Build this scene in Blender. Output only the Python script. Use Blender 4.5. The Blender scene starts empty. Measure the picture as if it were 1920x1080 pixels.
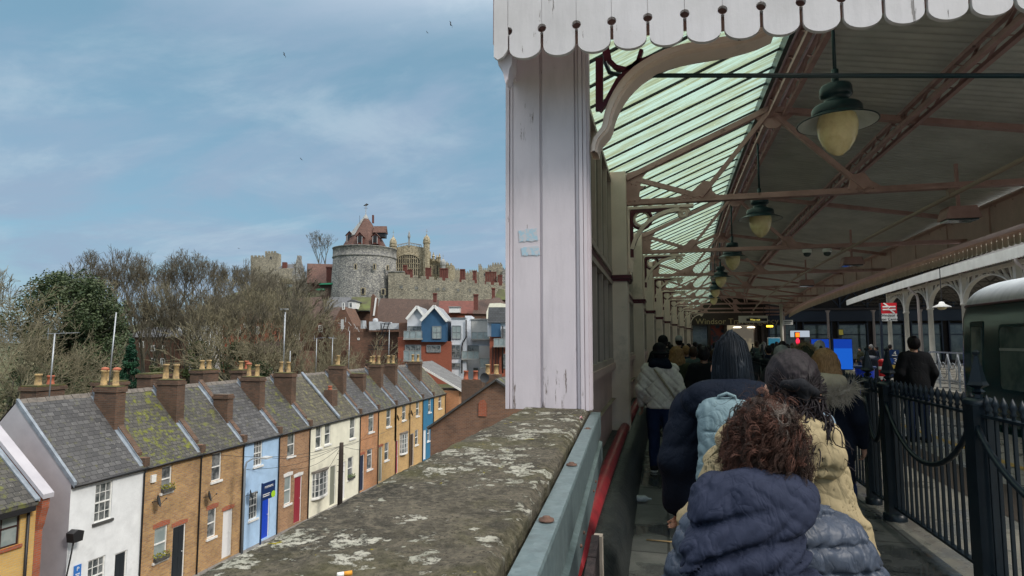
import bpy, bmesh, math, random
import numpy as np
from mathutils import Vector, Matrix, noise
random.seed(7)
SC = bpy.context.scene
COL = SC.collection
PI = math.pi
rad = math.radians
# ------------------------------------------------------------------ camera
PSI = rad(13.9); TH = math.atan(100/1150); FPX = 1150.0; EYE = 1.7
def ray(px, py):
    u = (px-960)/FPX; v = (540-py)/FPX
    c, s = math.cos(TH), math.sin(TH); fx, fy = -math.sin(PSI), math.cos(PSI); rx, ry = math.cos(PSI), math.sin(PSI)
    return (rx*u+fx*(c-v*s), ry*u+fy*(c-v*s), s+v*c)
def at_x(px, py, X):
    d = ray(px, py); t = X/d[0]; return Vector((X, d[1]*t, EYE+d[2]*t))
def at_y(px, py, Y):
    d = ray(px, py); t = Y/d[1]; return Vector((d[0]*t, Y, EYE+d[2]*t))
def at_z(px, py, Z):
    d = ray(px, py); t = (Z-EYE)/d[2]; return Vector((d[0]*t, d[1]*t, Z))
def at_d(px, py, D):
    "point seen at a pixel whose horizontal distance along the view axis is D metres"
    d = ray(px, py); f = -math.sin(PSI)*d[0]+math.cos(PSI)*d[1]; t = D/f
    return Vector((d[0]*t, d[1]*t, EYE+d[2]*t))
cam = bpy.data.cameras.new('camera'); camo = bpy.data.objects.new('camera', cam); COL.objects.link(camo)
cam.sensor_width = 36; cam.lens = FPX/1920*36; cam.clip_end = 9000; cam.clip_start = .05
camo.location = (0, 0, EYE); camo.rotation_euler = (PI/2+TH, 0, PSI)
SC.camera = camo
# ------------------------------------------------------------------ mesh builder
class MB:
    def __init__(s): s.v = []; s.f = []; s.sm = []
    def add(s, vs, fs, smooth=False):
        o = len(s.v); s.v += [tuple(p) for p in vs]; s.f += [tuple(i+o for i in f) for f in fs]; s.sm += [smooth]*len(fs); return s
    def box(s, a, b):
        x0, y0, z0 = [min(a[i], b[i]) for i in range(3)]; x1, y1, z1 = [max(a[i], b[i]) for i in range(3)]
        return s.add([(x0,y0,z0),(x1,y0,z0),(x1,y1,z0),(x0,y1,z0),(x0,y0,z1),(x1,y0,z1),(x1,y1,z1),(x0,y1,z1)],
                     [(0,3,2,1),(4,5,6,7),(0,1,5,4),(1,2,6,5),(2,3,7,6),(3,0,4,7)])
    def bar(s, p, q, w, h=None, up=(0,0,1)):
        h = h or w; p = Vector(p); q = Vector(q); d = (q-p).normalized(); u = Vector(up)
        if abs(d.dot(u)) > .98: u = Vector((0,1,0))
        r = d.cross(u).normalized()*w/2; u = r.cross(d).normalized()*h/2
        vs = [p-r-u, p+r-u, p+r+u, p-r+u, q-r-u, q+r-u, q+r+u, q-r+u]
        return s.add(vs, [(0,1,2,3),(7,6,5,4),(1,0,4,5),(2,1,5,6),(3,2,6,7),(0,3,7,4)])
    def tube(s, pts, r, n=8, cap=True):
        pts = [Vector(p) for p in pts]; m = len(pts); rs = r if isinstance(r, (list, tuple)) else [r]*m
        vs = []; last = None
        for i, p in enumerate(pts):
            d = (pts[min(i+1, m-1)]-pts[max(i-1, 0)]).normalized()
            if last is None:
                a = Vector((0,0,1)) if abs(d.z) < .9 else Vector((1,0,0)); x = d.cross(a).normalized()
            else:
                x = (last-d*last.dot(d)); x = x.normalized() if x.length > 1e-6 else d.orthogonal().normalized()
            last = x; y = d.cross(x)
            vs += [p+(x*math.cos(2*PI*k/n)+y*math.sin(2*PI*k/n))*rs[i] for k in range(n)]
        fs = [(i*n+k, i*n+(k+1)%n, (i+1)*n+(k+1)%n, (i+1)*n+k) for i in range(m-1) for k in range(n)]
        s.add(vs, fs, True)
        if cap and n > 2:
            o = len(s.v)-m*n
            s.f += [tuple(o+k for k in reversed(range(n))), tuple(o+(m-1)*n+k for k in range(n))]; s.sm += [False]*2
        return s
    def lathe(s, prof, c=(0,0,0), n=24, smooth=True, ax=None, a0=0, a1=2*PI):
        full = abs(a1-a0-2*PI) < 1e-6; nn = n if full else n+1; vs = []
        for r, z in prof:
            for k in range(nn):
                a = a0+(a1-a0)*k/n; vs.append((c[0]+r*math.cos(a), c[1]+r*math.sin(a), c[2]+z))
        fs = []
        for i in range(len(prof)-1):
            for k in range(n):
                k2 = (k+1) % nn; fs.append((i*nn+k, i*nn+k2, (i+1)*nn+k2, (i+1)*nn+k))
        return s.add(vs, fs, smooth)
    def prism(s, poly, d, smooth=False):
        "poly: 3D points of a flat outline; d: extrusion vector"
        n = len(poly); d = Vector(d); a = [Vector(p) for p in poly]; vs = a+[p+d for p in a]
        fs = [tuple(reversed(range(n))), tuple(range(n, 2*n))]+[(i, (i+1) % n, n+(i+1) % n, n+i) for i in range(n)]
        return s.add(vs, fs, smooth)
    def quad(s, *p): return s.add(p, [tuple(range(len(p)))])
    def grid(s, fn, nu, nv, smooth=True):
        vs = [fn(i/nu, j/nv) for j in range(nv+1) for i in range(nu+1)]; w = nu+1
        return s.add(vs, [(j*w+i, j*w+i+1, (j+1)*w+i+1, (j+1)*w+i) for j in range(nv) for i in range(nu)], smooth)
    def ball(s, c, r, nu=14, nv=9):
        r = (r,)*3 if not isinstance(r, (tuple, list)) else r
        return s.grid(lambda u, v: (c[0]+r[0]*math.cos(2*PI*u)*math.sin(PI*v), c[1]+r[1]*math.sin(2*PI*u)*math.sin(PI*v), c[2]-r[2]*math.cos(PI*v)), nu, nv)
    def build(s, name, m, parent=None, world=True, fix=False):
        if not s.v: return None
        me = bpy.data.meshes.new(name); v = np.array(s.v, dtype=float)
        if parent is not None: off = np.array(wloc(parent)) if world else np.zeros(3)
        else:
            lo, hi = v.min(0), v.max(0); off = np.array([(lo[0]+hi[0])/2, (lo[1]+hi[1])/2, lo[2]])
        v = v-off
        me.from_pydata(v.tolist(), [], s.f); me.polygons.foreach_set('use_smooth', s.sm)
        if fix:
            bm = bmesh.new(); bm.from_mesh(me); bmesh.ops.recalc_face_normals(bm, faces=bm.faces); bm.to_mesh(me); bm.free()
        me.materials.append(m); me.update()
        o = bpy.data.objects.new(name, me); COL.objects.link(o)
        if parent is not None: o.parent = parent
        else: o.location = off
        return o
def wloc(o):
    p = Vector((0,0,0))
    while o is not None: p = p+o.location; o = o.parent
    return p
def tag(o, label=None, cat=None, group=None, kind=None):
    if label: o['label'] = label
    if cat: o['category'] = cat
    if group: o['group'] = group
    if kind: o['kind'] = kind
    return o
def thing(name, loc, label, cat, group=None, rz=0):
    o = bpy.data.objects.new(name, None); COL.objects.link(o); o.location = loc; o.rotation_euler = (0,0,rz)
    o.empty_display_size = .2
    return tag(o, label, cat, group)
def copy_tree(o, parent=None):
    c = o.copy(); COL.objects.link(c); c.parent = parent
    for ch in o.children: copy_tree(ch, c)
    return c
def struct(o): o['kind'] = 'structure'; return o
def part(name, m, parent, *boxes):
    mb = MB()
    for a, b in boxes: mb.box(a, b)
    return mb.build(name, m, parent)
# ------------------------------------------------------------------ materials
class NT:
    def __init__(s, name):
        s.m = bpy.data.materials.new(name); s.m.use_nodes = True; s.t = s.m.node_tree; s.t.nodes.clear()
        s.out = s.n('ShaderNodeOutputMaterial')
    def n(s, typ, **kw):
        x = s.t.nodes.new(typ)
        for k, v in kw.items():
            if k.startswith('i_'):
                x.inputs[k[2:].replace('_', ' ')].default_value = v
            else: setattr(x, k, v)
        return x
    def l(s, a, b): s.t.links.new(a, b)
    def math(s, op, a, b=None, c=None):
        x = s.n('ShaderNodeMath', operation=op)
        for i, q in enumerate((a, b, c)):
            if q is None: continue
            if isinstance(q, (int, float)): x.inputs[i].default_value = q
            else: s.l(q, x.inputs[i])
        return x.outputs[0]
    def mix(s, fac, a, b, mode='MIX'):
        x = s.n('ShaderNodeMix', data_type='RGBA', blend_type=mode)
        for i, q in ((0, fac), (6, a), (7, b)):
            if isinstance(q, (int, float)): x.inputs[i].default_value = q
            elif isinstance(q, (tuple, list)): x.inputs[i].default_value = (*q, 1)[:4]
            else: s.l(q, x.inputs[i])
        return x.outputs[2]
    def ramp(s, fac, lo, hi):
        x = s.n('ShaderNodeMapRange'); x.inputs[1].default_value = lo; x.inputs[2].default_value = hi; s.l(fac, x.inputs[0]); return x.outputs[0]
    def noise(s, vec, scale, detail=5, rough=.6, dist=0):
        x = s.n('ShaderNodeTexNoise'); x.inputs['Scale'].default_value = scale; x.inputs['Detail'].default_value = detail
        x.inputs['Roughness'].default_value = rough; x.inputs['Distortion'].default_value = dist
        if vec is not None: s.l(vec, x.inputs['Vector'])
        return x.outputs[0]
    def pos(s, world=True):
        if world: return s.n('ShaderNodeNewGeometry').outputs['Position']
        return s.n('ShaderNodeTexCoord').outputs['Object']
    def mapping(s, vec, scale=(1,1,1), rot=(0,0,0), loc=(0,0,0)):
        x = s.n('ShaderNodeMapping'); x.inputs['Scale'].default_value = scale; x.inputs['Rotation'].default_value = rot; x.inputs['Location'].default_value = loc
        s.l(vec, x.inputs[0]); return x.outputs[0]
    def bsdf(s, col, rough=.7, metal=0, spec=.4, bump=None, bstr=.3, bdist=.02, **kw):
        b = s.n('ShaderNodeBsdfPrincipled')
        for k, q in (('Base Color', col), ('Roughness', rough), ('Metallic', metal), ('Specular IOR Level', spec), *kw.items()):
            k = k.replace('_', ' ')
            if isinstance(q, (int, float)): b.inputs[k].default_value = q
            elif isinstance(q, (tuple, list)): b.inputs[k].default_value = (*q, 1)[:4]
            else: s.l(q, b.inputs[k])
        if bump is not None:
            x = s.n('ShaderNodeBump'); x.inputs['Strength'].default_value = bstr; x.inputs['Distance'].default_value = bdist
            s.l(bump, x.inputs['Height']); s.l(x.outputs[0], b.inputs['Normal'])
        s.l(b.outputs[0], s.out.inputs[0]); return b
def hexc(h):
    "real sRGB hex to linear"
    return tuple(((int(h[i:i+2],16)/255+.055)/1.055)**2.4 if int(h[i:i+2],16) > 10 else int(h[i:i+2],16)/255/12.92 for i in (0,2,4))
_mats = {}
def mat(name, col, col2=None, sc=4, rough=.7, metal=0, spec=.4, bump=.0, bsc=30, lo=.35, hi=.65, spots=None, world=False, stretch=(1,1,1), **kw):
    if name in _mats: return _mats[name]
    t = NT(name); p = t.pos(world); ps = t.mapping(p, stretch) if stretch != (1,1,1) else p
    c = col
    n1 = t.noise(ps, sc)
    if col2: c = t.mix(t.ramp(n1, lo, hi), col, col2)
    if spots:
        for (sc_, ssc, th, soft) in spots:
            nn = t.noise(ps, ssc, 6, .65); c = t.mix(t.ramp(nn, th, th+soft), c, sc_)
    bn = t.noise(ps, bsc, 5) if bump else None
    t.bsdf(c, rough, metal, spec, bn, bump, **kw)
    _mats[name] = t.m; return t.m
def wallvec(t):
    "u = x+y, v = z: courses lie level on any upright axis-aligned wall"
    p = t.pos(True); s = t.n('ShaderNodeSeparateXYZ'); t.l(p, s.inputs[0])
    c = t.n('ShaderNodeCombineXYZ'); t.l(t.math('ADD', s.outputs[0], s.outputs[1]), c.inputs[0]); t.l(s.outputs[2], c.inputs[1]); return c.outputs[0], p
def brickmat(name, c1, c2, mortar, bw=.29, bh=.1, msize=.014, soil=(.05,.04,.03), soilamt=.5, bstr=.4, rough=.85):
    if name in _mats: return _mats[name]
    t = NT(name); v, p = wallvec(t)
    b = t.n('ShaderNodeTexBrick'); t.l(v, b.inputs[0])
    b.inputs['Color1'].default_value = (*c1,1); b.inputs['Color2'].default_value = (*c2,1); b.inputs['Mortar'].default_value = (*mortar,1)
    b.inputs['Scale'].default_value = 1; b.inputs['Brick Width'].default_value = bw; b.inputs['Row Height'].default_value = bh; b.inputs['Mortar Size'].default_value = msize
    b.inputs['Bias'].default_value = -.1
    n = t.noise(p, .9, 6, .65); c = t.mix(t.math('MULTIPLY', t.ramp(n, .45, .75), soilamt), b.outputs[0], soil)
    n2 = t.noise(p, 9, 3); c = t.mix(t.math('MULTIPLY', t.ramp(n2, .4, .7), .25), c, c2)
    h = t.math('ADD', t.math('MULTIPLY', b.outputs[1], -1), t.math('MULTIPLY', t.noise(p, 60, 4), .5))
    t.bsdf(c, rough, 0, .2, h, bstr, .012); _mats[name] = t.m; return t.m
def slatemat(name, c1, c2, gap, w=.3, h=.2, vscale=1.414, moss=None, mossth=.55, lich=True, bstr=.7, axis='y'):
    "slates laid in courses: u along the ridge, v up the slope"
    if name in _mats: return _mats[name]
    t = NT(name); p = t.pos(True); s = t.n('ShaderNodeSeparateXYZ'); t.l(p, s.inputs[0]); c = t.n('ShaderNodeCombineXYZ')
    t.l(s.outputs[1 if axis == 'y' else 0], c.inputs[0]); t.l(t.math('MULTIPLY', s.outputs[2], vscale), c.inputs[1])
    b = t.n('ShaderNodeTexBrick'); t.l(c.outputs[0], b.inputs[0])
    b.inputs['Color1'].default_value = (*c1,1); b.inputs['Color2'].default_value = (*c2,1); b.inputs['Mortar'].default_value = (*gap,1)
    b.inputs['Scale'].default_value = 1; b.inputs['Brick Width'].default_value = w; b.inputs['Row Height'].default_value = h; b.inputs['Mortar Size'].default_value = .012
    b.inputs['Bias'].default_value = 0
    col = t.mix(t.math('MULTIPLY', t.ramp(t.noise(p, .8, 5), .4, .7), .5), b.outputs[0], tuple(x*.62 for x in c1))
    if moss:
        col = t.mix(t.ramp(t.noise(p, 2.2, 8, .7), mossth, mossth+.1), col, moss)
    if lich:
        col = t.mix(t.math('MULTIPLY', t.ramp(t.noise(p, 9, 4, .6), .64, .72), .6), col, (.33,.33,.29))
    # each course tilts: saw-tooth height makes the lower edge of a slate stand proud
    saw = t.math('FRACT', t.math('DIVIDE', t.math('MULTIPLY', s.outputs[2], vscale), h))
    hgt = t.math('ADD', t.math('MULTIPLY', saw, -1.2), t.math('MULTIPLY', b.outputs[1], -.8))
    hgt = t.math('ADD', hgt, t.math('MULTIPLY', t.noise(p, 40, 4), .4))
    t.bsdf(col, .75, 0, .3, hgt, bstr, .02); _mats[name] = t.m; return t.m
def text(name, body, size, m, parent, loc, rot, extrude=.004, align='CENTER', sx=1):
    cu = bpy.data.curves.new(name, 'FONT'); cu.body = body; cu.size = size; cu.extrude = extrude; cu.align_x = align; cu.align_y = 'CENTER'; cu.resolution_u = 3
    o = bpy.data.objects.new(name, cu); COL.objects.link(o)
    dg = bpy.context.evaluated_depsgraph_get(); me = bpy.data.meshes.new_from_object(o.evaluated_get(dg))
    bpy.data.objects.remove(o); bpy.data.curves.remove(cu)
    me.name = name; me.materials.clear(); me.materials.append(m)
    o = bpy.data.objects.new(name, me); COL.objects.link(o)
    o.parent = parent; o.location = Vector(loc)-(wloc(parent) if parent else Vector()); o.rotation_euler = rot; o.scale = (sx,1,1); return o
# ------------------------------------------------------------------ sky, sun
W = bpy.data.worlds.new('World'); SC.world = W; W.use_nodes = True
wt = W.node_tree; wt.nodes.clear()
SUN_EL, SUN_AZ = rad(38), rad(115)       # azimuth measured clockwise from +Y (the platform's direction)
def wn(typ, **kw):
    x = wt.nodes.new(typ)
    for k, v in kw.items(): setattr(x, k, v)
    return x
sky = wn('ShaderNodeTexSky', sky_type='NISHITA', sun_disc=False, sun_elevation=SUN_EL, sun_rotation=SUN_AZ, altitude=50, air_density=1.0, dust_density=.6, ozone_density=1.6)
bg = wn('ShaderNodeBackground'); bg.inputs[1].default_value = .12
wo = wn('ShaderNodeOutputWorld'); tc = wn('ShaderNodeTexCoord')
sep = wn('ShaderNodeSeparateXYZ'); wt.links.new(tc.outputs['Generated'], sep.inputs[0])
# clouds: noise on a flat layer overhead (direction divided by height)
mx = wn('ShaderNodeMath', operation='MAXIMUM'); wt.links.new(sep.outputs[2], mx.inputs[0]); mx.inputs[1].default_value = .02
ad = wn('ShaderNodeMath', operation='ADD'); wt.links.new(mx.outputs[0], ad.inputs[0]); ad.inputs[1].default_value = .16
dx = wn('ShaderNodeMath', operation='DIVIDE'); dy = wn('ShaderNodeMath', operation='DIVIDE')
wt.links.new(sep.outputs[0], dx.inputs[0]); wt.links.new(ad.outputs[0], dx.inputs[1]); wt.links.new(sep.outputs[1], dy.inputs[0]); wt.links.new(ad.outputs[0], dy.inputs[1])
cb = wn('ShaderNodeCombineXYZ'); wt.links.new(dx.outputs[0], cb.inputs[0]); wt.links.new(dy.outputs[0], cb.inputs[1])
def cloud(scale, rough, lo, hi, off, detail=8, dist=.6):
    mp = wn('ShaderNodeMapping'); mp.inputs['Location'].default_value = off; mp.inputs['Rotation'].default_value = (0,0,rad(35)); mp.inputs['Scale'].default_value = (1,1.7,1); wt.links.new(cb.outputs[0], mp.inputs[0])
    nz = wn('ShaderNodeTexNoise'); nz.inputs['Scale'].default_value = scale; nz.inputs['Detail'].default_value = detail; nz.inputs['Roughness'].default_value = rough; nz.inputs['Distortion'].default_value = dist
    wt.links.new(mp.outputs[0], nz.inputs[0])
    mr = wn('ShaderNodeMapRange', interpolation_type='SMOOTHSTEP'); mr.inputs[1].default_value = lo; mr.inputs[2].default_value = hi; wt.links.new(nz.outputs[0], mr.inputs[0]); return mr.outputs[0]
def wmix(f, a, b, k=1):
    x = wn('ShaderNodeMix', data_type='RGBA')
    if k != 1:
        m_ = wn('ShaderNodeMath', operation='MULTIPLY'); wt.links.new(f, m_.inputs[0]); m_.inputs[1].default_value = k; f = m_.outputs[0]
    wt.links.new(f, x.inputs[0])
    for i, q in ((6, a), (7, b)):
        if isinstance(q, tuple): x.inputs[i].default_value = (*q,1)
        else: wt.links.new(q, x.inputs[i])
    return x.outputs[2]
CL1, CL2, CL3 = (.82,1.55,2.02), (1.42,1.95,2.6), (2.1,2.68,3.15)
base = wn('ShaderNodeMix', data_type='RGBA'); base.inputs[0].default_value = .85; wt.links.new(sky.outputs[0], base.inputs[6]); base.inputs[7].default_value = (*CL1,1)
c = wmix(cloud(.75, .58, .36, .62, (3.1,1.7,0)), base.outputs[2], CL2, .95)
c = wmix(cloud(1.15, .62, .46, .72, (7.3,4.2,0), 8, .4), c, CL3, .6)
zr = wn('ShaderNodeMapRange', interpolation_type='SMOOTHSTEP'); zr.inputs[1].default_value = .42; zr.inputs[2].default_value = .95; zr.inputs[3].default_value = 0; zr.inputs[4].default_value = 1; wt.links.new(sep.outputs[2], zr.inputs[0])   # brighter cloud overhead, boosted out of view to light the canopy interior
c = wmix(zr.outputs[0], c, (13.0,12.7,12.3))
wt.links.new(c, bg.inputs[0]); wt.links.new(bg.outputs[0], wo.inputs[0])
sl = bpy.data.lights.new('sun', 'SUN'); sl.energy = 1.35; sl.angle = rad(11); sl.color = (1,.93,.84)
so = bpy.data.objects.new('sun', sl); COL.objects.link(so)
_d = Vector((math.cos(SUN_EL)*math.sin(SUN_AZ), math.cos(SUN_EL)*math.cos(SUN_AZ), math.sin(SUN_EL)))
so.rotation_euler = _d.to_track_quat('Z', 'Y').to_euler()
SC.view_settings.view_transform = 'Standard'; SC.view_settings.look = 'None'; SC.view_settings.exposure = .92; SC.view_settings.gamma = 1
SC.render.engine = 'CYCLES'; SC.cycles.use_denoising = True
SC.cycles.max_bounces = 8; SC.cycles.diffuse_bounces = 6; SC.cycles.glossy_bounces = 3; SC.cycles.transmission_bounces = 4; SC.cycles.transparent_max_bounces = 8
# ------------------------------------------------------------------ terrain: the street low beside the viaduct, a hill behind
def cx(y): return .0017*(y-9)**2 if y > 0 else .0017*81-.0306*y
def hill(x, y):
    D = -math.sin(PSI)*x+math.cos(PSI)*y; L = math.cos(PSI)*x+math.sin(PSI)*y
    t = max(0, min(1, (D-95)/95)); t = t*t*(3-2*t)
    side = max(0, min(1, (L+155)/60)); side = side*side*(3-2*side)
    q = max(0, min(1, (D-196)/40)); q = q*q*(3-2*q)
    return -12.1+t*(6+16*side)+q*13*side
gx = [-2500,-900,-400,-250]+[-200+10*i for i in range(46)]+[300,420,900,2500]
gy = [-900,-300,-100,-40,-10]+[10*i for i in range(1,40)]+[420,520,800,1600,4000]
mb = MB(); w_ = len(gx)
mb.add([(x, y, hill(x, y)) for y in gy for x in gx], [(j*w_+i, j*w_+i+1, (j+1)*w_+i+1, (j+1)*w_+i) for j in range(len(gy)-1) for i in range(len(gx)-1)], True)
M_grass = mat('meadow', (.05,.065,.025), (.085,.08,.04), .15, .95, world=True, bump=.4, bsc=3)
struct(mb.build('ground', M_grass))
M_asph = mat('asphalt', (.05,.05,.052), (.075,.074,.072), 1.5, .85, bump=.25, bsc=90, world=True)
part_ = MB().box((-26.0,-30,-12.2),(-18.5,100,-12.04)); struct(part_.build('road', M_asph))
M_pave = brickmat('paving_slabs', (.2,.19,.18), (.25,.24,.22), (.1,.1,.09), .6, .6)
struct(MB().box((-27.0,-30,-12.2),(-26.0,100,-11.92)).build('pavement', M_pave))
struct(MB().box((-18.5,-30,-12.2),(-17.0,100,-11.92)).build('pavement', M_pave))
# ------------------------------------------------------------------ terrace of small houses down by the street
XF, XR, XB = -27.0, -30.6, -34.2
ZB = -11.92
M_white = mat('white_paint', (.74,.76,.76), (.62,.65,.65), 3, .55, bump=.1, bsc=25, world=True)
M_trim = mat('white_trim', (.78,.78,.76), (.66,.66,.63), 6, .45, world=True)
M_glass = None
def glassmat(name, col, rough=.08, curtain_refl=None):
    if name in _mats: return _mats[name]
    t = NT(name); c = col; p = t.pos(True)
    c = t.mix(t.ramp(t.noise(p, 1.7, 3), .4, .6), col, curtain_refl or tuple(q*.4 for q in col))  # second tone paints curtains and reflections into the glass colour
    t.bsdf(c, rough, 0, .8); _mats[name] = t.m; return t.m
M_glass = glassmat('dark_window_glass', (.05,.06,.065), .05, (.22,.23,.23))
M_curt = glassmat('curtained_window_glass', (.22,.27,.27), .12, (.3,.34,.33))
M_render = {}
B_town = brickmat('dark_town_brick', (.17,.085,.055), (.11,.06,.042), (.15,.12,.1), .5, .16, soilamt=.6)
def render_wall(name, c):
    return mat(name, c, tuple(q*.86 for q in c), 1.6, .8, bump=.35, bsc=14, world=True, spots=[(tuple(q*.7 for q in c), .9, .6, .25)])
M_rwhite = render_wall('white_render', (.76,.78,.79)); M_rblue = render_wall('pale_blue_render', (.40,.58,.80)); M_rcream = render_wall('cream_render', (.78,.76,.62))
M_rteal = render_wall('teal_render', (.035,.17,.30)); M_lilac = mat('lilac_render', (.42,.41,.44), (.36,.35,.38), 1, .8, bump=.15, bsc=12, world=True)
B_stock = brickmat('yellow_stock_brick', (.52,.31,.12), (.33,.18,.085), (.33,.28,.21), soilamt=.5)
B_gold = brickmat('golden_brick', (.62,.38,.13), (.50,.28,.10), (.42,.35,.25), soilamt=.3)
B_brown = brickmat('brown_brick', (.42,.23,.11), (.27,.14,.075), (.32,.27,.21), soilamt=.5)
B_orange = brickmat('orange_brick', (.56,.24,.09), (.42,.18,.075), (.38,.3,.23), soilamt=.4)
B_red = brickmat('red_brick', (.42,.11,.05), (.33,.08,.04), (.25,.18,.14), soilamt=.3)
B_chim = brickmat('chimney_brick', (.155,.085,.055), (.085,.052,.038), (.12,.1,.08), soilamt=.75)
B_yell = brickmat('pale_yellow_brick', (.62,.40,.13), (.55,.34,.11), (.5,.38,.2), soilamt=.12)
S_grey = slatemat('grey_slates', (.10,.099,.10), (.048,.048,.05), (.02,.02,.02), .34, .26, moss=(.09,.09,.045), mossth=.575)
S_dark = slatemat('brown_grey_slates', (.088,.084,.076), (.043,.042,.039), (.018,.018,.018), .3, .24, moss=(.11,.115,.035), mossth=.52)
S_moss = slatemat('mossy_slates', (.088,.084,.074), (.046,.044,.04), (.018,.018,.018), .3, .24, moss=(.13,.14,.018), mossth=.50)
S_light = slatemat('pale_slates', (.17,.17,.17), (.13,.13,.13), (.04,.04,.04), .3, .22)
S_tile = slatemat('weathered_concrete_tiles', (.10,.09,.068), (.054,.05,.039), (.02,.02,.018), .33, .3, moss=(.15,.14,.06), mossth=.53)
M_lead = mat('lead_flashing', (.25,.29,.335), (.15,.175,.205), 2.5, .5, world=True)
M_black = mat('black_gutter', (.018,.018,.02), rough=.45)
M_pot = mat('buff_clay', (.50,.34,.15), (.22,.16,.09), 5, .8, world=True); M_potr = mat('red_clay', (.38,.11,.055), (.26,.08,.045), 3, .7, world=True)
M_mossy = mat('moss', (.1,.095,.025), (.05,.05,.025), 6, 1, world=True, bump=.8, bsc=30)
M_soil = mat('dark_stone', (.05,.05,.05), (.08,.08,.075), 5, .7, world=True)
M_plant = mat('leaf_green', (.06,.12,.02), (.1,.15,.03), 9, .7, world=True); M_flow = mat('yellow_green_plant', (.3,.26,.03), (.1,.13,.02), 20, .8, world=True)
DOORM = {n: mat(n+'_door', c, rough=.35) for n, c in dict(black=(.02,.025,.03), blue=(.012,.06,.5), red=(.27,.03,.045), white=(.72,.72,.72), navy=(.02,.03,.06), olive=(.2,.21,.17), brown=(.05,.03,.02)).items()}
def ezat(y): return -4.9+.003*(y-27)
def facade(y0, y1, z0, z1, holes, x, depth=.13):
    "front wall facing +x with real openings and reveals"
    mb = MB(); ys = sorted({y0, y1, *[h[0] for h in holes], *[h[1] for h in holes]}); zs = sorted({z0, z1, *[h[2] for h in holes], *[h[3] for h in holes]})
    for a, b in zip(ys, ys[1:]):
        for c, d in zip(zs, zs[1:]):
            if any(h[0] <= (a+b)/2 <= h[1] and h[2] <= (c+d)/2 <= h[3] for h in holes): continue
            mb.quad((x,a,c),(x,b,c),(x,b,d),(x,a,d))
    for a, b, c, d in holes:
        X = x-depth
        mb.quad((x,a,c),(x,a,d),(X,a,d),(X,a,c)); mb.quad((x,b,c),(X,b,c),(X,b,d),(x,b,d)); mb.quad((x,a,d),(x,b,d),(X,b,d),(X,a,d)); mb.quad((x,a,c),(X,a,c),(X,b,c),(x,b,c))
    return mb
def win(parent, y0, y1, z0, z1, x, style='sash', fm=None, gm=None, sill=True, sm=None, depth=.13):
    "window set back in its reveal, facing +x; frame > pane, sill"
    fm = fm or M_trim; X = x-depth+.01; f = MB(); w = .065
    f.box((X,y0,z0),(X+.06,y0+w,z1)); f.box((X,y1-w,z0),(X+.06,y1,z1)); f.box((X,y0+w,z1-w),(X+.06,y1-w,z1)); f.box((X,y0+w,z0),(X+.06,y1-w,z0+w))
    zm = (z0+z1)/2
    if style in ('sash','bars'): f.box((X+.005,y0+w,zm-.035),(X+.07,y1-w,zm+.035))
    if style == 'bars':
        for k in (1,2): yy = y0+(y1-y0)*k/3; f.box((X+.012,yy-.014,z0+w),(X+.045,yy+.014,z1-w))
        for k in (.25,.75): zz = z0+(z1-z0)*k; f.box((X+.014,y0+w,zz-.014),(X+.043,y1-w,zz+.014))
    if style == 'sash2': yy = (y0+y1)/2; f.box((X+.012,yy-.02,z0+w),(X+.05,yy+.02,z1-w)); f.box((X+.005,y0+w,zm-.03),(X+.06,y1-w,zm+.03))
    if style == 'top': zz = z1-.28*(z1-z0); f.box((X+.005,y0+w,zz-.035),(X+.07,y1-w,zz+.035))
    fo = f.build('window', fm, parent)
    MB().box((X-.03,y0+.02,z0+.02),(X+.02,y1-.02,z1-.02)).build('pane', gm or M_glass, fo)
    if sill: MB().box((x-.1,y0-.09,z0-.13),(x+.09,y1+.09,z0-.002)).build('sill', sm or M_trim, fo)
    return fo
def pr(x0, yt, x1, yb, X=XF):
    "pixel rectangle on the facade plane -> (y0, y1, z0, z1)"
    a = at_x(x0, (yt+yb)/2, X).y; b = at_x(x1, (yt+yb)/2, X).y; xm = (x0+x1)/2
    return (a, b, at_x(xm, yb, X).z, at_x(xm, yt, X).z)
def pot(mb, c, h, r=.14, capd=False):
    h *= 1.15; r *= 1.0
    mb.lathe([(0,0),(r*1.15,0),(r*1.15,.07),(r,.1),(r*.88,h-.12),(r*1.08,h-.1),(r*1.08,h),(r*.75,h),(r*.7,h-.2)], c, 14)
def chimney(parent, y, x0, x1, z0, z1, pots, w=.62, bm=None, moss=True):
    bm = bm or B_chim
    mb = MB().box((x0,y-w/2,z0),(x1,y+w/2,z1-.3)); mb.box((x0-.06,y-w/2-.06,z1-.3),(x1+.06,y+w/2+.06,z1-.12)); mb.box((x0-.01,y-w/2-.01,z1-.12),(x1+.01,y+w/2+.01,z1))
    c = mb.build('chimney', bm, parent)
    if moss: 
        m = MB(); rr = random.Random(int(y*10))
        m.grid(lambda u, v: (x0-.03+(x1-x0+.06)*u, y-w/2-.03+(w+.06)*v, z1+.004+.09*max(0, math.sin(PI*u)*math.sin(PI*v))**.5*(.6+.4*noise.noise((x0+u*4,y+v*3,z1)))), 10, 6)
        m.build('moss_cap', M_mossy, c)
    for (xx, h, r, red, capd) in pots:
        p = MB(); pot(p, (xx, y+random.uniform(-.05,.05), z1+.02), h, r); po = p.build('pot', M_potr if red else M_pot, c)
        if capd: MB().lathe([(r*1.1,h*1.15-.02),(r*1.3,h*1.15+.0),(r*1.3,h*1.15+.06),(r*.9,h*1.15+.13),(0,h*1.15+.16)], (xx, y, z1+.02), 12).build('pot_cap', M_potr, po)
    return c
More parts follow.
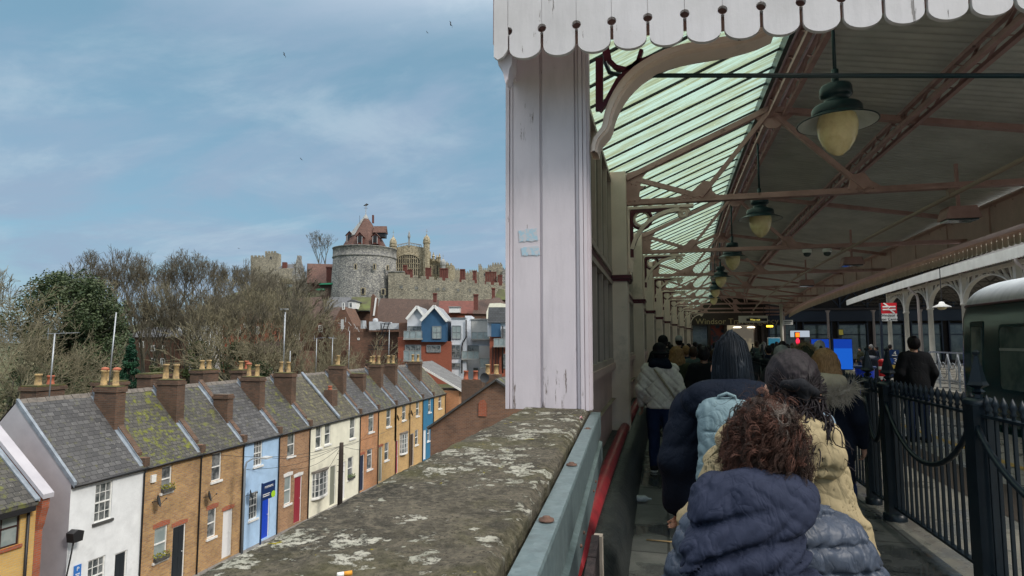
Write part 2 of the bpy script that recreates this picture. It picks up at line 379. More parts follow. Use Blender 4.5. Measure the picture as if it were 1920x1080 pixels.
def parapet(parent, y, h=.32, w=.34, bm=None, side=1):
    "raised party wall running up the slope, with lead flashing on the near side and a stepped foot"
    bm = bm or B_chim; ez = ezat(y); rz = -1.2; mb = MB()
    prof = [(XF+.1,ez-.25),(XF+.1,ez+h+.1),(XF-.42,ez+h+.1),(XF-.42,ez+.42+h*.8),(XR,rz+h),(XB,ezat(y)+h),(XB,ez-.25)]
    mb.prism([(a,y-w/2,b) for a,b in prof], (0,w,0)); mb.build('party_wall', bm, parent, fix=True)
    f = MB(); n = .06
    for sy in (-1,):
        yy = y+sy*(w/2); f.prism([(XF-.05,yy,ez+.02),(XF-.05,yy,ez+.22),(XR+.02,yy,rz+.22),(XR+.02,yy,rz+.03)], (0,sy*.025,0)); f.prism([(XF+.02,yy,ez+.035),(XR+.02,yy,rz+.045),(XR+.02,yy,rz+.02),(XF+.02,yy,ez+.01)], (0,sy*.22,0))
    f.build('flashing', M_lead, parent, fix=True)
def ridge_tiles(parent, y0, y1, m=None):
    mb = MB(); n = max(2, int((y1-y0)/.45)); 
    for i in range(n):
        a = y0+(y1-y0)*i/n; b = y0+(y1-y0)*(i+1)/n-.02; r = random.uniform(-.012,.012)
        mb.prism([(XR-.17,a,-1.32+r),(XR,a,-1.1+r),(XR+.17,a,-1.32+r),(XR,a,-1.2+r)], (0,b-a,0))
    mb.build('ridge_tiles', m or M_ridge, parent, fix=True)
M_ridge = mat('ridge_tile', (.17,.15,.13), (.1,.09,.08), 5, .85, world=True)
def house(y0, y1, label, wallm, roofm, wins, doors, roofz=0, par=True, chim=None, extra=None, downpipe=True, cat='terraced house', parm=None, gable=None):
    ym = (y0+y1)/2; ez = ezat(ym); rz = -1.2
    h = thing('terraced_house', (XF, ym, ZB), label, cat, 'terraced houses along the street')
    holes = [w[:4] for w in wins]+[d[:4] for d in doors]
    mb = facade(y0, y1, ZB-.3, ez, holes, XF)
    gm = MB() if gable else mb
    gm.quad((XB,y0,ZB-.3),(XF,y0,ZB-.3),(XF,y0,ez),(XR,y0,rz-.05),(XB,y0,ez)); mb.quad((XF,y1,ZB-.3),(XB,y1,ZB-.3),(XB,y1,ez),(XR,y1,rz-.05),(XF,y1,ez)); mb.quad((XB,y1,ZB-.3),(XB,y0,ZB-.3),(XB,y0,ez),(XB,y1,ez))
    mb.build('wall', wallm, h)
    if gable: gm.build('gable_wall', gable, h)
    # roof slab, slightly sagging, front and rear slopes
    r = MB(); sag = random.uniform(.02,.07); t = .1; ov = .16; k = (rz-ez)/(XF-XR)
    def fr(u, v, dz=0): x = XF+ov+(XR-XF-ov)*v; return (x, y0+.003+(y1-y0-.006)*u, ez-ov*k+(rz-ez+ov*k)*v-sag*math.sin(PI*u)*math.sin(PI*v*.9+.15)+dz)
    r.grid(lambda u, v: fr(u, v, .05), 8, 8, True)
    r.quad((XR,y0,rz+.05),(XR,y1,rz+.05),(XB-.1,y1,ez),(XB-.1,y0,ez)); r.quad(fr(0,0,.05),fr(1,0,.05),fr(1,0,-.02),fr(0,0,-.02)); r.quad(fr(0,0,.05),fr(0,0,-.05),fr(0,1,-.05),fr(0,1,.05))
    ro = r.build('roof', roofm, h)
    ridge_tiles(h, y0, y1)
    g = MB().tube([(XF+.2,y0,ez-.14),(XF+.2,y1,ez-.13)], .06, 8); g.box((XF+.003,y0,ez-.24),(XF+.07,y1,ez-.03))
    if downpipe: g.tube([(XF+.18,y1-.12,ez-.15),(XF+.08,y1-.12,ez-.4),(XF+.08,y1-.12,ZB)], .045, 8)
    g.build('gutter', M_black, h)
    for w in wins:
        o = dict(w[4]) if len(w) > 4 else {}
        win(h, *w[:4], XF, **{k_: v_ for k_, v_ in o.items() if k_ in ('style','fm','gm','sill','sm')})
        if o.get('arch'):
            a, b, c, d = w[:4]; MB().prism([(XF+.004,a-.12,d),(XF+.004,b+.12,d),(XF+.004,b+.16,d+.24),(XF+.004,(a+b)/2,d+.3),(XF+.004,a-.16,d+.24)], (.012,0,0)).build('lintel', o['arch'], h, fix=True)
        if o.get('box'):
            a, b, c, d = w[:4]; bx = MB().box((XF+.02,a-.02,c),(XF+.22,b+.02,c+.18)).build('window_box', M_soil, h); pl = MB(); rr = random.Random(3)
            for i in range(90):
                q = Vector((XF+.12+rr.uniform(-.14,.14), rr.uniform(a-.08,b+.08), c+.2+rr.uniform(-.15,.22))); s = .06; e = Vector((rr.uniform(-1,1),rr.uniform(-1,1),rr.uniform(-.3,1))).normalized()*s; e2 = e.orthogonal().normalized()*s*.6
                pl.quad(q-e, q+e2, q+e, q-e2)
            pl.build('window_plants', o['box'], bx)
    for d in doors:
        a, b, c, e, col = d[:5]; ar = d[5] if len(d) > 5 else None
        f = MB().box((XF-.125,a,c),(XF-.06,a+.07,e)); f.box((XF-.125,b-.07,c),(XF-.06,b,e)); f.box((XF-.125,a+.07,e-.07),(XF-.06,b-.07,e))
        fd = f.build('door_frame', M_trim, h); dm = MB().box((XF-.125,a+.07,c),(XF-.085,b-.07,e-.07))
        for (p0, p1) in ((.1,.42),(.5,.9)):
            for (q0, q1) in ((.14,.45),(.55,.86)):
                ya, yb = a+.07+(b-a-.14)*q0, a+.07+(b-a-.14)*q1; za, zb = c+(e-c)*p0, c+(e-c)*p1; dm.box((XF-.085,ya,za),(XF-.075,yb,zb))
        do = dm.build('door', DOORM[col], h); MB().ball((XF-.07,b-.16,(c+e)/2),(.03,.03,.03),8,6).build('handle', M_trim, do)
        if ar: MB().prism([(XF+.004,a-.1,e),(XF+.004,b+.1,e),(XF+.004,b+.14,e+.22),(XF+.004,(a+b)/2,e+.28),(XF+.004,a-.14,e+.22)], (.012,0,0)).build('lintel', ar, h, fix=True)
    if par: parapet(h, y1, bm=parm)
    if chim: chimney(h, *chim)
    return h
def dish(parent, px, py, r=.33):
    p = at_x(px, py, XF+.35); d = MB(); n = Vector((.75,.55,.25)).normalized(); x = n.orthogonal().normalized(); y = n.cross(x)
    d.grid(lambda u, v: p+(x*math.cos(2*PI*u)+y*math.sin(2*PI*u))*r*v+n*(.1*v*v), 20, 5); d.grid(lambda u, v: p+(x*math.cos(2*PI*u)+y*math.sin(2*PI*u))*r*v+n*(.1*v*v-.015), 20, 5)
    do = d.build('satellite_dish', M_dish, parent); a = MB().tube([p-n*.02, p-Vector((.3,0,.05)), Vector((XF,p.y,p.z-.1))], .02, 6); a.tube([p-y*r*.9+n*.08, p+n*.42], .012, 5); a.ball(p+n*.44, (.05,.05,.05), 8, 6); a.build('dish_arm', M_black, do)
M_dish = mat('dish_grey', (.04,.042,.045), rough=.5)
def D(b, **k): return (*b, k)
def dr(px0, yt, px1, col, arch=None):
    a, b, _, t = pr(px0, yt, px1, yt+40); return (a, b, ZB+.12, t, col, arch)
def sz(a, b, y): return at_x(a, b, -29)
Y = [23.5,27.74,31.88,35.69,39.57,43.49,47.6,51.67,55.34,59.37,62.9,66.6,69.96,74.03]
def cz(px, py, x=-29.2): return at_x(px, py, x).z
def cpots(*a): return list(a)
hs = []
hs.append(house(Y[0], Y[1], 'white rendered end-of-terrace house with grey slate roof and lilac gable wall', M_rwhite, S_grey,
    [D(pr(178,905,210,976), style='bars', sm=M_soil), D(pr(164,1047,196,1112), style='bars', sm=M_soil)], [dr(215,1035,238,'black')], gable=M_lilac,
    chim=(Y[1]-.1,-30.2,-28.75,-4,cz(220,724),cpots((-29.9,.75,.16,0,1),(-29.1,.75,.16,0,1)))))
MB().prism([(XF+.2,Y[0]-.03,ezat(23)-.18),(XF+.2,Y[0]-.03,ezat(23)+.08),(XR,Y[0]-.03,-1.08),(XR,Y[0]-.03,-1.34)], (0,.14,0)).build('barge_board', M_lead, hs[0], fix=True)
hs.append(house(Y[1], Y[2], 'brown brick house with thick yellow-green moss on its roof', B_stock, S_moss,
    [D(pr(303,874,322,921), box=M_flow), D(pr(289,988,313,1049), box=M_flow, arch=B_red, gm=M_curt)], [dr(324,985,348,'black',B_red)],
    chim=(Y[2]-.1,-30.1,-28.6,-4,cz(322,712),cpots((-29.8,.8,.17,0,0),(-29,.8,.17,0,0)))))
hs.append(house(Y[2], Y[3], 'brown brick house with white door beside the pale blue house', B_stock, S_dark,
    [D(pr(397,849,415,901)), D(pr(389,954,405,1007), arch=B_red)], [dr(418,956,436,'white',B_red)],
    chim=(Y[3]-.1,-29.2,-28.1,-4,cz(408,740,-28.7),[],.55,None,False)))
hs.append(house(Y[3], Y[4], 'pale blue rendered house with a bright blue front door', M_rblue, S_grey,
    [D(pr(476,826,492,873), style='bars'), D(pr(467,923,483,973), style='bars')], [dr(489,925,506,'blue')],
    chim=(Y[4]-.1,-30.1,-28.5,-4,cz(482,706),cpots((-29.7,.75,.16,0,1),(-29,.75,.16,0,0)))))
hs.append(house(Y[4], Y[5], 'brown brick house with white lintels and a red front door', B_brown, S_dark,
    [D(pr(539,812,553,855)), D(pr(533,893,546,945), arch=M_trim, gm=M_curt)], [dr(552,893,566,'red',M_trim)],
    chim=(Y[5]-.1,-30.1,-28.5,-4,cz(540,699),cpots((-29.7,.75,.16,0,0),(-29,.75,.16,0,0)))))
hs.append(house(Y[5], Y[6]-.003, 'cream rendered house with a white small-paned bow window', M_rcream, S_tile,
    [D(pr(592,798,603,840)), D(pr(609,794,620,833)), D(pr(586,884,610,928), style='bars')], [dr(619,873,630,'olive')], par=False, downpipe=False))
hs.append(house(Y[6]+.003, Y[7], 'cream rendered house behind the wooden telegraph pole', M_rcream, S_tile,
    [D(pr(656,783,666,822)), D(pr(652,857,662,898), box=M_plant)], [dr(640,866,648,'white')],
    chim=(Y[7]-.1,-30.1,-28.6,-4,cz(668,683),cpots((-29.3,.8,.16,0,0),))))
f = MB(); f.prism([(XF+.1,Y[6],ezat(47)+.02),(XR,Y[6],-1.1),(XR,Y[6],-.95),(XF+.1,Y[6],ezat(47)+.2)], (0,.3,0)); f.build('lead_ridge_strip', M_lead, hs[-1], fix=True)
sc_ = MB().box((-28.7,Y[6]+.6,-4),(-27.9,Y[6]+1.5,-2.5)); hso = sc_.build('chimney', B_chim, hs[-1]); p_ = MB(); pot(p_, (-28.3,Y[6]+.9,-2.5), .3, .17); p_.build('pot', M_potr, hso)
hs.append(house(Y[7], Y[8], 'orange brick house with modern white top-light windows', B_orange, S_grey,
    [D(pr(691,773,701,810), style='top'), D(pr(688,842,698,880), style='top')], [dr(675,853,683,'navy',B_red)],
    chim=(Y[8]-.1,-29.9,-28.5,-4,cz(702,697),[],.6)))
hs.append(house(Y[8], Y[9], 'golden brick house with an olive front door', B_gold, S_dark,
    [D(pr(724.5,766,733,800)), D(pr(721,830,729,863))], [dr(710,838,717,'olive',B_red)],
    chim=(Y[9]-.1,-30,-28.6,-4,cz(732,681),cpots((-29.6,.75,.16,0,0),(-29,.75,.16,0,0)))))
hs.append(house(Y[9], Y[10], 'golden brick house with a white bow window and dark red door', B_gold, S_grey,
    [D(pr(754,757,761,788)), D(pr(750,813,761,848), style='bars')], [dr(739,826,747,'red')],
    chim=(Y[10]-.1,-30,-28.6,-4,cz(755,680),cpots((-29.6,.75,.16,0,0),(-29,.75,.16,0,0)))))
hs.append(house(Y[10], Y[11], 'golden brick house with a brown door next to the teal house', B_gold, S_dark,
    [D(pr(780,752,786,780)), D(pr(778,806,784,834))], [dr(769,813,776,'brown')]))
hs.append(house(Y[11], Y[12], 'deep teal painted house near the far end of the terrace', M_rteal, S_grey,
    [D(pr(803,745,808,773)), D(pr(801,798,806,827))], [dr(794,806,799,'white')], chim=(Y[12]-.1,-30.2,-28.6,-4,cz(797,677),cpots((-29.7,.75,.16,0,0),(-29,.75,.16,0,0)))))
hs.append(house(Y[12], Y[13], 'yellow brick house at the far end of the terrace with pale mossy roof', B_gold, S_tile,
    [D(pr(822,739,828,766))], [dr(816,800,821,'brown')], par=False))
# bow window hood and panels on the cream house
def bow(h, px, pyt, pxr, pyb):
    y0, y1, z0, z1 = pr(px, pyt, pxr, pyb); ym = (y0+y1)/2; mb = MB()
    n = 6
    for i in range(n):
        a, b = PI*i/n, PI*(i+1)/n
        pa = (XF+.02+.35*math.sin(a), ym-(y1-y0)*.55*math.cos(a)); pb = (XF+.02+.35*math.sin(b), ym-(y1-y0)*.55*math.cos(b))
        mb.bar((*pa,z0),(*pa,z1),.06); mb.bar((*pa,z0),(*pb,z0),.06); mb.bar((*pa,z1),(*pb,z1),.06)
        for k in (1,2,3): zz = z0+(z1-z0)*k/4; mb.bar((*pa,zz),(*pb,zz),.03)
    mb.prism([(XF+.02+.4*math.sin(PI*i/n), ym-(y1-y0)*.6*math.cos(PI*i/n), z0-.16) for i in range(n+1)], (0,0,.13))
    w = mb.build('bow_window', M_trim, h)
    g = MB().prism([(XF+.02+.34*math.sin(PI*i/n), ym-(y1-y0)*.54*math.cos(PI*i/n), z0) for i in range(n+1)], (0,0,z1-z0)); g.build('pane', M_glass, w)
    g = MB().prism([(XF+.02+.45*math.sin(PI*i/n), ym-(y1-y0)*.62*math.cos(PI*i/n), z1+.04) for i in range(n+1)], (0,0,.12)); g.build('hood', M_ridge, w)
bow(hs[5], 586, 884, 610, 928); bow(hs[9], 750, 813, 761, 848)
for i, (a, b) in ((1,(295,940)),(2,(391,931)),(3,(469,928)),(9,(745,784)),(10,(771,775))): dish(hs[i], a, b)
MB().box((XF+.005,Y[1]+.35,at_x(290,896,XF).z-.2),(XF+.12,Y[1]+.65,at_x(290,896,XF).z+.2)).build('alarm_box', M_trim, hs[1])
# rear chimney stacks, seen over the ridge
for i, (px, py, wy, pots) in enumerate([(80,724,1.6,[(.55,0),(.45,1)]),(206,716,1.5,[(.6,0)]),(290,701,1.8,[]),(383,694,1.6,[(.6,0),(.6,0)]),(455,694,1.6,[(.6,0),(.6,1)]),(632,690,1.3,[(.7,0)]),(697,680,1.3,[(.6,0),(.4,1)])]):
    p = at_x(px, py, -33.0); host = min(hs, key=lambda o: abs(o.location.y-p.y)); c = MB().box((-33.5,p.y-wy/2,-5),(-32.4,p.y+wy/2,p.z-.2)); c.box((-33.58,p.y-wy/2-.08,p.z-.2),(-32.32,p.y+wy/2+.08,p.z))
    co = c.build('chimney', B_chim, host); MB().box((-33.5,p.y-wy/2,p.z+.003),(-32.4,p.y+wy/2,p.z+.08)).build('moss_cap', M_mossy, co)
    for k, (h, red) in enumerate(pots):
        q = MB(); pot(q, (-32.9, p.y-.35+.7*k, p.z+.05), h, .17); q.build('pot', M_potr if red else M_pot, co)
# ------------------------------------------------------------------ newer yellow brick house at the near end
nh = thing('brick_house', (XF, 18, ZB), 'newer pale yellow brick house with brown window and orange brick edging', 'house')
wy = pr(-30,958,37,1030); facade(10, 21.9, ZB-.3, -5.35, [(wy[0],wy[1],wy[2],wy[3])], XF).build('wall', B_yell, nh)
M_brownf = mat('dark_brown_frame', (.04,.018,.018), rough=.4)
win(nh, *wy, XF, 'sash2', M_brownf, M_curt, True, B_red)
MB().prism([(XF+.01,wy[0]-.1,wy[3]),(XF+.01,wy[1]+.1,wy[3]),(XF+.01,wy[1]+.1,wy[3]+.22),(XF+.01,wy[0]-.1,wy[3]+.22)], (.012,0,0)).build('lintel', B_red, nh, fix=True)
r = MB(); r.prism([(XF+.3,10,-5.4),(XF+.3,10,-5.22),(XR-.3,10,-1.75),(XR-.3,10,-1.95)], (0,11.75,0)); r.build('roof', S_dark, nh, fix=True)
g = MB().box((XF+.2,10,-5.62),(XF+.36,21.6,-5.42)); g.box((XF+.005,10,-5.7),(XF+.1,21.6,-5.5)); g.tube([(XF+.1,21.5,-5.6),(XF+.1,21.5,ZB)], .06); g.build('gutter', M_black, nh)
e = MB(); e.prism([(XF+.02,21.9,ZB),(XF+.02,21.9,-6.6),(XF+.14,21.9,-6.3),(XF+.2,21.9,-6.0),(XF+.32,21.9,-5.6),(XF+.32,21.9,-5.1),(XR,21.9,-1.7),(XR,21.9,ZB)], (0,.33,0)); e.build('brick_edge', B_red, nh, fix=True)
e = MB(); e.prism([(XF+.42,21.84,-5.2),(XF+.42,21.84,-5.0),(XR-.3,21.84,-1.4),(XR-.3,21.84,-1.62)], (0,.5,0)); e.build('verge_coping', M_lilac, nh, fix=True)
e = MB(); e.prism([(XF+.3,21.82,-5.28),(XR-.3,21.82,-1.75),(XR-.3,21.82,-1.62),(XF+.3,21.82,-5.15)], (0,-.22,0)); e.build('verge_flashing', M_lead, nh, fix=True)
# ------------------------------------------------------------------ street furniture seen against the facades
def aerialpole(px, pyb, pyt, X, label, name='aerial_mast', yagi=True, cat='aerial', lean=0, flip=1):
    b = at_x(px, pyb, X); tz = at_x(px, pyt, X).z; L = tz-b.z; t = thing(name, b, label, cat, 'television aerials on the terrace chimneys' if yagi else None)
    MB().tube([b-Vector((0,0,.5)), b+Vector((0,lean*L,L))], .035, 8).build('mast', M_steel, t)
    if yagi:
        top = b+Vector((0,lean*L,L)); a = MB(); d = Vector((.3,1.0*flip,.05)).normalized(); e = Vector((1,-.3*flip,0)).normalized(); a.bar(top-d*.3, top+d*1.1, .03)
        for k in range(9): q = top-d*.25+d*1.3*k/8; l = .38-.02*k; a.bar(q-e*l, q+e*l, .015)
        a.bar(top-d*.3+Vector((0,0,.3)), top-d*.3-Vector((0,0,.3)), .02)
        a.build('aerial_head', M_steel, t)
    return t
M_steel = mat('galvanised_steel', (.42,.44,.46), (.32,.34,.36), 4, .45, .6, world=True)
aerialpole(92,742,625,-30.6,'tall television aerial above the leftmost chimney stack with a red pot',lean=.03)
aerialpole(204,716,585,-30.2,'leaning pale mast rising beside the white house chimney',yagi=False,cat='mast',lean=.06)
aerialpole(530,712,585,-33,'tall pole with small lamp head behind the brown brick chimneys',yagi=False,cat='mast',lean=.02)
aerialpole(543,700,658,-33.5,'short grey pole topped by a bar between two chimney pots',yagi=False,cat='mast')
aerialpole(592,705,634,-34,'television aerial on thin pole, left one of the crossbar pair',flip=1)
aerialpole(622,702,634,-33.6,'television aerial on thin pole, right one of the crossbar pair',flip=-1)
aerialpole(653,702,620,-33,'plain thin mast rising left of the tall red-brown chimney',yagi=False,cat='mast',lean=.02)
aerialpole(728,700,618,-32,'plain thin mast rising in front of the red brick apartments',yagi=False,cat='mast',lean=.02)
tp = at_x(640, 830, -24.5); t = thing('telegraph_pole', (tp.x, tp.y, -12.0), 'dark wooden telegraph pole in front of the cream house', 'telegraph pole')
MB().tube([(tp.x,tp.y,-12.1),(tp.x,tp.y+.02,tp.z-.6),(tp.x,tp.y+.04,tp.z)], [.2,.17,.15], 12).build('pole', mat('tarred_wood', (.05,.038,.03), (.03,.024,.02), 8, .9, world=True, bump=.4, bsc=40), t)
sp = MB()
for k in range(4): sp.bar((tp.x-.3,tp.y,tp.z-2.2+.45*k),(tp.x+.3,tp.y,tp.z-2.2+.45*k),.03)
sp.build('climbing_steps', M_black, t)
wires = MB()
for (px, py, X) in ((475,855,XF),(462,880,XF),(545,880,XF),(585,905,XF),(700,800,XF),(726,830,XF),(790,770,XF),(380,850,XF)):
    q = at_x(px, py, X); a = Vector((tp.x,tp.y,tp.z-.25)); wires.tube([a.lerp(q, k/8)-Vector((0,0,.5*math.sin(PI*k/8))) for k in range(9)], .014, 4)
wires.build('telephone_wires', M_black, t)
def street_lamp(px, pyt, label):
    p = at_x(px, pyt, -25.6); t = thing('street_lamp', (p.x,p.y,-11.95), label, 'street lamp', 'street lamps by the terrace'); z = p.z; y = p.y
    MB().tube([(p.x,y,-12.0),(p.x,y,z-.6),(p.x+.02,y+.12,z-.2),(p.x+.3,y+.35,z),(p.x+.8,y+.7,z+.03)], [.08,.065,.055,.045,.04], 10).build('post', mat('lamp_grey', (.2,.23,.26), rough=.5), t)
    l = MB().box((p.x+.7,y+.45,z-.05),(p.x+1.2,y+1.05,z+.06)); l.build('lamp_head', mat('lamp_pale', (.4,.42,.43), rough=.5), t)
street_lamp(460, 861, 'curved grey street lamp in front of the pale blue house')
t = thing('lantern', at_x(125,1075,-26.6), 'black box lantern on thin bent post before the white house', 'lantern')
p = at_x(140,1010,-26.6); l = MB(); l.prism([(p.x-.2,p.y-.22,p.z-.12),(p.x-.2,p.y+.22,p.z-.12),(p.x-.2,p.y+.28,p.z+.3),(p.x-.2,p.y,p.z+.42),(p.x-.2,p.y-.28,p.z+.3)], (.42,0,0)); l.build('lantern_head', M_black, t, fix=True)
MB().tube([(p.x,p.y-.05,p.z-.1),(p.x,p.y-.12,p.z-.6),(p.x,p.y-.3,p.z-1.6),(p.x,p.y-.35,-12.0)], .035, 8).build('post', M_black, t)
b = at_x(147,1072,-26.9); t = thing('parking_sign', b, 'small blue parking sign on the white rendered house', 'sign'); MB().box((-26.98,b.y-.18,b.z-.3),(-26.94,b.y+.18,b.z+.3)).build('plate', mat('sign_blue', (.03,.16,.5), rough=.4), t)
text('lettering', 'P', .26, M_trim, t, (-26.935,b.y,b.z+.12), (PI/2,0,PI/2)); MB().box((-26.939,b.y-.11,b.z-.12),(-26.934,b.y+.11,b.z-.08)).box((-26.939,b.y-.11,b.z-.2),(-26.934,b.y+.09,b.z-.16)).build('small_print', M_trim, t)
# estate agent's board
a = at_x(491,908,-25.6); b = at_x(515,932,-25.6); t = thing('sale_board', (a.x,a.y,-12.0), "dark blue estate agent's board on a post outside the pale blue house", 'sign')
M_navyb = mat('board_navy', (.008,.03,.11), rough=.35)
MB().bar((a.x,a.y+.04,-12.0),(a.x,a.y+.04,a.z+.05),.08).build('post', M_navyb, t)
zt, zb = a.z, at_x(503,935,-25.6).z
MB().box((a.x-.02,a.y+.085,zb),(a.x+.02,b.y,zt)).build('board', M_navyb, t)
yc = (a.y+b.y)/2+.03
text('lettering', 'romans', .30, M_trim, t, (a.x+.024,yc,zt-.26), (PI/2,0,PI/2)); MB().box((a.x+.021,yc-.62,zb+.34),(a.x+.026,yc+.12,zb+.39)).box((a.x+.021,yc-.62,zb+.22),(a.x+.026,yc+.06,zb+.27)).build('small_print', M_trim, t)
MB().prism([(a.x+.024,b.y-.2+.22*math.cos(k*PI/10),zb+.2+.22*math.sin(k*PI/10)) for k in range(20)], (.01,0,0)).build('green_roundel', mat('lime_green', (.35,.6,.03), rough=.4), t, fix=True)
# ------------------------------------------------------------------ low roofed house past the terrace end, and the brick gable nearer the viaduct
t = thing('brick_house', (-27,78,ZB), 'orange brick house with pale grey roof just past the terrace', 'house')
MB().box((-33,75.2,ZB),(-25.6,80,-4.6)).build('wall', B_orange, t)
MB().prism([(-24.9,74.9,-4.75),(-24.9,74.9,-4.5),(-31.5,74.9,-1.0),(-36,74.9,-3.5),(-36,74.9,-3.8),(-31.5,74.9,-1.3)], (0,6,0)).build('roof', S_light, t, fix=True)
MB().prism([(-24.9,74.88,-4.8),(-31.5,74.88,-1.3),(-31.5,74.88,-1.0),(-24.9,74.88,-4.5)], (0,-.05,0)).build('barge_board', M_trim, t, fix=True)
win(t, 76.3, 78.6, -7.6, -5.4, -25.6, depth=-.02)
t = thing('brick_gable_house', (-16,48,ZB), 'dark red brick gable wall with black coping and arched niche below the castle', 'house')
A0, A1, A2 = at_y(812,800,44), at_y(931,713,44), at_y(990,752,44)
B_mott = brickmat('mottled_brick', (.26,.13,.075), (.16,.085,.055), (.22,.18,.15), soilamt=.5)
MB().prism([(A0.x-.2,44,ZB),(A0.x-.2,44,A0.z),(A1.x,44,A1.z),(A2.x,44,A2.z),(A2.x,44,ZB)], (0,9,0)).build('wall', B_mott, t, fix=True)
cp = MB()
for p, q in ((A0-Vector((.4,0,.15)),A1),(A1,A2)): cp.bar(p+Vector((0,-.02,.05)), q+Vector((0,-.02,.05)), .5, .14)
cp.build('coping', M_soil, t); n = at_y(905,760,44)
MB().prism([(n.x-.3,43.98,n.z-.8),(n.x+.3,43.98,n.z-.8),(n.x+.3,43.98,n.z+.1)]+[(n.x+.3*math.cos(k*PI/8),43.98,n.z+.1+.3*math.sin(k*PI/8)) for k in range(1,8)]+[(n.x-.3,43.98,n.z+.1)], (0,-.05,0)).build('niche', B_red, t, fix=True)
rf = MB().prism([(A0.x-.5,44.25,A0.z-.05),(A1.x,44.25,A1.z+.15),(A2.x,44.25,A2.z+.15),(A2.x,44.25,A2.z-.1),(A1.x,44.25,A1.z-.1),(A0.x-.5,44.25,A0.z-.3)], (0,8.8,0)); rf.build('roof', S_dark, t, fix=True)
c = at_y(887,712,50); ch = MB().box((c.x-.9,49.6,-8),(c.x+.9,50.6,c.z)); co = ch.build('chimney', B_chim, t)
for px in (873,891):
    q = at_y(px,712,50); m = MB(); pot(m, (q.x,50.1,c.z), .65, .2); m.build('pot', M_potr, co)
c = at_y(921,702,52); ch = MB().box((c.x-.8,51.6,-8),(c.x+.8,52.6,c.z)); co = ch.build('chimney', B_chim, t)
for px in (914,930):
    q = at_y(px,702,52); m = MB(); pot(m, (q.x,52.1,c.z), .75, .2); m.build('pot', M_pot, co)
q = at_y(910,708,47); dd = MB(); dd.grid(lambda u, v: (q.x+.38*v*math.cos(2*PI*u),46.9-.1*v*v,q.z+.38*v*math.sin(2*PI*u)), 20, 5); dd.tube([(q.x,47,q.z),(q.x+.1,47,q.z-1.5)],.03); dd.build('satellite_dish', M_dish, t)
# ------------------------------------------------------------------ castle hill and the town below it
FH = Vector((-math.sin(PSI), math.cos(PSI), 0)); RH = Vector((math.cos(PSI), math.sin(PSI), 0)); UZ = Vector((0,0,1))
def stone(name, c1, c2, c3, sc=.55):
    t = NT(name); p = t.pos(True); v = t.n('ShaderNodeTexVoronoi'); v.inputs['Scale'].default_value = sc*5.5; t.l(t.mapping(p, (1,1,1.5)), v.inputs[0])
    w = t.n('ShaderNodeSeparateColor'); t.l(v.outputs[1], w.inputs[0])
    c = t.mix(t.ramp(w.outputs[0], .2, .8), c1, c2); c = t.mix(t.ramp(w.outputs[1], .62, .8), c, c3); c = t.mix(t.math('MULTIPLY', t.ramp(t.noise(p, .25, 6, .7), .5, .72), .55), c, tuple(q*.45 for q in c2))
    c = t.mix(t.math('MULTIPLY', t.ramp(t.noise(t.mapping(p, (1,1,.12)), .5, 5), .55, .72), .5), c, tuple(q*.35 for q in c2))
    h = t.math('ADD', v.outputs[0], t.noise(p, 3, 4)); t.bsdf(c, .95, 0, .1, h, .6, .15); return t.m
M_flint = stone('grey_rubble_stone', (.27,.265,.25), (.15,.15,.15), (.40,.385,.34)); M_ash = stone('ashlar_parapet_stone', (.24,.235,.22), (.17,.168,.165), (.3,.29,.26), .35)
M_gold = stone('honey_limestone', (.35,.30,.205), (.23,.20,.14), (.44,.39,.28), .5); M_heath = stone('buff_grey_stone', (.30,.275,.215), (.2,.185,.15), (.38,.34,.26), .6)
M_tilr = slatemat('red_clay_tiles', (.135,.072,.055), (.095,.05,.04), (.035,.02,.015), .5, .35, 1.2, axis='x', lich=False, moss=(.13,.12,.06), mossth=.66)
M_tilb = slatemat('brown_clay_tiles', (.09,.055,.042), (.065,.042,.034), (.02,.015,.012), .4, .3, 1.2, axis='x', lich=False); M_tilg = mat('green_mossy_tiles', (.10,.12,.04), (.06,.055,.035), .6, .95, world=True)
M_leadr = mat('pale_lead_roof', (.30,.31,.30), (.22,.22,.21), .8, .6, world=True); M_darkop = mat('dark_opening', (.015,.015,.017), rough=.5); M_chr = mat('dark_red_brickwork', (.15,.05,.038), (.10,.038,.03), 1.5, .9, world=True)
M_slb = slatemat('blue_slates', (.12,.125,.135), (.09,.095,.1), (.03,.03,.03), .5, .35, 1.2, axis='x', lich=False); M_slg = mat('pale_grey_slate', (.30,.31,.32), (.23,.24,.25), .9, .6, world=True)
def pp(D, *pts): return [at_d(px, py, D) for px, py in pts]
def slab(D, pts, depth, mb=None, back=False): mb = mb or MB(); return mb.prism(pp(D, *pts), FH*depth*(-1 if back else 1))
def fbox(mb, px0, py0, px1, py1, D, depth, off=0):
    a = pp(D, (px0,py1),(px1,py1),(px1,py0),(px0,py0)); return mb.prism([p+FH*off for p in a], FH*depth)
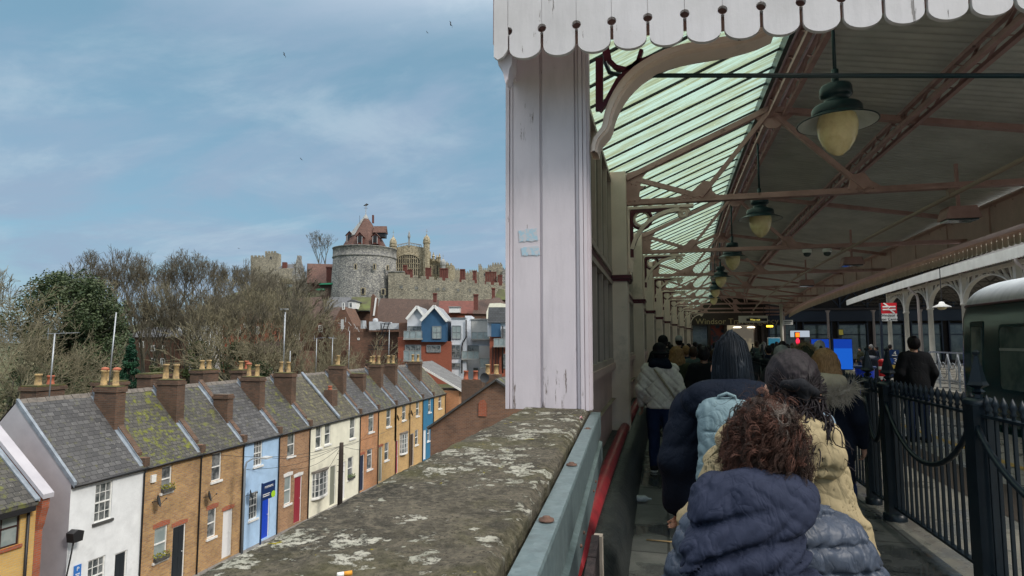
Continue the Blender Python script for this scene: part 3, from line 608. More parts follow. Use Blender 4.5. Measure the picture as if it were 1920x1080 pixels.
def fwin(parent, px0, py0, px1, py1, D, nx=1, ny=1, fm=None, gm=None, arch=False, name='window', off=-.06, fw=.12):
    "framed window standing on a wall that faces the viewer: frame > pane"
    fm = fm or M_trim; gm = gm or M_glass; f = MB(); a, b, c, d = pp(D,(px0,py1),(px1,py1),(px1,py0),(px0,py0)); a, b, c, d = [q+FH*off for q in (a,b,c,d)]
    def ln(p, q, w=fw): f.bar(p, q, .1, w) if abs((q-p).normalized().z) < .7 else f.bar(p, q, w, .1, up=FH)
    ln(a,b); ln(d,c); ln(a,d); ln(b,c)
    for k in range(1, nx): ln(a.lerp(b,k/nx), d.lerp(c,k/nx), fw*.6)
    for k in range(1, ny): ln(a.lerp(d,k/ny), b.lerp(c,k/ny), fw*.6)
    if arch:
        ctr = d.lerp(c,.5); r = (c-d).length/2; pts = [ctr-RH*r*math.cos(PI*k/8)+UZ*r*1.1*math.sin(PI*k/8) for k in range(9)]
        for p, q in zip(pts, pts[1:]): f.bar(p, q, .1, fw)
    o = f.build(name, fm, parent); g = MB(); poly = [a,b,c]+([ctr-RH*r*math.cos(PI*k/8)+UZ*r*1.1*math.sin(PI*k/8) for k in range(7,0,-1)] if arch else [])+[d]
    g.prism(poly, FH*.04); g.build('pane', gm, o, fix=True); return o
def gz(p): return hill(p.x, p.y)
def base(px, py, D): p = at_d(px, py, D); return Vector((p.x, p.y, min(gz(p), p.z)))
def crenel(mb, px0, px1, pyt, D, depth, pitch=5.0, mh=4.5, slope=0):
    x = px0
    while x < px1-1: 
        yy = pyt+slope*(x-px0); fbox(mb, x, yy-mh, min(x+pitch*.58, px1), yy+.3, D, depth); x += pitch
# round tower with conical timber-framed roof
D0 = 190.0; k0 = D0/FPX
tc_ = at_d(683,540,D0+10); tw = thing('round_tower', (tc_.x,tc_.y,gz(tc_)-1), 'great round grey stone castle tower with steep red tiled roof', 'tower')
def zpx(py, D=D0): return at_d(683,py,D).z
C0 = (tc_.x, tc_.y, 0); zb = gz(tc_)-4
MB().lathe([(10.9,zb),(10.75,zpx(560)),(10.1,zpx(480)),(10.05,zpx(477))], C0, 64).build('drum', M_flint, tw)
MB().lathe([(10.05,zpx(479)),(10.35,zpx(478)),(10.4,zpx(476.5)),(10.2,zpx(475)),(10.2,zpx(460.5)),(10.4,zpx(460)),(10.4,zpx(458.7)),(9.6,zpx(458.7)),(9.6,zpx(466)),(0,zpx(466))], C0, 64).build('parapet', M_ash, tw)
def cone(r0, z0, r1, z1, n=8, sy=1.0, rot=0): 
    m = MB(); a = [2*PI*(k+.5)/n+rot for k in range(n)]; f = lambda r, z: [(C0[0]+(RH*math.cos(t)+FH*math.sin(t)*sy).x*r, C0[1]+(RH*math.cos(t)+FH*math.sin(t)*sy).y*r, z) for t in a]
    m.add(f(r0,z0)+f(r1,z1), [(k, (k+1) % n, n+(k+1) % n, n+k) for k in range(n)]+[tuple(range(n, 2*n))]); return m
m = cone(7.9, zpx(462), 5.3, zpx(434)); m2 = cone(5.3, zpx(434), 1.0, zpx(398.5)); m.add(m2.v, m2.f); m.build('roof', M_tilr, tw)
hp = MB(); hp.add([tuple(v) for v in (Vector(C0)+UZ*zpx(435)-RH*5.25-FH*2.2, Vector(C0)+UZ*zpx(435)-RH*2.2-FH*5.2, Vector(C0)+UZ*zpx(398)-RH*.2-FH*1.1, Vector(C0)+UZ*zpx(398)-RH*1.0-FH*.4)], [(0,1,2,3)]); hp.build('lead_facet', M_leadr, tw)
ap = Vector(C0)+UZ*zpx(398.5); MB().lathe([(1.15,-.4),(.9,.4),(.25,1.4),(.12,1.6),(.1,4.2),(0,5.3)], ap, 8).build('spire_cap', M_leadr, tw)
vn = MB(); vn.bar(ap+UZ*3.6-RH*.6, ap+UZ*3.6+RH*.6, .1); vn.prism([ap+UZ*4.4-RH*.9, ap+UZ*4.3+RH*.2, ap+UZ*4.9+RH*.9, ap+UZ*5.2+RH*.1], FH*.06); vn.build('weather_vane', M_darkop, tw, fix=True)
def dormer(px, pyb, pyt, w, off, label=None, roofm=M_tilr, side=0):
    c = at_d(px, pyb, D0+10-off); z0, z1 = c.z, at_d(px, pyt, D0+10-off).z; zt = z1+w*.55; u = RH if not side else -FH*side; n = -FH if not side else RH*side
    u = RH if not side else FH
    b = MB().prism([c-u*w/2, c+u*w/2, c+u*w/2+UZ*(z1-z0), c+UZ*(zt-z0), c-u*w/2+UZ*(z1-z0)], -n*3.2); bo = b.build('dormer', M_darkop if side else M_chr, tw, fix=True)
    r = MB(); o = n*.35; e = UZ*(z1-z0-.15); A, B_, T = c-u*(w/2+.3)+e+o, c+u*(w/2+.3)+e+o, c+UZ*(zt-z0+.2)+o
    r.add([A,T,T-n*3.4,A-n*3.4,B_,B_-n*3.4], [(0,1,2,3),(1,4,5,2)]); r.build('dormer_roof', roofm, bo)
    g = MB().prism([c-u*w*.27+n*.03+UZ*.4, c+u*w*.27+n*.03+UZ*.4, c+u*w*.27+n*.03+UZ*(z1-z0), c+n*.03+UZ*(zt-z0-.5), c-u*w*.27+n*.03+UZ*(z1-z0)], n*.05); g.build('louvre', M_darkop, bo, fix=True)
    f = MB()
    for p, q in ((c-u*w*.35+n*.06, c-u*w*.35+n*.06+UZ*(z1-z0)), (c+u*w*.35+n*.06, c+u*w*.35+n*.06+UZ*(z1-z0))): f.bar(p, q, .18, .1, up=n)
    f.build('dormer_frame', mat('pale_grey_timber', (.35,.36,.36), rough=.7), bo)
dormer(674.5,457,443,2.0,7.6); dormer(703,457,443,2.0,7.4); dormer(655,457,441,2.2,3.5,roofm=M_leadr)
b = at_d(715,445,D0+9); 
rr_ = MB(); q0 = at_d(701,446,D0+8); q1 = at_d(725,446,D0+8); zt = at_d(713,424,D0+8).z; z_ = at_d(713,438,D0+8).z
rr_.prism([Vector((*q0.xy,z_))-FH*2,Vector((*q0.xy,zt)),Vector((*q0.xy,z_))+FH*2], RH*(q1-q0).length); rr_.build('big_dormer_roof', M_tilr, tw, fix=True)
rr_ = MB(); rr_.prism([Vector((*q0.xy,q0.z))-FH*1.6+RH*.3,Vector((*q0.xy,z_+.1))-FH*1.6+RH*.3,Vector((*q0.xy,z_+.1))+FH*1.6+RH*.3,Vector((*q0.xy,q0.z))+FH*1.6+RH*.3], RH*((q1-q0).length-.6)); rr_.build('big_dormer', M_darkop, tw, fix=True)
ch = MB(); fbox(ch, 697.5,403,700.5,418,D0+9.5,.8); ch.build('chimney', M_chr, tw); MB().tube([at_d(674.5,440,D0+8), at_d(674.5,404,D0+8)], .06, 6).build('finial', M_darkop, tw)
for (px, py, w, h, pale) in ((637,500,1.6,8,1),(667,500,1.8,9,1),(702.5,500,1.6,9,1),(727,502,1.2,8,1),(642,546,1.8,9,0),(681,546,3.2,11,1),(719,547,2.8,10,1),(690,446+12,0.0,0,0)):
    if not w: continue
    D_ = D0+10-math.sqrt(max(1, 10.4**2-((px-683)*k0)**2)); f = MB(); fbox(f, px-w-1.2*pale, py-h/2-1.2*pale, px+w+1.2*pale, py+h/2+pale, D_, .5, -.25); fo = f.build('window', M_gold if pale else M_flint, tw); g = MB(); fbox(g, px-w*.7, py-h*.45, px+w*.7, py+h*.45, D_, .4, -.32); g.build('pane', M_darkop, fo)
# curtain wall with battlements and houses' windows
cw = thing('castle_wall', base(840,560,192), 'long battlemented castle wall of buff stone with small windows', 'wall')
WT = [(735,517.5),(950,536.5)]; wy = lambda x: 517.5+19*(x-735)/215
m = MB(); slab(192, [(728,600),(965,600),(965,wy(965)),(757,wy(757)),(757,509.5),(728,509.5)], 3, m); x = 759
while x < 960: fbox(m, x, wy(x)-4.6, x+9, wy(x)+.8, 192, .7); x += 15.2
m.build('wall', M_heath, cw, fix=True)
m = MB(); fbox(m, 727,508.2,758,510.2,192,1,-.2); m.build('string_course', M_ash, cw)
for (px, py, w, h) in ((752,538,3.6,6.5),(781,540,3.4,6.5),(800,541,1.6,6),(821,542,3.4,6),(832.5,542,3.2,6),(859,544,2.8,6),(880.5,544,2.4,6),(894,543,1.6,4),(912,546,1.4,5)): fwin(cw, px-w, py-h/2, px+w, py+h/2, 192, 2, 2, M_heath, M_glass, fw=.2)
def cchim(px0, px1, pyt, pyb, D, n, label):
    t = thing('chimney_stack', at_d((px0+px1)/2,pyb,D), label, 'chimney', 'red chimneys behind the castle wall'); m = MB(); w = (px1-px0)/n
    for k in range(n): 
        fbox(m, px0+w*k+.25, pyt, px0+w*(k+1)-.25, pyb, D, 1.4); fbox(m, px0+w*k, pyt-.6, px0+w*(k+1)-.05, pyt+1.2, D, 1.7, -.15)
    fbox(m, px0-.4, pyb-3, px1+.4, pyb+6, D, 2, -.25); m.build('stack', M_chr, t)
for a in ((755.5,763,497.5,516,200,2,'tall red chimney pair before the great chapel window'),(763.5,773,506,518,198,2,'shorter red chimney stack just right of the great window chimney'),(797,808,502.5,520,200,3,'red triple chimney below the right chapel turret'),(824,840,503.5,523,200,4,'broad four-flued red chimney with pinkish tops on the castle wall'),(862,872,505,525,202,3,'red triple chimney behind the battlements right of the low tower'),(886,893.5,508,527,202,2,'narrow red chimney between the two right-hand castle towers'),(909.5,931,510,530,202,5,'widest red chimney row before the far right castle tower'),(933,942,516,531,201,2,'low red chimney at the right end, beside the station post')): cchim(*a)
# chapel: gabled front between domed turrets
cp_ = thing('chapel', base(770,540,225), 'honey stone gothic chapel with great window and domed corner turrets', 'chapel'); DC = 225
m = MB(); slab(DC, [(738,540),(800,540),(800,464),(790,463.5),(766,459),(743,464),(738,464)], 12, m); m.build('gable_wall', M_gold, cp_, fix=True)
f = MB(); A = at_d(742,512,DC)
def arcp(r, n=14, px=765, w=24.5, py=494, h=17): return [at_d(px-w*r*math.cos(PI*k/n), py-h*r*math.sin(PI*k/n)**.8, DC)-FH*.25 for k in range(n+1)]
ar1 = arcp(1.0); bl_, br_ = at_d(740.5,522,DC)-FH*.25, at_d(789.5,522,DC)-FH*.25
for p, q in zip([bl_]+ar1, ar1+[br_]): f.bar(p, q, .5, .35)
for k in range(1, 14): 
    px = 740.5+49*k/14; hh = 17*math.sin(math.acos(max(-1,min(1,(765-px)/24.5))))**.8; f.bar(at_d(px,522,DC)-FH*.2, at_d(px,494-hh*.96,DC)-FH*.2, .24 if k % 2 else .34, .2, up=FH)
for py in (503,494,485): f.bar(at_d(741,py,DC)-FH*.2, at_d(789,py,DC)-FH*.2, .2, .25)
wo_ = f.build('great_window', M_gold, cp_); g = MB().prism([bl_+FH*.2]+[p+FH*.2 for p in ar1]+[br_+FH*.2], FH*.02); g.build('pane', M_darkop, wo_, fix=True)
def turret(px, r, pyt, pyb, D, dome=True, par=None, m_=None, dz=13):
    c = at_d(px, pyb, D); R_ = r*D/FPX; z0, z1 = c.z, at_d(px,pyt,D).z; h = (pyb-pyt)*D/FPX; c = Vector((c.x,c.y,0)); d = dz*D/FPX
    m = MB().lathe([(R_,z0),(R_,z1-.3),(R_*1.18,z1),(R_*1.18,z1+.6),(R_,z1+.6),(R_,z1+d*.22),(R_*1.1,z1+d*.25),(R_*1.05,z1+d*.45),(R_*.75,z1+d*.68),(R_*.3,z1+d*.85),(R_*.12,z1+d*.95),(R_*.2,z1+d),(.05,z1+d*1.05),(.05,z1+d*1.5),(0,z1+d*1.7)], c, 8, smooth=False); m.bar(Vector((*c.xy,z1+d*1.35))-RH*.3, Vector((*c.xy,z1+d*1.35))+RH*.3, .12)
    return m.build('turret', m_ or M_gold, par)
turret(736,6.6,462,530,DC-1,par=cp_,dz=20); turret(799,6.4,456,530,DC-1,par=cp_,dz=17)
m = MB(); 
for k in range(16):
    px = 744+46*k/15; y_ = 459+4.6*abs(px-767)/23.5; m.bar(at_d(px,y_,DC), at_d(px,y_-4,DC), .18, .18, up=FH)
for s_ in (0,1): m.bar(at_d(767,455,DC), at_d(744 if s_ else 790,459.4,DC), .3, .3)
m.bar(at_d(767,462,DC), at_d(767,444,DC), .6, .5, up=FH); m.lathe([(.5,0),(.6,.5),(.1,2.6),(0,2.8)], at_d(767,446,DC), 6); m.build('pierced_parapet', M_leadr, cp_)
m = MB(); slab(DC+4, [(800,540),(836,540),(836,500),(826,493),(824,487),(805,484),(800,484)], 10, m); m.build('nave', M_gold, cp_, fix=True)
for (px, pt, pb) in ((812.5,472,490),(819.5,477,490),(824,474,492),(838,489,505)): 
    m = MB(); c = at_d(px,pb,DC+3); h = (pb-pt)*DC/FPX; m.lathe([(.5,0),(.5,h*.5),(.75,h*.55),(.4,h*.62),(.12,h*.95),(0,h)], c, 6, smooth=False); m.build('pinnacle', M_gold, cp_)
turret(830.5,5.2,497,522,DC+2,par=cp_,dz=13,m_=M_leadr)
m = MB(); slab(DC+3,[(822,540),(850,540),(850,497),(822,497)],6,m); crenel(m,822,850,497,DC+3,.8,5.5,3.5); m.build('battlemented_tower', M_gold, cp_, fix=True)
for k in range(3): fwin(cp_, 806+6*k, 498, 809.5+6*k, 515, DC+3.9, 1, 1, M_gold, M_darkop, True, fw=.3)
for (label, D, parts) in (('low battlemented grey castle tower right of the chapel', 240, [(849,506.5,862,540),(862,512,880,540),(880,509,896,540)]), ('stepped battlemented castle tower at the right, beside the station post', 240, [(897,498,903,540),(903,505.5,915,540),(915,499.5,923,540),(923,495.5,942,540)]), ('dark stub of a castle tower cut off by the station post', 235, [(942,505,962,540)]), ('small battlemented castle tower far left on the skyline', 260, [(470,482,497,552),(497,474,519,552)])):
    px, py = parts[0][0], parts[0][3]; t = thing('castle_tower', base(px,py,D), label, 'tower', 'battlemented castle towers'); m = MB()
    for a in parts: 
        fbox(m, *a, D, 5); crenel(m, a[0], a[2], a[1], D, .8, max(3.2,(a[2]-a[0])/4), 3.2)
    m.build('wall', M_heath if D != 235 else M_flint, t)
    for a in parts[1:3]: w = (a[0]+a[2])/2; fwin(t, w-1.5, a[1]+7, w+1.5, a[1]+12, D, 1, 1, M_ash, M_darkop, fw=.15)
# red roofed range left of the tower
t = thing('red_roofed_house', base(590,545,205), 'stone gabled house with long red tiled roof left of the round tower', 'house')
m = MB(); slab(205, [(548,590),(575,590),(575,531),(562,482),(558,480),(548,512)], 1, m); m.build('gable_wall', M_ash, t, fix=True)
m = MB(); slab(206, [(562,545),(640,545),(640,530),(570,530)], 8, m); m.build('wall', M_chr, t, fix=True)
q = pp(205,(563,489),(630,491),(632,531),(574,531)); m = MB().add([q[0]+FH*7,q[1]+FH*7,q[2],q[3]],[(0,1,2,3)]); m.build('roof', M_tilr, t)
m = MB(); fbox(m,612,500,622,532,203,1.5); fbox(m,611,500,623,503,203,1.7,-.1); m.build('chimney', M_chr, t); m = MB(); fbox(m,557,479,563,490,206,1.5); m.build('gable_chimney', M_ash, t)
t = thing('green_shed', base(608,550,195), 'small dark shed with bright green canvas roofs beside the tower', 'shed'); m = MB(); fbox(m,600,532,623,560,195,3); m.build('wall', M_tilb, t); M_grn = mat('green_canvas', (.03,.22,.12), (.02,.16,.09), 1, .6, world=True); m = MB(); slab(194,[(597,534),(601,531),(624,530),(624,533)],3,m); slab(194,[(590,544),(595,541),(607,541),(607,544)],3,m); m.build('roof', M_grn, t, fix=True)
t = thing('dark_roofed_house', base(535,515,215), 'small dark roofed house with chimney between trees and red roof', 'house'); m = MB(); slab(215,[(518,530),(553,530),(553,503),(518,503)],6,m); m.build('wall', M_heath, t, fix=True); q = pp(215,(524,493),(552,492),(556,507),(515,507)); m = MB().add([q[0]+FH*4,q[1]+FH*4,q[2],q[3]],[(0,1,2,3)]); m.build('roof', M_slb, t); m = MB(); fbox(m,529,491.5,536.5,506,216,1.4); m.build('chimney', M_chr, t)
# houses under the castle wall
def range_house(label, D, walls, wm, roofpts, rm, depth, wins=(), chims=(), cat='house', name='town_house', rdepth=5, fm=None):
    x = sum(p[0] for p in walls)/len(walls); y = max(p[1] for p in walls); t = thing(name, base(x,y,D), label, cat); m = MB(); slab(D, walls, depth, m); m.build('wall', wm, t, fix=True)
    if roofpts:
        q = pp(D, *roofpts); n = len(q)//2; m = MB().add([p+FH*rdepth for p in q[:n]]+[p-FH*.4 for p in q[n:]], [tuple(range(2*n))]); m.build('roof', rm, t)
    for w in wins: fwin(t, *w[:4], D, *(w[4:6] or (2,2)), fm or M_trim, M_glass)
    for c in chims: 
        m = MB(); fbox(m, *c[:4], D+(c[4] if len(c) > 4 else 1), 1.2); fbox(m, c[0]-.6, c[1]-.5, c[2]+.6, c[1]+2, D+(c[4] if len(c) > 4 else 1), 1.5, -.15); m.build('chimney', M_chr, t)
    return t
range_house('long brown tiled house under the castle wall, right of the brick party wall', 128, [(700,660),(822,660),(822,606),(700,606)], B_town, [(704,556),(818,559),(822,607),(700,607)], M_tilb, 9, chims=[(812,550,818,566)])
range_house('dark slated house under the round tower with mossy roof and white dormer', 131, [(600,650),(700,650),(700,583),(600,583)], B_town, [(606,554),(697,554),(700,584),(600,584)], M_slb, 9)
t = thing('dormer_roof', at_d(675,580,129), 'mossy green roof slope with white dormer window under the tower', 'roof'); q = pp(129,(650,556),(695,556),(697,582),(655,582)); m = MB().prism([q[0]+FH*4,q[1]+FH*4,q[2],q[3]], FH*.3+UZ*.2); m.build('slope', M_tilg, t, fix=True)
m = MB(); fbox(m,653,564,668.5,579,127.6,3); mo = m.build('dormer', M_trim, t); fwin(t,655,567,660.5,577,127.6,1,1); m = MB(); slab(127.5,[(651,564.5),(660,561),(670,564.5),(670,566),(651,566)],4,m); m.build('dormer_cap', M_slb, t, fix=True)
t = thing('party_wall', base(698,600,126), 'brown brick party wall and white verge between the two roofs', 'wall'); m = MB(); slab(126,[(690,640),(703,640),(707,560),(699,551),(696,556)],1.2,m); m.build('wall', B_town, t, fix=True); m = MB(); slab(125.8,[(699,592),(702,592),(706.5,558),(703.5,558)],.3,m); m.build('verge', M_trim, t, fix=True)
range_house('old gabled house with sagging brown roof among bare trees', 120, [(520,700),(612,700),(612,596),(520,596)], B_town, [(540,556),(588,553),(612,600),(515,600)], M_tilb, 9, wins=[(551,610,562,637,3,5),(598,610,605,622,2,2)])
range_house('half hidden gabled brick house with white lattice window', 116, [(612,680),(662,680),(662,610),(646,576),(640,576),(622,610)], B_town, [(612,574),(640,572),(622,612),(604,612)], M_tilb, 8, wins=[(642,568,646,580,1,2)])
range_house('low brown brick building with flat roof terrace behind the terrace chimneys', 104, [(650,720),(760,720),(760,622),(650,622)], B_town, None, None, 10, wins=[(671,634,674,637,1,1)])
t = thing('roof_ducts', at_d(720,620,103), 'pale grey ventilation boxes on the flat roof terrace', 'ducts'); m = MB(); fbox(m,692,603,713,619,103,2); fbox(m,716,606,749,617,103,2); fbox(m,676,601,684,616,103.5,1); fbox(m,714,604,733,606,102.9,1); m.lathe([(.45,0),(.45,.5),(.3,.7),(0,.75)], at_d(704,605,103.5), 14); m.build('ducts', mat('pale_duct_grey', (.5,.53,.56), (.36,.38,.4), .9, .5, world=True), t)
t = thing('terrace_furniture', at_d(650,620,103), 'jumble of white garden furniture and trellis on the flat roof', 'furniture'); m = MB(); rr = random.Random(9)
for k in range(12): 
    px = rr.uniform(640,690); py = rr.uniform(600,618); p = at_d(px,py,103+rr.uniform(0,2)); q = p+RH*rr.uniform(-.8,.8)+UZ*rr.uniform(-1,1); m.bar(p, q, .06)
fbox(m,639,599,644,617,103.5,.2); fbox(m,676,601,680,615,103.5,.2); m.build('trellis', mat('dull_white_timber', (.42,.43,.43), rough=.7), t)
t = thing('fire_escape', at_d(735,640,102), 'dark steel fire escape stair on the brown brick building', 'stair'); m = MB()
for s_ in (0,1): m.bar(at_d(705+s_*6,655,102), at_d(722+s_*8,605,102), .12)
for k in range(14): p = at_d(705+17*k/13,655-50*k/13,102); m.bar(p, p+RH*.9, .3, .06)
for (a, b) in (((690,655),(745,655)),((705,618),(745,618)),((690,648),(745,648))): m.bar(at_d(*a,102), at_d(*b,102), .1)
for k in range(9): m.bar(at_d(692+6*k,655,102), at_d(692+6*k,648,102), .05, .05, up=FH)
m.build('stair', M_darkop, t)
range_house('house with dark red tiled roof right of the brown tiled range', 132, [(815,640),(893,640),(893,586),(815,586)], B_red, [(817,561),(885,561),(893,588),(815,588)], M_chr, 8, wins=())
t = thing('white_dormer', at_d(851,582,129), 'flat white dormer box on the dark red roof', 'dormer'); m = MB(); fbox(m,842,576,862,586,129,3); m.build('box', M_trim, t); m = MB(); fbox(m,841,574.6,863,576.2,129,3.2,-.2); m.build('cap', M_leadr, t)
range_house('dark roofed house with tall chimney right of the dark red roof', 126, [(888,640),(945,640),(945,588),(888,588)], B_town, [(893,560),(930,556),(945,590),(886,588)], M_tilb, 8, chims=[(888,552,896,586),(922,540,928,560)])
t = thing('cream_gable', base(928,590,118), 'cream gable end with brown roof at the right edge of the town', 'house'); m = MB(); slab(118,[(912,640),(948,640),(948,570),(938,568),(918,569),(912,585)],5,m); m.build('wall', M_rcream, t, fix=True); q = pp(118,(924,556),(936,556),(950,571),(914,571)); m = MB().add([q[0]+FH*3,q[1]+FH*3,q[2],q[3]],[(0,1,2,3)]); m.build('roof', M_tilb, t)
t = thing('mossy_roof_house', base(938,560,140), 'steep green mossy roof peeping above the cream gable', 'house'); q = pp(140,(934,539),(945,541),(950,562),(926,562)); m = MB().prism([q[0]+FH*3,q[1]+FH*3,q[2],q[3]], FH*4-UZ*1.0); m.build('roof', M_tilg, t, fix=True); m = MB(); fbox(m,927,560,950,640,140.5,5); m.build('wall', B_town, t)
# modern apartments
DA = 100; M_bclad = mat('slate_blue_cladding', (.035,.10,.19), (.03,.085,.165), 1.2, .5, world=True); M_wrend = mat('cool_white_render', (.62,.65,.69), (.54,.57,.61), .7, .7, world=True); M_bal = glassmat('balcony_glass', (.20,.25,.26), .1, (.27,.32,.33)); M_gcl = mat('pale_grey_panel', (.36,.37,.36), (.3,.31,.3), .8, .6, world=True); M_rbr = brickmat('bright_red_brick', (.30,.075,.042), (.24,.06,.035), (.24,.13,.09), soilamt=.15); M_gfr = mat('grey_window_frame', (.2,.22,.23), rough=.5)
def apart(label, name='apartment_block', px=800): return thing(name, base(px,690,DA), label, 'apartments', 'modern apartments below the castle')
t = apart('modern apartment block with slate-blue gable above red brick', px=815)
m = MB(); slab(DA-.6,[(790,641),(837,641),(837,602),(814.5,576.5),(790,602)],9,m); m.build('blue_gable', M_bclad, t, fix=True); m = MB(); m.prism([p for p in (at_d(837,641,DA-.6),at_d(845.5,641,DA+8),at_d(845.5,603,DA+8),at_d(837,602,DA-.6))], -RH*.1); m.build('blue_return', M_bclad, t, fix=True)
m = MB(); slab(DA,[(746,720),(846,720),(846,640.5),(746,632)],9,m); m.build('brick_base', M_rbr, t, fix=True)
r = MB(); A, T, B_ = at_d(788.5,602,DA-1), at_d(814.5,574,DA-1), at_d(838.5,603,DA-1); 
for p, q in ((A,T),(T,B_)): r.prism([p,q,q+FH*13,p+FH*13], UZ*.18)
r.build('roof', M_slg, t, fix=True)
r = MB(); 
for p, q in ((A,T),(T,B_)): r.bar(p-FH*.05+UZ*.05, q-FH*.05+UZ*.05, .15, .45)
r.build('barge_board', M_trim, t)
fwin(t,811,612,827,634.5,DA-.66,2,2,M_gfr,M_curt); fwin(t,800.5,647.5,826,660,DA-.06,3,1,M_gfr,M_glass); fwin(t,760,647,789,675,DA-.06,3,1,M_gfr,M_glass)
def balcony(t, px0, px1, pyt, pyb, D, m_=None):
    b = MB(); fbox(b,px0,pyt,px1,pyb,D-1.6,.05); bo = b.build('balcony_glass', M_bal, t); s = MB(); fbox(s,px0-1,pyb,px1+1,pyb+3,D-1.7,1.6); fbox(s,px0,pyt-.8,px1,pyt,D-1.65,.12)
    for k in range(4): p = px0+(px1-px0)*k/3; fbox(s,p-.4,pyt,p+.4,pyb,D-1.68,.06)
    s.build('balcony', M_leadr, t)
balcony(t,757,789,658,675,DA)
t = apart('apartment block with pale rendered gable left of the slate-blue one', px=775)
m = MB(); slab(DA+.8,[(763,640),(794,640),(794,596),(782,577.5),(764,597)],9,m); m.build('pale_gable', M_wrend, t, fix=True); r = MB(); A, T, B_ = at_d(762,599,DA+.3), at_d(782,575,DA+.3), at_d(796,594,DA+.3)
for p, q in ((A,T),(T,B_)): r.prism([p,q,q+FH*11,p+FH*11], UZ*.18)
r.build('roof', M_slg, t, fix=True); r = MB()
for p, q in ((A,T),(T,B_)): r.bar(p-FH*.05+UZ*.05, q-FH*.05+UZ*.05, .15, .4)
r.build('barge_board', M_trim, t); fwin(t,765,612,790,634,DA+.75,3,1,M_gfr,M_glass); balcony(t,757,791,621,634,DA+.75)
m = MB(); fbox(m,748,605,763,700,DA+2,3); m.build('brick_stair_tower', B_town, t)
t = apart('flat roofed white apartment bay right of the slate-blue gable', px=860)
m = MB(); fbox(m,846,597,875,720,DA+1,9); m.build('wall', M_wrend, t); m = MB(); fbox(m,845,595.5,874,597,DA+.8,9); m.build('parapet_cap', M_gfr, t)
for w in ((848,611,864,635,2,2),(846.5,647,862.5,671,2,2),(846,681,862.5,690,2,1)): fwin(t,*w[:4],DA+.94,w[4],w[5],M_gfr,M_curt if w[1] == 611 else M_glass)
m = MB(); m.tube(pp(DA+.7,(874,600),(874,632),(868,642),(866,650),(866,700)), .12, 6); m.build('downpipe', M_black, t)
t = apart('stepped balconied white apartment block with grey panels', px=895)
m = MB(); fbox(m,872,634,924,720,DA+3,9); fbox(m,872,592,884,634,DA+4,8); m.build('wall', M_wrend, t); m = MB(); fbox(m,883,599,914,623,DA+4,7); fbox(m,898,648,922,671,DA+2,2); fbox(m,882,597.6,915,599,DA+3.8,7); m.build('grey_panel', M_gcl, t)
for w in ((877,648,897,671,3,1),(900,673,918,682,2,1),(888,690,896,705,1,1)): fwin(t,*w[:4],DA+2.9,w[4],w[5],M_gfr,M_glass)
balcony(t,884,917,623,635,DA+3.6); balcony(t,866,898,659,672,DA+2.2); balcony(t,900,922,672,688,DA+1.5)
t = apart('apartment block with slate mansard and blue panel beside the station post', px=935)
m = MB(); fbox(m,918,631,960,720,DA-2,9); m.build('brick_base', M_rbr, t); m = MB(); fbox(m,914,604,960,631,DA-1.8,9); m.build('upper_wall', M_wrend, t); m = MB(); slab(DA-2.3,[(914.5,605),(962,605),(962,576),(916,576)],6,m); m.build('mansard', M_slb, t, fix=True); m = MB(); fbox(m,921,607,938.5,631.5,DA-2.6,1); m.build('blue_panel', M_bclad, t)
fwin(t,940,617,950,633,DA-2.06,2,2,M_gfr,M_glass); fwin(t,943,664,950,690,DA-2.06,1,2,M_gfr,M_glass); balcony(t,926,955,635,648,DA-2); m = MB()
for px in (924,929.5,935): fbox(m,px-.7,650,px+.7,697,DA-2,.2,-.2)
m.build('dark_slots', M_darkop, t); MB().tube(pp(DA-3,(942.5,611),(942.5,700)), .12, 6).build('downpipe', M_black, t)
# houses half hidden by the wood on the left
range_house('white stuccoed villa glimpsed through the bare trees', 107, [(330,700),(402,700),(402,606),(330,606)], M_white, [(335,598),(398,598),(404,607),(326,607)], M_slb, 9, wins=[(340,620,348,634,2,3),(360,620,368,634,2,3),(384,620,392,634,2,3),(360,650,368,666,2,3)])
range_house('brown brick villa with white sash windows behind the conifer', 104, [(240,720),(335,720),(335,630),(240,630)], B_town, [(246,612),(330,612),(338,632),(236,632)], M_slb, 9, wins=[(262,640,270,652,2,2),(284,648,291,658,2,2),(302,648,309,658,2,2),(284,672,291,684,2,2),(302,672,309,684,2,2)])
range_house('red brick gabled house with white gable window among the trees', 110, [(400,700),(500,700),(500,600),(470,600),(461,588),(450,600),(400,600)], B_red, [(400,582),(500,582),(505,602),(395,602)], M_tilb, 9, wins=[(443,612,451,626,2,2),(458,604,466,614,2,2),(478,612,486,626,2,2)])
range_house('dark brick house low behind the terrace chimneys', 96, [(455,730),(560,730),(560,660),(455,660)], B_town, [(460,640),(555,640),(565,662),(450,662)], M_tilb, 9, wins=[(502,690,512,702,2,3),(522,690,530,698,2,2),(440,690,448,698,2,2)])
# street lights among the trees
for (px, pyt, pyb, lab, D) in ((533,580,700,'tall grey lamp post with flat twin head among the trees',88),):
    b = at_d(px,pyb,D); tt = at_d(px+1,pyt,D); t = thing('lamp_post', base(px,pyb,D), lab, 'lamp post'); MB().tube([Vector((b.x,b.y,gz(b))), tt], [.12,.07], 8).build('post', M_steel, t); m = MB(); m.box(tt+Vector((-.6,-.2,-.1)), tt+Vector((.5,.2,.12))); m.build('lamp_head', M_leadr, t)
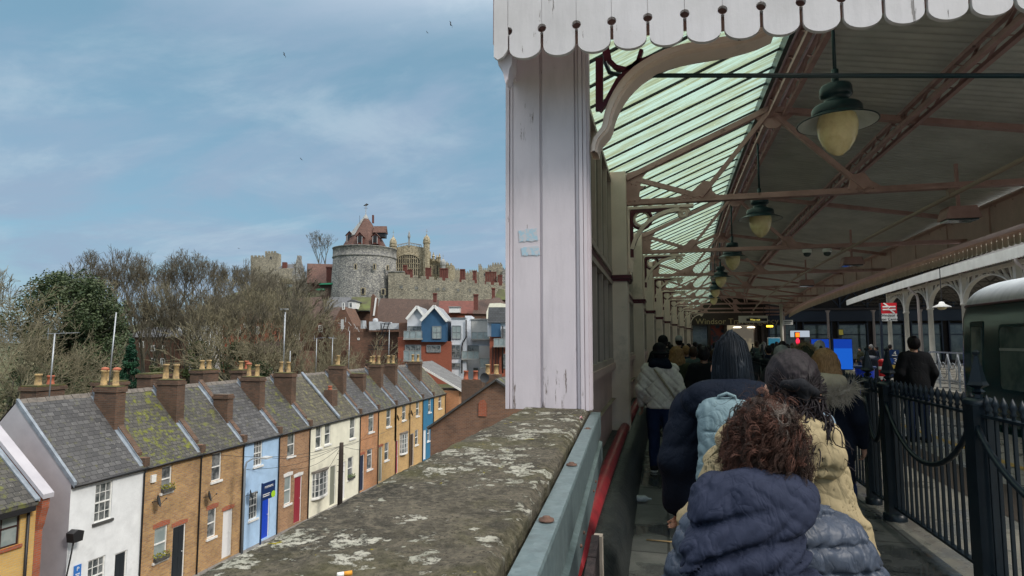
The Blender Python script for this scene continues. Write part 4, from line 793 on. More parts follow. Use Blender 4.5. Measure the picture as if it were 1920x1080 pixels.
# birds
for (px, py, L_, a, D, lab) in ((533,103,14,1.2,60,'dark bird with folded wings high left of the sky'),(565,299,10,.8,60,'dark gliding bird above the round tower'),(801,61,9,.9,60,'dark bird near the station valance, lower of the two'),(845,46,17,1.25,60,'dark bird with long wings nearest the station valance'),(448,466,6,.3,90,'tiny dark bird low above the wood')):
    c = at_d(px,py,D); s = L_*D/FPX/2; m = MB(); ax = RH*math.cos(a)-UZ*math.sin(a); nn = ax.cross(FH)
    m.tube([c-FH*.5*s-nn*.1*s, c-FH*.2*s, c+FH*.3*s, c+FH*.6*s], [.02*s,.13*s,.12*s,.02*s], 8)
    t = thing('bird', c, lab, 'bird', 'birds in the sky'); m.build('body', M_darkop, t); w = MB()
    for sg in (-1, 1): 
        pts = [c, c+ax*sg*s*.45+nn*.22*s, c+ax*sg*s*.95+nn*.02*s]; w.prism([pts[0]-FH*.16*s, pts[1]-FH*.18*s, pts[2]-FH*.02*s, pts[1]+FH*.14*s, pts[0]+FH*.16*s], nn*.03*s)
    w.build('wings', M_darkop, t, fix=True)
# ------------------------------------------------------------------ trees
M_bark = mat('grey_green_bark', (.10,.098,.07), (.07,.066,.05), 2, .95, world=True); M_twig = mat('brown_twigs', (.12,.105,.075), (.085,.075,.052), .4, .95, world=True); M_twigp = mat('pale_twigs', (.21,.185,.115), (.13,.115,.075), .6, .95, world=True)
def bare_tree(seed, h, lv=8, ang=.42, trunk=.22, ratio=.80, up=.10, side=2, minr=.013, fork=(2,3)):
    "forking tree: every limb splits into two or three that fan upward, with short side twigs near the ends"
    R = random.Random(seed); T = MB(); Cn = MB()
    def seg(p, d, L, r0, r1, lev, n=3):
        pts = [p]; rs = [r0]
        for i in range(n):
            d = (d+Vector((R.gauss(0,.09),R.gauss(0,.09),R.gauss(0,.06)+up*.35))).normalized(); p = p+d*L/n; pts.append(p); rs.append(r0+(r1-r0)*(i+1)/n)
        (T if lev < 3 else Cn).tube(pts, rs, 7 if lev < 1 else (5 if lev < 3 else 3), cap=False); return p, d
    def grow(p, d, L, r, lev):
        r1 = max(r*.68, minr); p, d = seg(p, d, L*R.uniform(.8,1.2), r, r1, lev, 4 if lev == 0 else 3)
        if lev >= 4:
            for j in range(side):
                o = d.orthogonal().normalized(); o = Matrix.Rotation(R.random()*6.28, 3, d) @ o; a = R.uniform(.5,1.0); q = p-d*L*R.uniform(.1,.8); seg(q, (d*math.cos(a)+o*math.sin(a)).normalized(), L*R.uniform(.4,.9), minr*1.1, minr*.7, lev, 2)
        if lev >= lv: return
        k = R.choice(fork) if lev else R.choice((3,4)); rot = R.random()*6.28
        for j in range(k):
            o = d.orthogonal().normalized(); o = Matrix.Rotation(rot+j*6.28/k+R.gauss(0,.35), 3, d) @ o; a = ang*R.uniform(.55,1.35)*(1.15 if lev == 0 else 1)
            if j == 0 and lev: a *= .45
            nd = (d*math.cos(a)+o*math.sin(a)); nd.z += up; grow(p, nd.normalized(), L*ratio*R.uniform(.8,1.1), max(r1*(.92 if j == 0 else .72), minr), lev+1)
    grow(Vector((0,0,0)), Vector((R.gauss(0,.05),R.gauss(0,.05),1)).normalized(), h*trunk, h*(.021 if minr > .01 else .013), 0); return T, Cn
protos = []
for i, (h, lv, an, tr, ra, up, sd) in enumerate(((16,7,.36,.27,.78,.13,1),(17,7,.42,.23,.79,.12,1),(15,7,.32,.30,.78,.15,1),(12,6,.55,.18,.83,.08,2))):
    T, Cn = bare_tree(20+i, h, lv, an, tr, ra, up, sd, .016, (2,2,3)); protos.append((h, T, Cn))
made = {}
def tree(k, px, pytop, D, label, s=None, tm=None, rz=None, group='bare trees on the castle hill', wid=1.0):
    p = at_d(px, 640, D); z = gz(p)-.3; top = at_d(px, pytop, D).z; h, T, Cn = protos[k]
    if k not in made:
        t = thing('bare_tree', (0,0,0), label, 'tree', group); T.build('trunk', M_bark, t); Cn.build('crown', M_twig, t); made[k] = t
        zs = max(v[2] for v in Cn.v); t['h_'] = zs
    else: t = copy_tree(made[k]); t['label'] = label
    s = (top-z)/t['h_']; t.location = (p.x, p.y, z); t.scale = (s*wid*.85,s*wid*.85,s); t.rotation_euler = (0,0,rz if rz is not None else random.random()*6.28)
    if tm:
        for c in t.children:
            if c.name.startswith('crown'): c.material_slots[0].link = 'OBJECT'; c.material_slots[0].material = tm
    return t
TL = [(2,165,474,118,'bare tree with airy top behind the dark evergreen',None,1.1),(0,218,466,125,'tall bare tree left of the white villa, first of the skyline group',None,1.15),(1,262,470,128,'tall round-topped bare tree on the skyline left of centre',None,1.2),(0,312,466,130,'broad bare tree crowning the skyline group',None,1.2),(1,352,468,132,'bare tree with fan-shaped crown right of the skyline summit',None,1.2),(0,395,470,134,'bare tree at the right end of the tall skyline group',None,1.2),(2,432,482,140,'slimmer bare tree below the tiny bird',None,1.2),(1,468,490,128,'dense bare tree under the small far left castle tower',None,1.3),(3,505,496,122,'bushy bare tree left of the red roofed house',None,1.4),(3,545,528,112,'spreading bare tree in front of the sagging brown roof',M_twigp,1.2),(2,300,540,95,'bare tree in front of the white villa',None,1.1),(0,360,545,92,'bare tree standing before the villa windows',None,1.1),(1,420,560,90,'thick brown bare tree left of the lamp post',M_twigp,1.2),(3,480,575,84,'bare tree beside the tall lamp post',M_twigp,1.2),(3,575,606,86,'pale brown bare tree between the pole pairs',M_twigp,1.1),(2,620,610,84,'bare tree rising before the gabled brick house',M_twigp,1.1),(3,655,622,82,'low bare tree in front of the flat roof terrace',M_twigp,1.1),(1,603,430,222,'bare rounded tree on the castle skyline left of the round tower',None,1.25),(3,105,655,66,'low tangled bare tree behind the leftmost chimney',M_twigp,1.2),(2,200,560,84,'thin bare tree beside the leaning mast',None,1.1),(0,448,545,118,'bare tree crowding the red brick gabled house',None,1.3),(1,330,560,110,'bare tree between the villas',None,1.2),(0,240,560,112,'bare tree rising behind the conifer',None,1.1),(1,520,540,104,'bare tree before the sagging roofed house',M_twigp,1.3),(3,545,505,150,'bare bushy tree hiding the foot of the red roofed house',None,1.2),(3,440,520,126,'wide bare tree left of the small castle tower',M_twigp,1.2)]
TL += [(3,478,506,232,'small bare tree on the slope below the castle tower battlements',None,1.5),(3,520,507,228,'small bare tree on the slope between castle tower and gable',None,1.5),(0,545,516,200,'bare tree in front of the stone gable foot',None,1.5),(3,500,520,190,'low spreading bare tree on the castle slope',M_twigp,1.6),(0,210,520,96,'bare tree before the brown villa, left of the conifer',M_twigp,1.2),(1,275,525,98,'bare tree before the brown villa, right of the conifer',None,1.2),(2,335,535,99,'slender bare tree before the white villa wall',None,1.3),(0,385,530,97,'bare tree between white villa and red brick house',M_twigp,1.2),(1,430,525,100,'bare tree before the red brick gable',None,1.3),(2,470,530,96,'bare tree left of the tall lamp post head',M_twigp,1.4),(0,500,545,94,'bare tree right of the tall lamp post head',None,1.3),(1,548,560,92,'bare tree before the lattice window',M_twigp,1.1),(3,455,505,165,'bushy bare tree at the foot of the small castle tower',None,1.3),(3,495,500,168,'bushy bare tree under the stepped castle turret',M_twigp,1.3),(3,540,512,170,'bushy bare tree under the stone gable',None,1.2),(1,410,490,150,'tall bare tree left of the castle hill',None,1.2),(0,290,485,140,'tall bare tree in the middle of the skyline group',None,1.2),(1,190,495,120,'bare tree rising just right of the dark evergreen',None,1.1)]
for (k, px, py, D, lab, tm, w) in TL: tree(k, px, py, D, lab, tm=tm, wid=w)
# the pale sprawling tree close on the left
T, Cn = bare_tree(77, 11, 7, .58, .14, .84, .07, 3, .0065, (2,2,3))
p = at_d(-12,700,52); t = thing('sprawling_tree', (p.x,p.y,gz(p)), 'pale sprawling bare tree at the far left behind the terrace roof', 'tree'); T.build('trunk', M_bark, t, world=False); Cn.build('crown', M_twigp, t, world=False); zs = max(v[2] for v in Cn.v); s = (at_d(0,500,52).z-gz(p))/zs; t.scale = (s,s,s)
t2 = copy_tree(t); t2['label'] = 'pale tangled bare tree low behind the leftmost chimney pots'; p = at_d(50,700,58); s = (at_d(50,625,58).z-gz(p))/zs; t2.location = (p.x,p.y,gz(p)); t2.scale = (s*.8,s*.8,s); t2.rotation_euler = (0,0,2)
t2 = copy_tree(t); t2['label'] = 'tall pale bare tree reaching highest at the left edge'; p = at_d(8,700,66); s = (at_d(20,480,66).z-gz(p))/zs; t2.location = (p.x,p.y,gz(p)); t2.scale = (s*.8,s*.8,s); t2.rotation_euler = (0,0,4.2)
# evergreens: leaf-sized faces clustered on clumps round the limbs
def leafmat(name, c1, c2, c3):
    t = NT(name); p = t.pos(True); i = t.n('ShaderNodeNewGeometry'); c = t.mix(i.outputs['Random Per Island'], c1, c2); c = t.mix(t.ramp(t.noise(p, .7, 3), .45, .7), c, c3); t.bsdf(c, .6, 0, .3); return t.m
M_ever = leafmat('dark_evergreen_leaf', (.02,.04,.016), (.055,.08,.03), (.09,.11,.055)); M_con = leafmat('conifer_needle', (.006,.035,.02), (.015,.06,.03), (.02,.075,.03)); M_ivy = leafmat('ivy_leaf', (.03,.055,.015), (.06,.08,.02), (.08,.085,.03))
def evergreen(name, label, px, py, D, H_, W_, lm, n=70, per=130, shape='round', ls=.35, seed=1):
    R = random.Random(seed); p = at_d(px, 640, D); z = gz(p); top = at_d(px, py, D).z; Ht = top-z; t = thing(name, (p.x,p.y,z), label, 'tree'); m = MB(); tr = MB(); tr.tube([(0,0,0),(0,0,Ht*.5),(0,0,Ht*.9)], [.4,.25,.05], 8)
    for k in range(n):
        if shape == 'round':
            zz = R.uniform(.15,1)**.8; rr = W_*math.sqrt(max(0,1-((zz-.5)/.55)**2))*R.uniform(.35,1); r = R.uniform(.7,1.5)*W_*.2
        else: zz = R.uniform(.02,1); rr = W_*(1-zz)*R.uniform(.5,1.05); r = (.25+.9*(1-zz))*W_*.22
        a = R.uniform(0,2*PI); c = Vector((rr*math.cos(a), rr*math.sin(a), zz*Ht-(r*.5 if zz > .85 else 0))); tr.tube([(0,0,c.z*.8), c], [.08,.03], 4, cap=False)
        for j in range(per):
            d = Vector((R.gauss(0,1),R.gauss(0,1),R.gauss(0,.8))).normalized(); q = c+d*r*R.uniform(.55,1.08); s = ls*R.uniform(.5,1.2); u = Vector((R.gauss(0,1),R.gauss(0,1),R.gauss(0,.6)-(.6 if shape != 'round' else 0))).normalized(); v = u.orthogonal().normalized(); v = Matrix.Rotation(R.random()*6.28,3,u) @ v
            m.add([q-u*s*.5, q+v*s*.28, q+u*s*.5, q-v*s*.28], [(0,1,2,3)])
    tr.build('trunk', M_bark, t, world=False); m.build('crown', lm, t, world=False); return t
evergreen('evergreen_tree','large dark round evergreen tree on the left skyline',130,511,72,0,6.6,M_ever,120,290,ls=.36,seed=3)
evergreen('evergreen_tree','dark lower evergreen mass beneath the big round one',165,590,74,0,4.6,M_ever,80,170,ls=.4,seed=6)
evergreen('conifer_tree','small dark green conifer behind the mossy house chimneys',247,634,66,0,4.0,M_con,90,130,'cone',.3,seed=4)
evergreen('ivy_clad_tree','dark green ivy clad tree behind the crossbar poles',478,690-12,80,0,3.2,M_ever,40,130,ls=.3,seed=5)
evergreen('ivy_clad_tree','ivy smothered tree before the white villa',372,640,90,0,3.0,M_ivy,50,130,ls=.3,seed=15)
evergreen('ivy_clad_tree','ivy smothered tree left of the tall lamp post',440,640,92,0,3.4,M_ever,50,130,ls=.3,seed=16)
evergreen('garden_bush','green garden bush behind the bare brown chimney',300,690-5,82,0,2.4,M_ivy,30,130,ls=.25,seed=8)
# undergrowth: one tangled mass on the slope behind the gardens
R = random.Random(31); m = MB()
for k in range(26000):
    px = R.uniform(-40,760); D = R.uniform(84,150); p = at_d(px,640,D); z = gz(p); q = Vector((p.x,p.y,z+abs(R.gauss(0,1.6)))); u = Vector((R.gauss(0,1),R.gauss(0,1),R.gauss(.8,.7))).normalized()*R.uniform(.5,1.6); w = u.orthogonal().normalized()*.03
    m.add([q-w, q+w, q+u], [(0,1,2)])
o = m.build('undergrowth', M_twigp); tag(o, 'tangled brown undergrowth covering the slope behind the terrace', 'undergrowth', kind='stuff')
# ------------------------------------------------------------------ station: viaduct, platforms, wall of pilasters, canopy
def S(s, y, z): return Vector((cx(y)+s, y, z))
YS = [8.9+5.25*i for i in range(9)]          # pilasters and trusses
M_cream = mat('cream_gloss_paint', (.80,.66,.57), (.70,.57,.49), 2.2, .5, bump=.08, bsc=20, world=True, spots=[((.3,.26,.21), 1.3, .6, .2)])
M_dullc = mat('dull_cream_frames', (.48,.39,.34), (.36,.29,.25), 2, .6, world=True)
M_pinkp = mat('dusky_pink_paint', (.60,.42,.38), (.50,.345,.31), 2.5, .5, world=True, bump=.08, bsc=20)
M_trussp = mat('faded_brown_pink_paint', (.46,.285,.26), (.345,.205,.185), 3.5, .6, world=True, bump=.1, bsc=30, spots=[((.09,.05,.04), 4, .62, .1)])
M_maroon = mat('maroon_paint', (.10,.012,.03), (.07,.012,.022), 4, .4, world=True)
M_redrail = mat('worn_red_paint', (.30,.028,.036), (.16,.022,.028), 5, .4, world=True)
M_bitumen = mat('black_bitumen', (.012,.016,.018), (.026,.03,.03), 3, .45, world=True, bump=.7, bsc=16)
M_teal = mat('dark_teal_paint', (.010,.030,.036), (.016,.038,.045), 6, .35, world=True)
M_fence = mat('blue_black_paint', (.007,.014,.021), (.013,.022,.03), 5, .35, world=True)
def peel(name, c, c2, chip, pk=.665):
    t = NT(name); p = t.pos(True); st = t.mapping(p, (9,9,1.3)); n = t.noise(st, 1.6, 8, .7)
    col = t.mix(t.ramp(t.noise(p, 1.8, 5), .35, .65), c, c2)
    s = t.n('ShaderNodeSeparateXYZ'); t.l(p, s.inputs[0])
    # cracks run with the grain and crowd where rain stands: the foot of the post
    low = t.ramp(s.outputs[2], 1.75, 1.2)
    crack = t.ramp(t.math('ADD', n, t.math('MULTIPLY', low, .12)), pk, pk+.03)
    col = t.mix(t.math('MULTIPLY', crack, .9), col, chip)
    col = t.mix(t.math('MULTIPLY', t.ramp(t.noise(t.mapping(p, (4,4,.7)), 2.2, 7, .7), .48, .72), .38), col, tuple(q*.6 for q in c))
    h = t.math('ADD', t.math('MULTIPLY', crack, -1.5), t.math('ADD', t.math('MULTIPLY', t.noise(st, 5, 6), .35), t.math('MULTIPLY', t.noise(p, 60, 3), .2)))
    t.bsdf(col, .5, 0, .4, h, .5, .006); return t.m
M_lav = peel('flaking_lavender_white_paint', (.645,.585,.62), (.58,.525,.56), (.16,.12,.1))
M_val = peel('flaking_white_paint', (.62,.60,.62), (.52,.505,.51), (.10,.09,.08), .625)
# platform slab and viaduct: surfaces are stone flags, wet in places
def flags():
    t = NT('wet_stone_flags'); p = t.pos(True); b = t.n('ShaderNodeTexBrick'); t.l(t.mapping(p, rot=(0,0,PI/2)), b.inputs[0])
    b.inputs['Color1'].default_value = (.17,.172,.16,1); b.inputs['Color2'].default_value = (.105,.11,.105,1); b.inputs['Mortar'].default_value = (.03,.03,.03,1)
    b.inputs['Scale'].default_value = 1; b.inputs['Brick Width'].default_value = .75; b.inputs['Row Height'].default_value = .5; b.inputs['Mortar Size'].default_value = .012
    n = t.noise(p, .8, 5, .6); wet = t.ramp(n, .44, .56)
    c = t.mix(t.math('MULTIPLY', t.ramp(t.noise(p, 5, 6, .7), .4, .7), .5), b.outputs[0], (.055,.06,.06)); c = t.mix(t.math('MULTIPLY', wet, .6), c, (.02,.026,.028))
    r = t.math('SUBTRACT', .62, t.math('MULTIPLY', wet, .56))
    h = t.math('MULTIPLY', t.math('ADD', t.math('MULTIPLY', b.outputs[1], -1), t.noise(p, 50, 4)), t.math('SUBTRACT', 1, wet))
    t.bsdf(c, r, 0, .5, h, .3, .01); return t.m
def platform_mat():
    t = NT('worn_platform_asphalt'); p = t.pos(True); n = t.noise(p, 1.1, 6, .65)
    c = t.mix(t.ramp(n, .35, .65), (.36,.34,.29), (.22,.21,.185)); c = t.mix(t.ramp(t.noise(p, 5, 5), .55, .7), c, (.2,.19,.16))
    t.bsdf(c, t.math('SUBTRACT', .7, t.math('MULTIPLY', t.ramp(n, .47, .56), .6)), 0, .4, t.noise(p, 60, 4), .25, .01); return t.m
def strip(s0, s1, y0, y1, z, n=30, s2=None):
    mb = MB(); mb.grid(lambda u, v: S(s0+(s1-s0)*u, y0+(y1-y0)*v, z), 4, n, False); return mb
M_flags = flags(); M_plat = platform_mat()
struct(strip(-.75, 2.05, -6, 52, 0).build('walkway', M_flags))
struct(strip(2.05, 5.75, -6, 52, 0).build('platform', M_plat))
e = MB(); e.grid(lambda u, v: S(5.75+.3*u, -6+58*v, .004), 2, 30, False); e.grid(lambda u, v: S(6.05, -6+58*v, .004-1.1*u), 1, 30, False)
struct(e.build('platform_edge', mat('edge_slab', (.3,.29,.27), (.2,.2,.18), 2, .8, world=True)))
struct(strip(4.55, 4.68, -6, 52, .006).build('yellow_line', mat('yellow_line_paint', (.55,.34,.03), (.28,.19,.04), 5, .6, world=True)))
struct(strip(3.2, 3.9, 2, 20, .005, 20).build('red_brick_paving', brickmat('red_paviours', (.2,.085,.06), (.15,.07,.05), (.08,.07,.06), .22, .11)))
struct(strip(6.05, 9.0, -6, 60, -1.15).build('track_bed', mat('ballast', (.3,.27,.24), (.18,.16,.14), 14, .95, bump=.8, bsc=20, world=True)))
e = strip(9.0, 24, -6, 60, 0); e.grid(lambda u, v: S(9.0, -6+66*v, -1.15*u), 1, 30, False); struct(e.build('far_platform', M_plat))
vd = MB(); vd.grid(lambda u, v: S(-.98, -6+58*v, -12.3+13.2*u), 1, 40, False); vd.grid(lambda u, v: S(-.98+.3*u, -6+58*v, .9), 1, 40, False)
t = thing('viaduct', (cx(20)-.98, 20, -12.2), 'brick viaduct wall carrying the station platform above the street', 'viaduct'); vd.build('wall', B_brown, t)
for (s0, z) in ((7.0,-1.0),(8.45,-1.0)):
    r = MB()
    pts = [S(s0, -6+2*k, z) for k in range(34)]
    for a, b in zip(pts, pts[1:]): r.bar(a, b, .07, .15)
    tag(r.build('rail', mat('rusty_rail', (.13,.07,.045), (.08,.05,.035), 6, .6, .5, world=True)), 'rusty steel rail beside the platform edge' if s0 < 8 else 'rusty steel rail nearer the far platform', 'rail')
# parapet coping with lichen
def lichenstone():
    t = NT('lichened_sandstone'); p = t.pos(True); n = t.noise(p, 7, 8, .68)
    c = t.mix(t.ramp(t.noise(p, 3.2, 6, .7), .38, .62), (.145,.13,.10), (.056,.053,.044)); c = t.mix(t.math('MULTIPLY', t.ramp(t.noise(p, 45, 5, .75), .46, .6), .8), c, (.21,.185,.14)); c = t.mix(t.math('MULTIPLY', t.ramp(t.noise(p, 85, 4, .8), .54, .62), .75), c, (.025,.022,.018)); c = t.mix(t.math('MULTIPLY', t.ramp(t.noise(p, 12, 6, .75), .5, .6), .6), c, (.038,.036,.028))
    c = t.mix(t.math('MULTIPLY', t.ramp(t.noise(p, 2.1, 6, .7), .5, .68), .55), c, (.13,.125,.045))
    vo = t.n('ShaderNodeTexVoronoi', feature='F1'); vo.inputs['Scale'].default_value = 9.0; vo.inputs['Randomness'].default_value = 1
    pj = t.n('ShaderNodeVectorMath', operation='ADD'); t.l(p, pj.inputs[0]); nz = t.n('ShaderNodeTexNoise'); nz.inputs['Scale'].default_value = 22; nz.inputs['Detail'].default_value = 6; t.l(p, nz.inputs[0])
    sc = t.n('ShaderNodeVectorMath', operation='SCALE'); t.l(nz.outputs[1], sc.inputs[0]); sc.inputs['Scale'].default_value = .16; t.l(sc.outputs[0], pj.inputs[1]); t.l(pj.outputs[0], vo.inputs[0])
    big = t.noise(p, 2.6, 3); thr = t.math('SUBTRACT', t.math('MULTIPLY', big, 1.1), .2)
    lich = t.ramp(t.math('SUBTRACT', thr, vo.outputs[0]), .0, .05); fine = t.ramp(t.noise(p, 60, 5, .8), .43, .5); lich = t.math('MULTIPLY', lich, fine)
    sm = t.math('MULTIPLY', t.ramp(t.noise(p, 24, 6, .68), .60, .64), t.ramp(t.noise(p, 110, 3, .7), .40, .5)); reg = t.ramp(big, .36, .5); sm = t.math('MULTIPLY', sm, reg)
    lich = t.math('MAXIMUM', lich, sm); sp = t.n('ShaderNodeSeparateXYZ'); t.l(p, sp.inputs[0]); lich = t.math('MULTIPLY', lich, t.ramp(sp.outputs[2], 1.235, 1.262))
    lc = t.mix(t.ramp(t.noise(p, 11, 3), .4, .6), (.60,.585,.50), (.45,.45,.37)); c = t.mix(lich, c, lc)
    c = t.mix(t.ramp(t.noise(p, 17, 4), .695, .71), c, (.36,.31,.02))
    h = t.math('ADD', t.math('MULTIPLY', lich, .5), t.math('ADD', t.noise(p, 90, 6, .7), n))
    t.bsdf(c, .95, 0, .15, h, 1.0, .022); return t.m
M_lich = lichenstone()
t = thing('parapet_wall', (-.7, 1, -.2), 'broad stone parapet with white and yellow lichen along the viaduct edge', 'parapet')
cp = MB()
L = lambda y: -.85-.04*(y-.99)/2.76; R = lambda y: -.32-.17*(y-1.12)/3.0
def cope(u, v):
    y = -.6+5.1*v; l, r = L(y), R(y); th = .17; per = [(l,1.27-th),(l,1.262),(l+.012,1.272),(r-.025,1.272),(r,1.255),(r,1.27-th)]
    k = u*5; i = min(int(k), 4); f_ = k-i; a, b = per[i], per[i+1]; x, z = a[0]+(b[0]-a[0])*f_, a[1]+(b[1]-a[1])*f_
    d = noise.noise((x*9,y*9,z*9))*.006+noise.noise((x*30,y*30,z*30))*.0035; return (x+(d*1.3 if u > .6 or u < .3 else 0), y, z+d)
vs = cp.grid(lambda u, v: cope(u, v), 60, 330)
cp.build('coping', M_lich, t)
MB().prism([(L(-.6)+.05,-.6,-.3),(R(-.6)-.05,-.6,-.3),(R(4.5)-.05,4.5,-.3),(L(4.5)+.05,4.5,-.3)], (0,0,1.4)).build('wall', B_brown, t, fix=True)
# galvanised guard rail bolted to the inner face
def galv():
    t = NT('galvanised_sheet'); p = t.pos(True); vo = t.n('ShaderNodeTexVoronoi'); vo.inputs['Scale'].default_value = 70; t.l(p, vo.inputs[0])
    c = t.mix(vo.outputs[1], (.105,.15,.16), (.16,.21,.22)); c = t.mix(t.math('MULTIPLY', t.ramp(t.noise(t.mapping(p, (6,6,1)), 4, 6), .45, .7), .5), c, (.07,.09,.095))
    t.bsdf(c, .45, .35, .5, t.noise(p, 40, 4), .08, .01); return t.m
M_galv = galv(); M_rust = mat('rusty_bolt', (.12,.065,.045), (.07,.04,.03), 30, .8, world=True)
t = thing('guard_rail', (-.28, 2, .9), 'galvanised steel guard rail bolted along the parapet', 'guard rail')
g = MB(); Ri = lambda y: R(y)+.012; w = .058
secs = [(0,1.205),(0,1.235),(w,1.235),(w+.004,1.228),(w+.004,1.165),(w+.004,1.09),(w-.012,1.075),(w-.012,1.055),(w+.012,1.045),(w+.012,.93),(w,.925)]
g.grid(lambda u, v: (Ri(-.6+4.7*v)+secs[round(u*10)][0], -.6+4.7*v, secs[round(u*10)][1]+.004*math.sin(9*v)), 10, 40, False)
y1_ = 4.1; g.add([(Ri(y1_)+a, y1_, b) for a, b in secs], [tuple(range(11))])
g.build('rail_channel', M_galv, t)
bl = MB(); sl_ = MB()
for y in (.05,.62,1.17,1.62,2.35,3.3):
    c = (Ri(y)+.028,y,1.235); MB().lathe([(.0,.010),(.010,.010),(.011,.005),(.020,.004),(.021,.0)], c, 12).build('bolt', M_rust, t)
for y in (1.45,1.6,2.2,2.35,3.0,3.2): MB().ball((Ri(y)+w+.014,y,.99),(.006,.007,.007),8,6).build('bolt', M_rust, t)
for k in range(120): y = .2+.032*k; sl_.box((Ri(y)+w-.0135,y,1.058),(Ri(y)+w-.009,y+.016,1.066))
sl_.build('slots', M_black, t)
pl = MB()
for k in range(12): pl.box((Ri(1.2)+.0,-.6+.28*k,.02),(Ri(1.2)+.035+.004*(k % 3),-.6+.28*k+.27,.92)) if -.6+.28*k+.27 < 1.9 else None
t = thing('timber_boarding', (Ri(1)-.0, .7, 0), 'dark weathered boards standing beneath the guard rail', 'boarding')
t2 = MB()
for k in range(9): y = .2+.26*k; t2.prism([(Ri(y)+.09,y,.02),(Ri(y)+.12,y,.02),(Ri(y+.25)+.12,y+.25,.02),(Ri(y+.25)+.09,y+.25,.02)], (0,0,.91))
t2.build('boards', mat('old_dark_timber', (.06,.042,.042), (.022,.018,.02), 3, .8, world=True, stretch=(8,8,1), bump=.5, bsc=20), t, fix=True)
MB().bar((Ri(2.62)+.12,2.62,.02),(Ri(2.62)+.11,2.63,.90),.035,.05).build('post', mat('pale_timber', (.45,.40,.34), (.3,.26,.21), 8, .8, world=True), t)
hs_ = MB(); pts = [Vector((-.20+.03*math.sin(k*.12),1.6+.03*k,.03+.55*math.exp(-k*.06))) for k in range(60)]
hs_.tube(pts, [.042 if k % 2 else .036 for k in range(60)], 12)
tag(hs_.build('drain_hose', mat('black_plastic', (.012,.014,.017), rough=.35)), 'black corrugated plastic hose lying at the foot of the boards', 'hose')
# end post: wide boxed timber post with mouldings on the parapet
t = thing('end_post', (-.7, 4.0, 1.27), 'wide boxed post with flaking lavender-white paint on the parapet', 'post')
x0, x1, yp = -1.01, -.475, 3.95
p = MB().box((x0,yp,1.262),(x1,yp+.14,3.75)); p.box((x0+.045,yp-.014,1.262),(x0+.225,yp-.003,3.7)); p.box((x0+.245,yp-.014,1.262),(x1-.075,yp-.003,3.7))
for a, b, d in ((x0-.006,x0+.018,.022),(x0+.022,x0+.04,.012),(x1-.066,x1-.05,.01),(x1-.045,x1-.022,.024),(x1-.018,x1+.004,.014)): p.box((a,yp-d-.002,1.262),(b,yp-.001,3.7))
for a, b in ((yp+.02,yp+.045),(yp+.075,yp+.1)): p.box((x1+.002,a,1.262),(x1+.018,b,3.7))
p.build('shaft', M_lav, t)
st = mat('pale_blue_sticker_remains', (.36,.52,.62), (.52,.52,.56), 40, .7, world=True, lo=.45, hi=.55)
s1 = MB(); rr = random.Random(4)
for (a, b) in ((at_y(972,432,yp-.018), at_y(1006,452,yp-.018)), (at_y(977,465,yp-.018), at_y(1010,478,yp-.018))):
    n = 14; top = [(a.x+(b.x-a.x)*k/n, yp-.018, a.z+.012*k/n+rr.uniform(-.004,.004)) for k in range(n+1)]; bot = [(a.x+.008+(b.x-a.x)*k/n, yp-.018, b.z+rr.uniform(-.006,.006)) for k in range(n, -1, -1)]
    s1.prism(top+bot, (0,.003,0))
s1.build('torn_sticker', st, t, fix=True)
# curved bracket from the end post up to the valance beam
def arc_bracket(mc, mr, t, O, W_, H_, th=.09, dirx=1):
    "cast spandrel: arc from foot (low on the post) to tip (out under the beam); O = top corner at the post"
    ox, oy, oz = O; b = MB(); r = MB(); n = 18
    arc = [Vector((ox+W_*(1-math.cos(PI/2*k/n))*dirx, oy, oz-H_*(1-math.sin(PI/2*k/n)))) for k in range(n+1)]
    for p_, q_ in zip(arc, arc[1:]): b.bar(p_, q_, th, .05, up=(0,0,1))
    b.bar((ox,oy,oz),(ox+W_*dirx,oy,oz),th,.04); b.bar((ox,oy,oz),(ox,oy,oz-H_),.04,th,up=(0,1,0))
    return b, arc
br = thing('cast_bracket', (x1, yp+.2, 2.9), 'large curved cream bracket springing from the flaking end post', 'bracket')
f = MB(); m = MB(); oy = yp+.12
pts = [at_y(*q, oy) for q in ((1116,292),(1117,280),(1121,268),(1129,258),(1136,250),(1140,240),(1142,228),(1146,214),(1152,199),(1160,184),(1170,169),(1182,155),(1196,142),(1212,131),(1230,121),(1250,112),(1275,104),(1305,98),(1335,93),(1365,88),(1395,80),(1420,72),(1445,60))]
def ribbon(pts, w0, w1, dy, mb, y0):
    out, inn = [], []
    for i_, p_ in enumerate(pts):
        d_ = (pts[min(i_+1, len(pts)-1)]-pts[max(i_-1, 0)]).normalized(); n_ = Vector((d_.z, 0, -d_.x)); k_ = i_/(len(pts)-1); w_ = w0+(w1-w0)*min(1, k_*2); out.append(Vector((p_.x, y0, p_.z))-n_*w_/2); inn.append(Vector((p_.x, y0, p_.z))+n_*w_/2)
    m_ = len(pts); vs = out+inn+[q_+Vector((0,dy,0)) for q_ in out+inn]; fs = []
    for i_ in range(m_-1): fs += [(i_,i_+1,m_+i_+1,m_+i_), (2*m_+i_,3*m_+i_,3*m_+i_+1,2*m_+i_+1), (i_,2*m_+i_,2*m_+i_+1,i_+1), (m_+i_,m_+i_+1,3*m_+i_+1,3*m_+i_)]
    mb.add(vs, fs)
ribbon(pts, .045, .075, .17, f, oy-.08); ribbon(pts, .02, .03, .03, f, oy-.11)
f.build('arch_rib', M_cream, br, fix=True)
inn = [at_y(*q, oy-.03) for q in ((1124,208),(1135,195),(1160,150),(1195,118),(1260,98))]
for a, b in zip(inn, inn[1:]): m.bar(a, b, .05, .028)
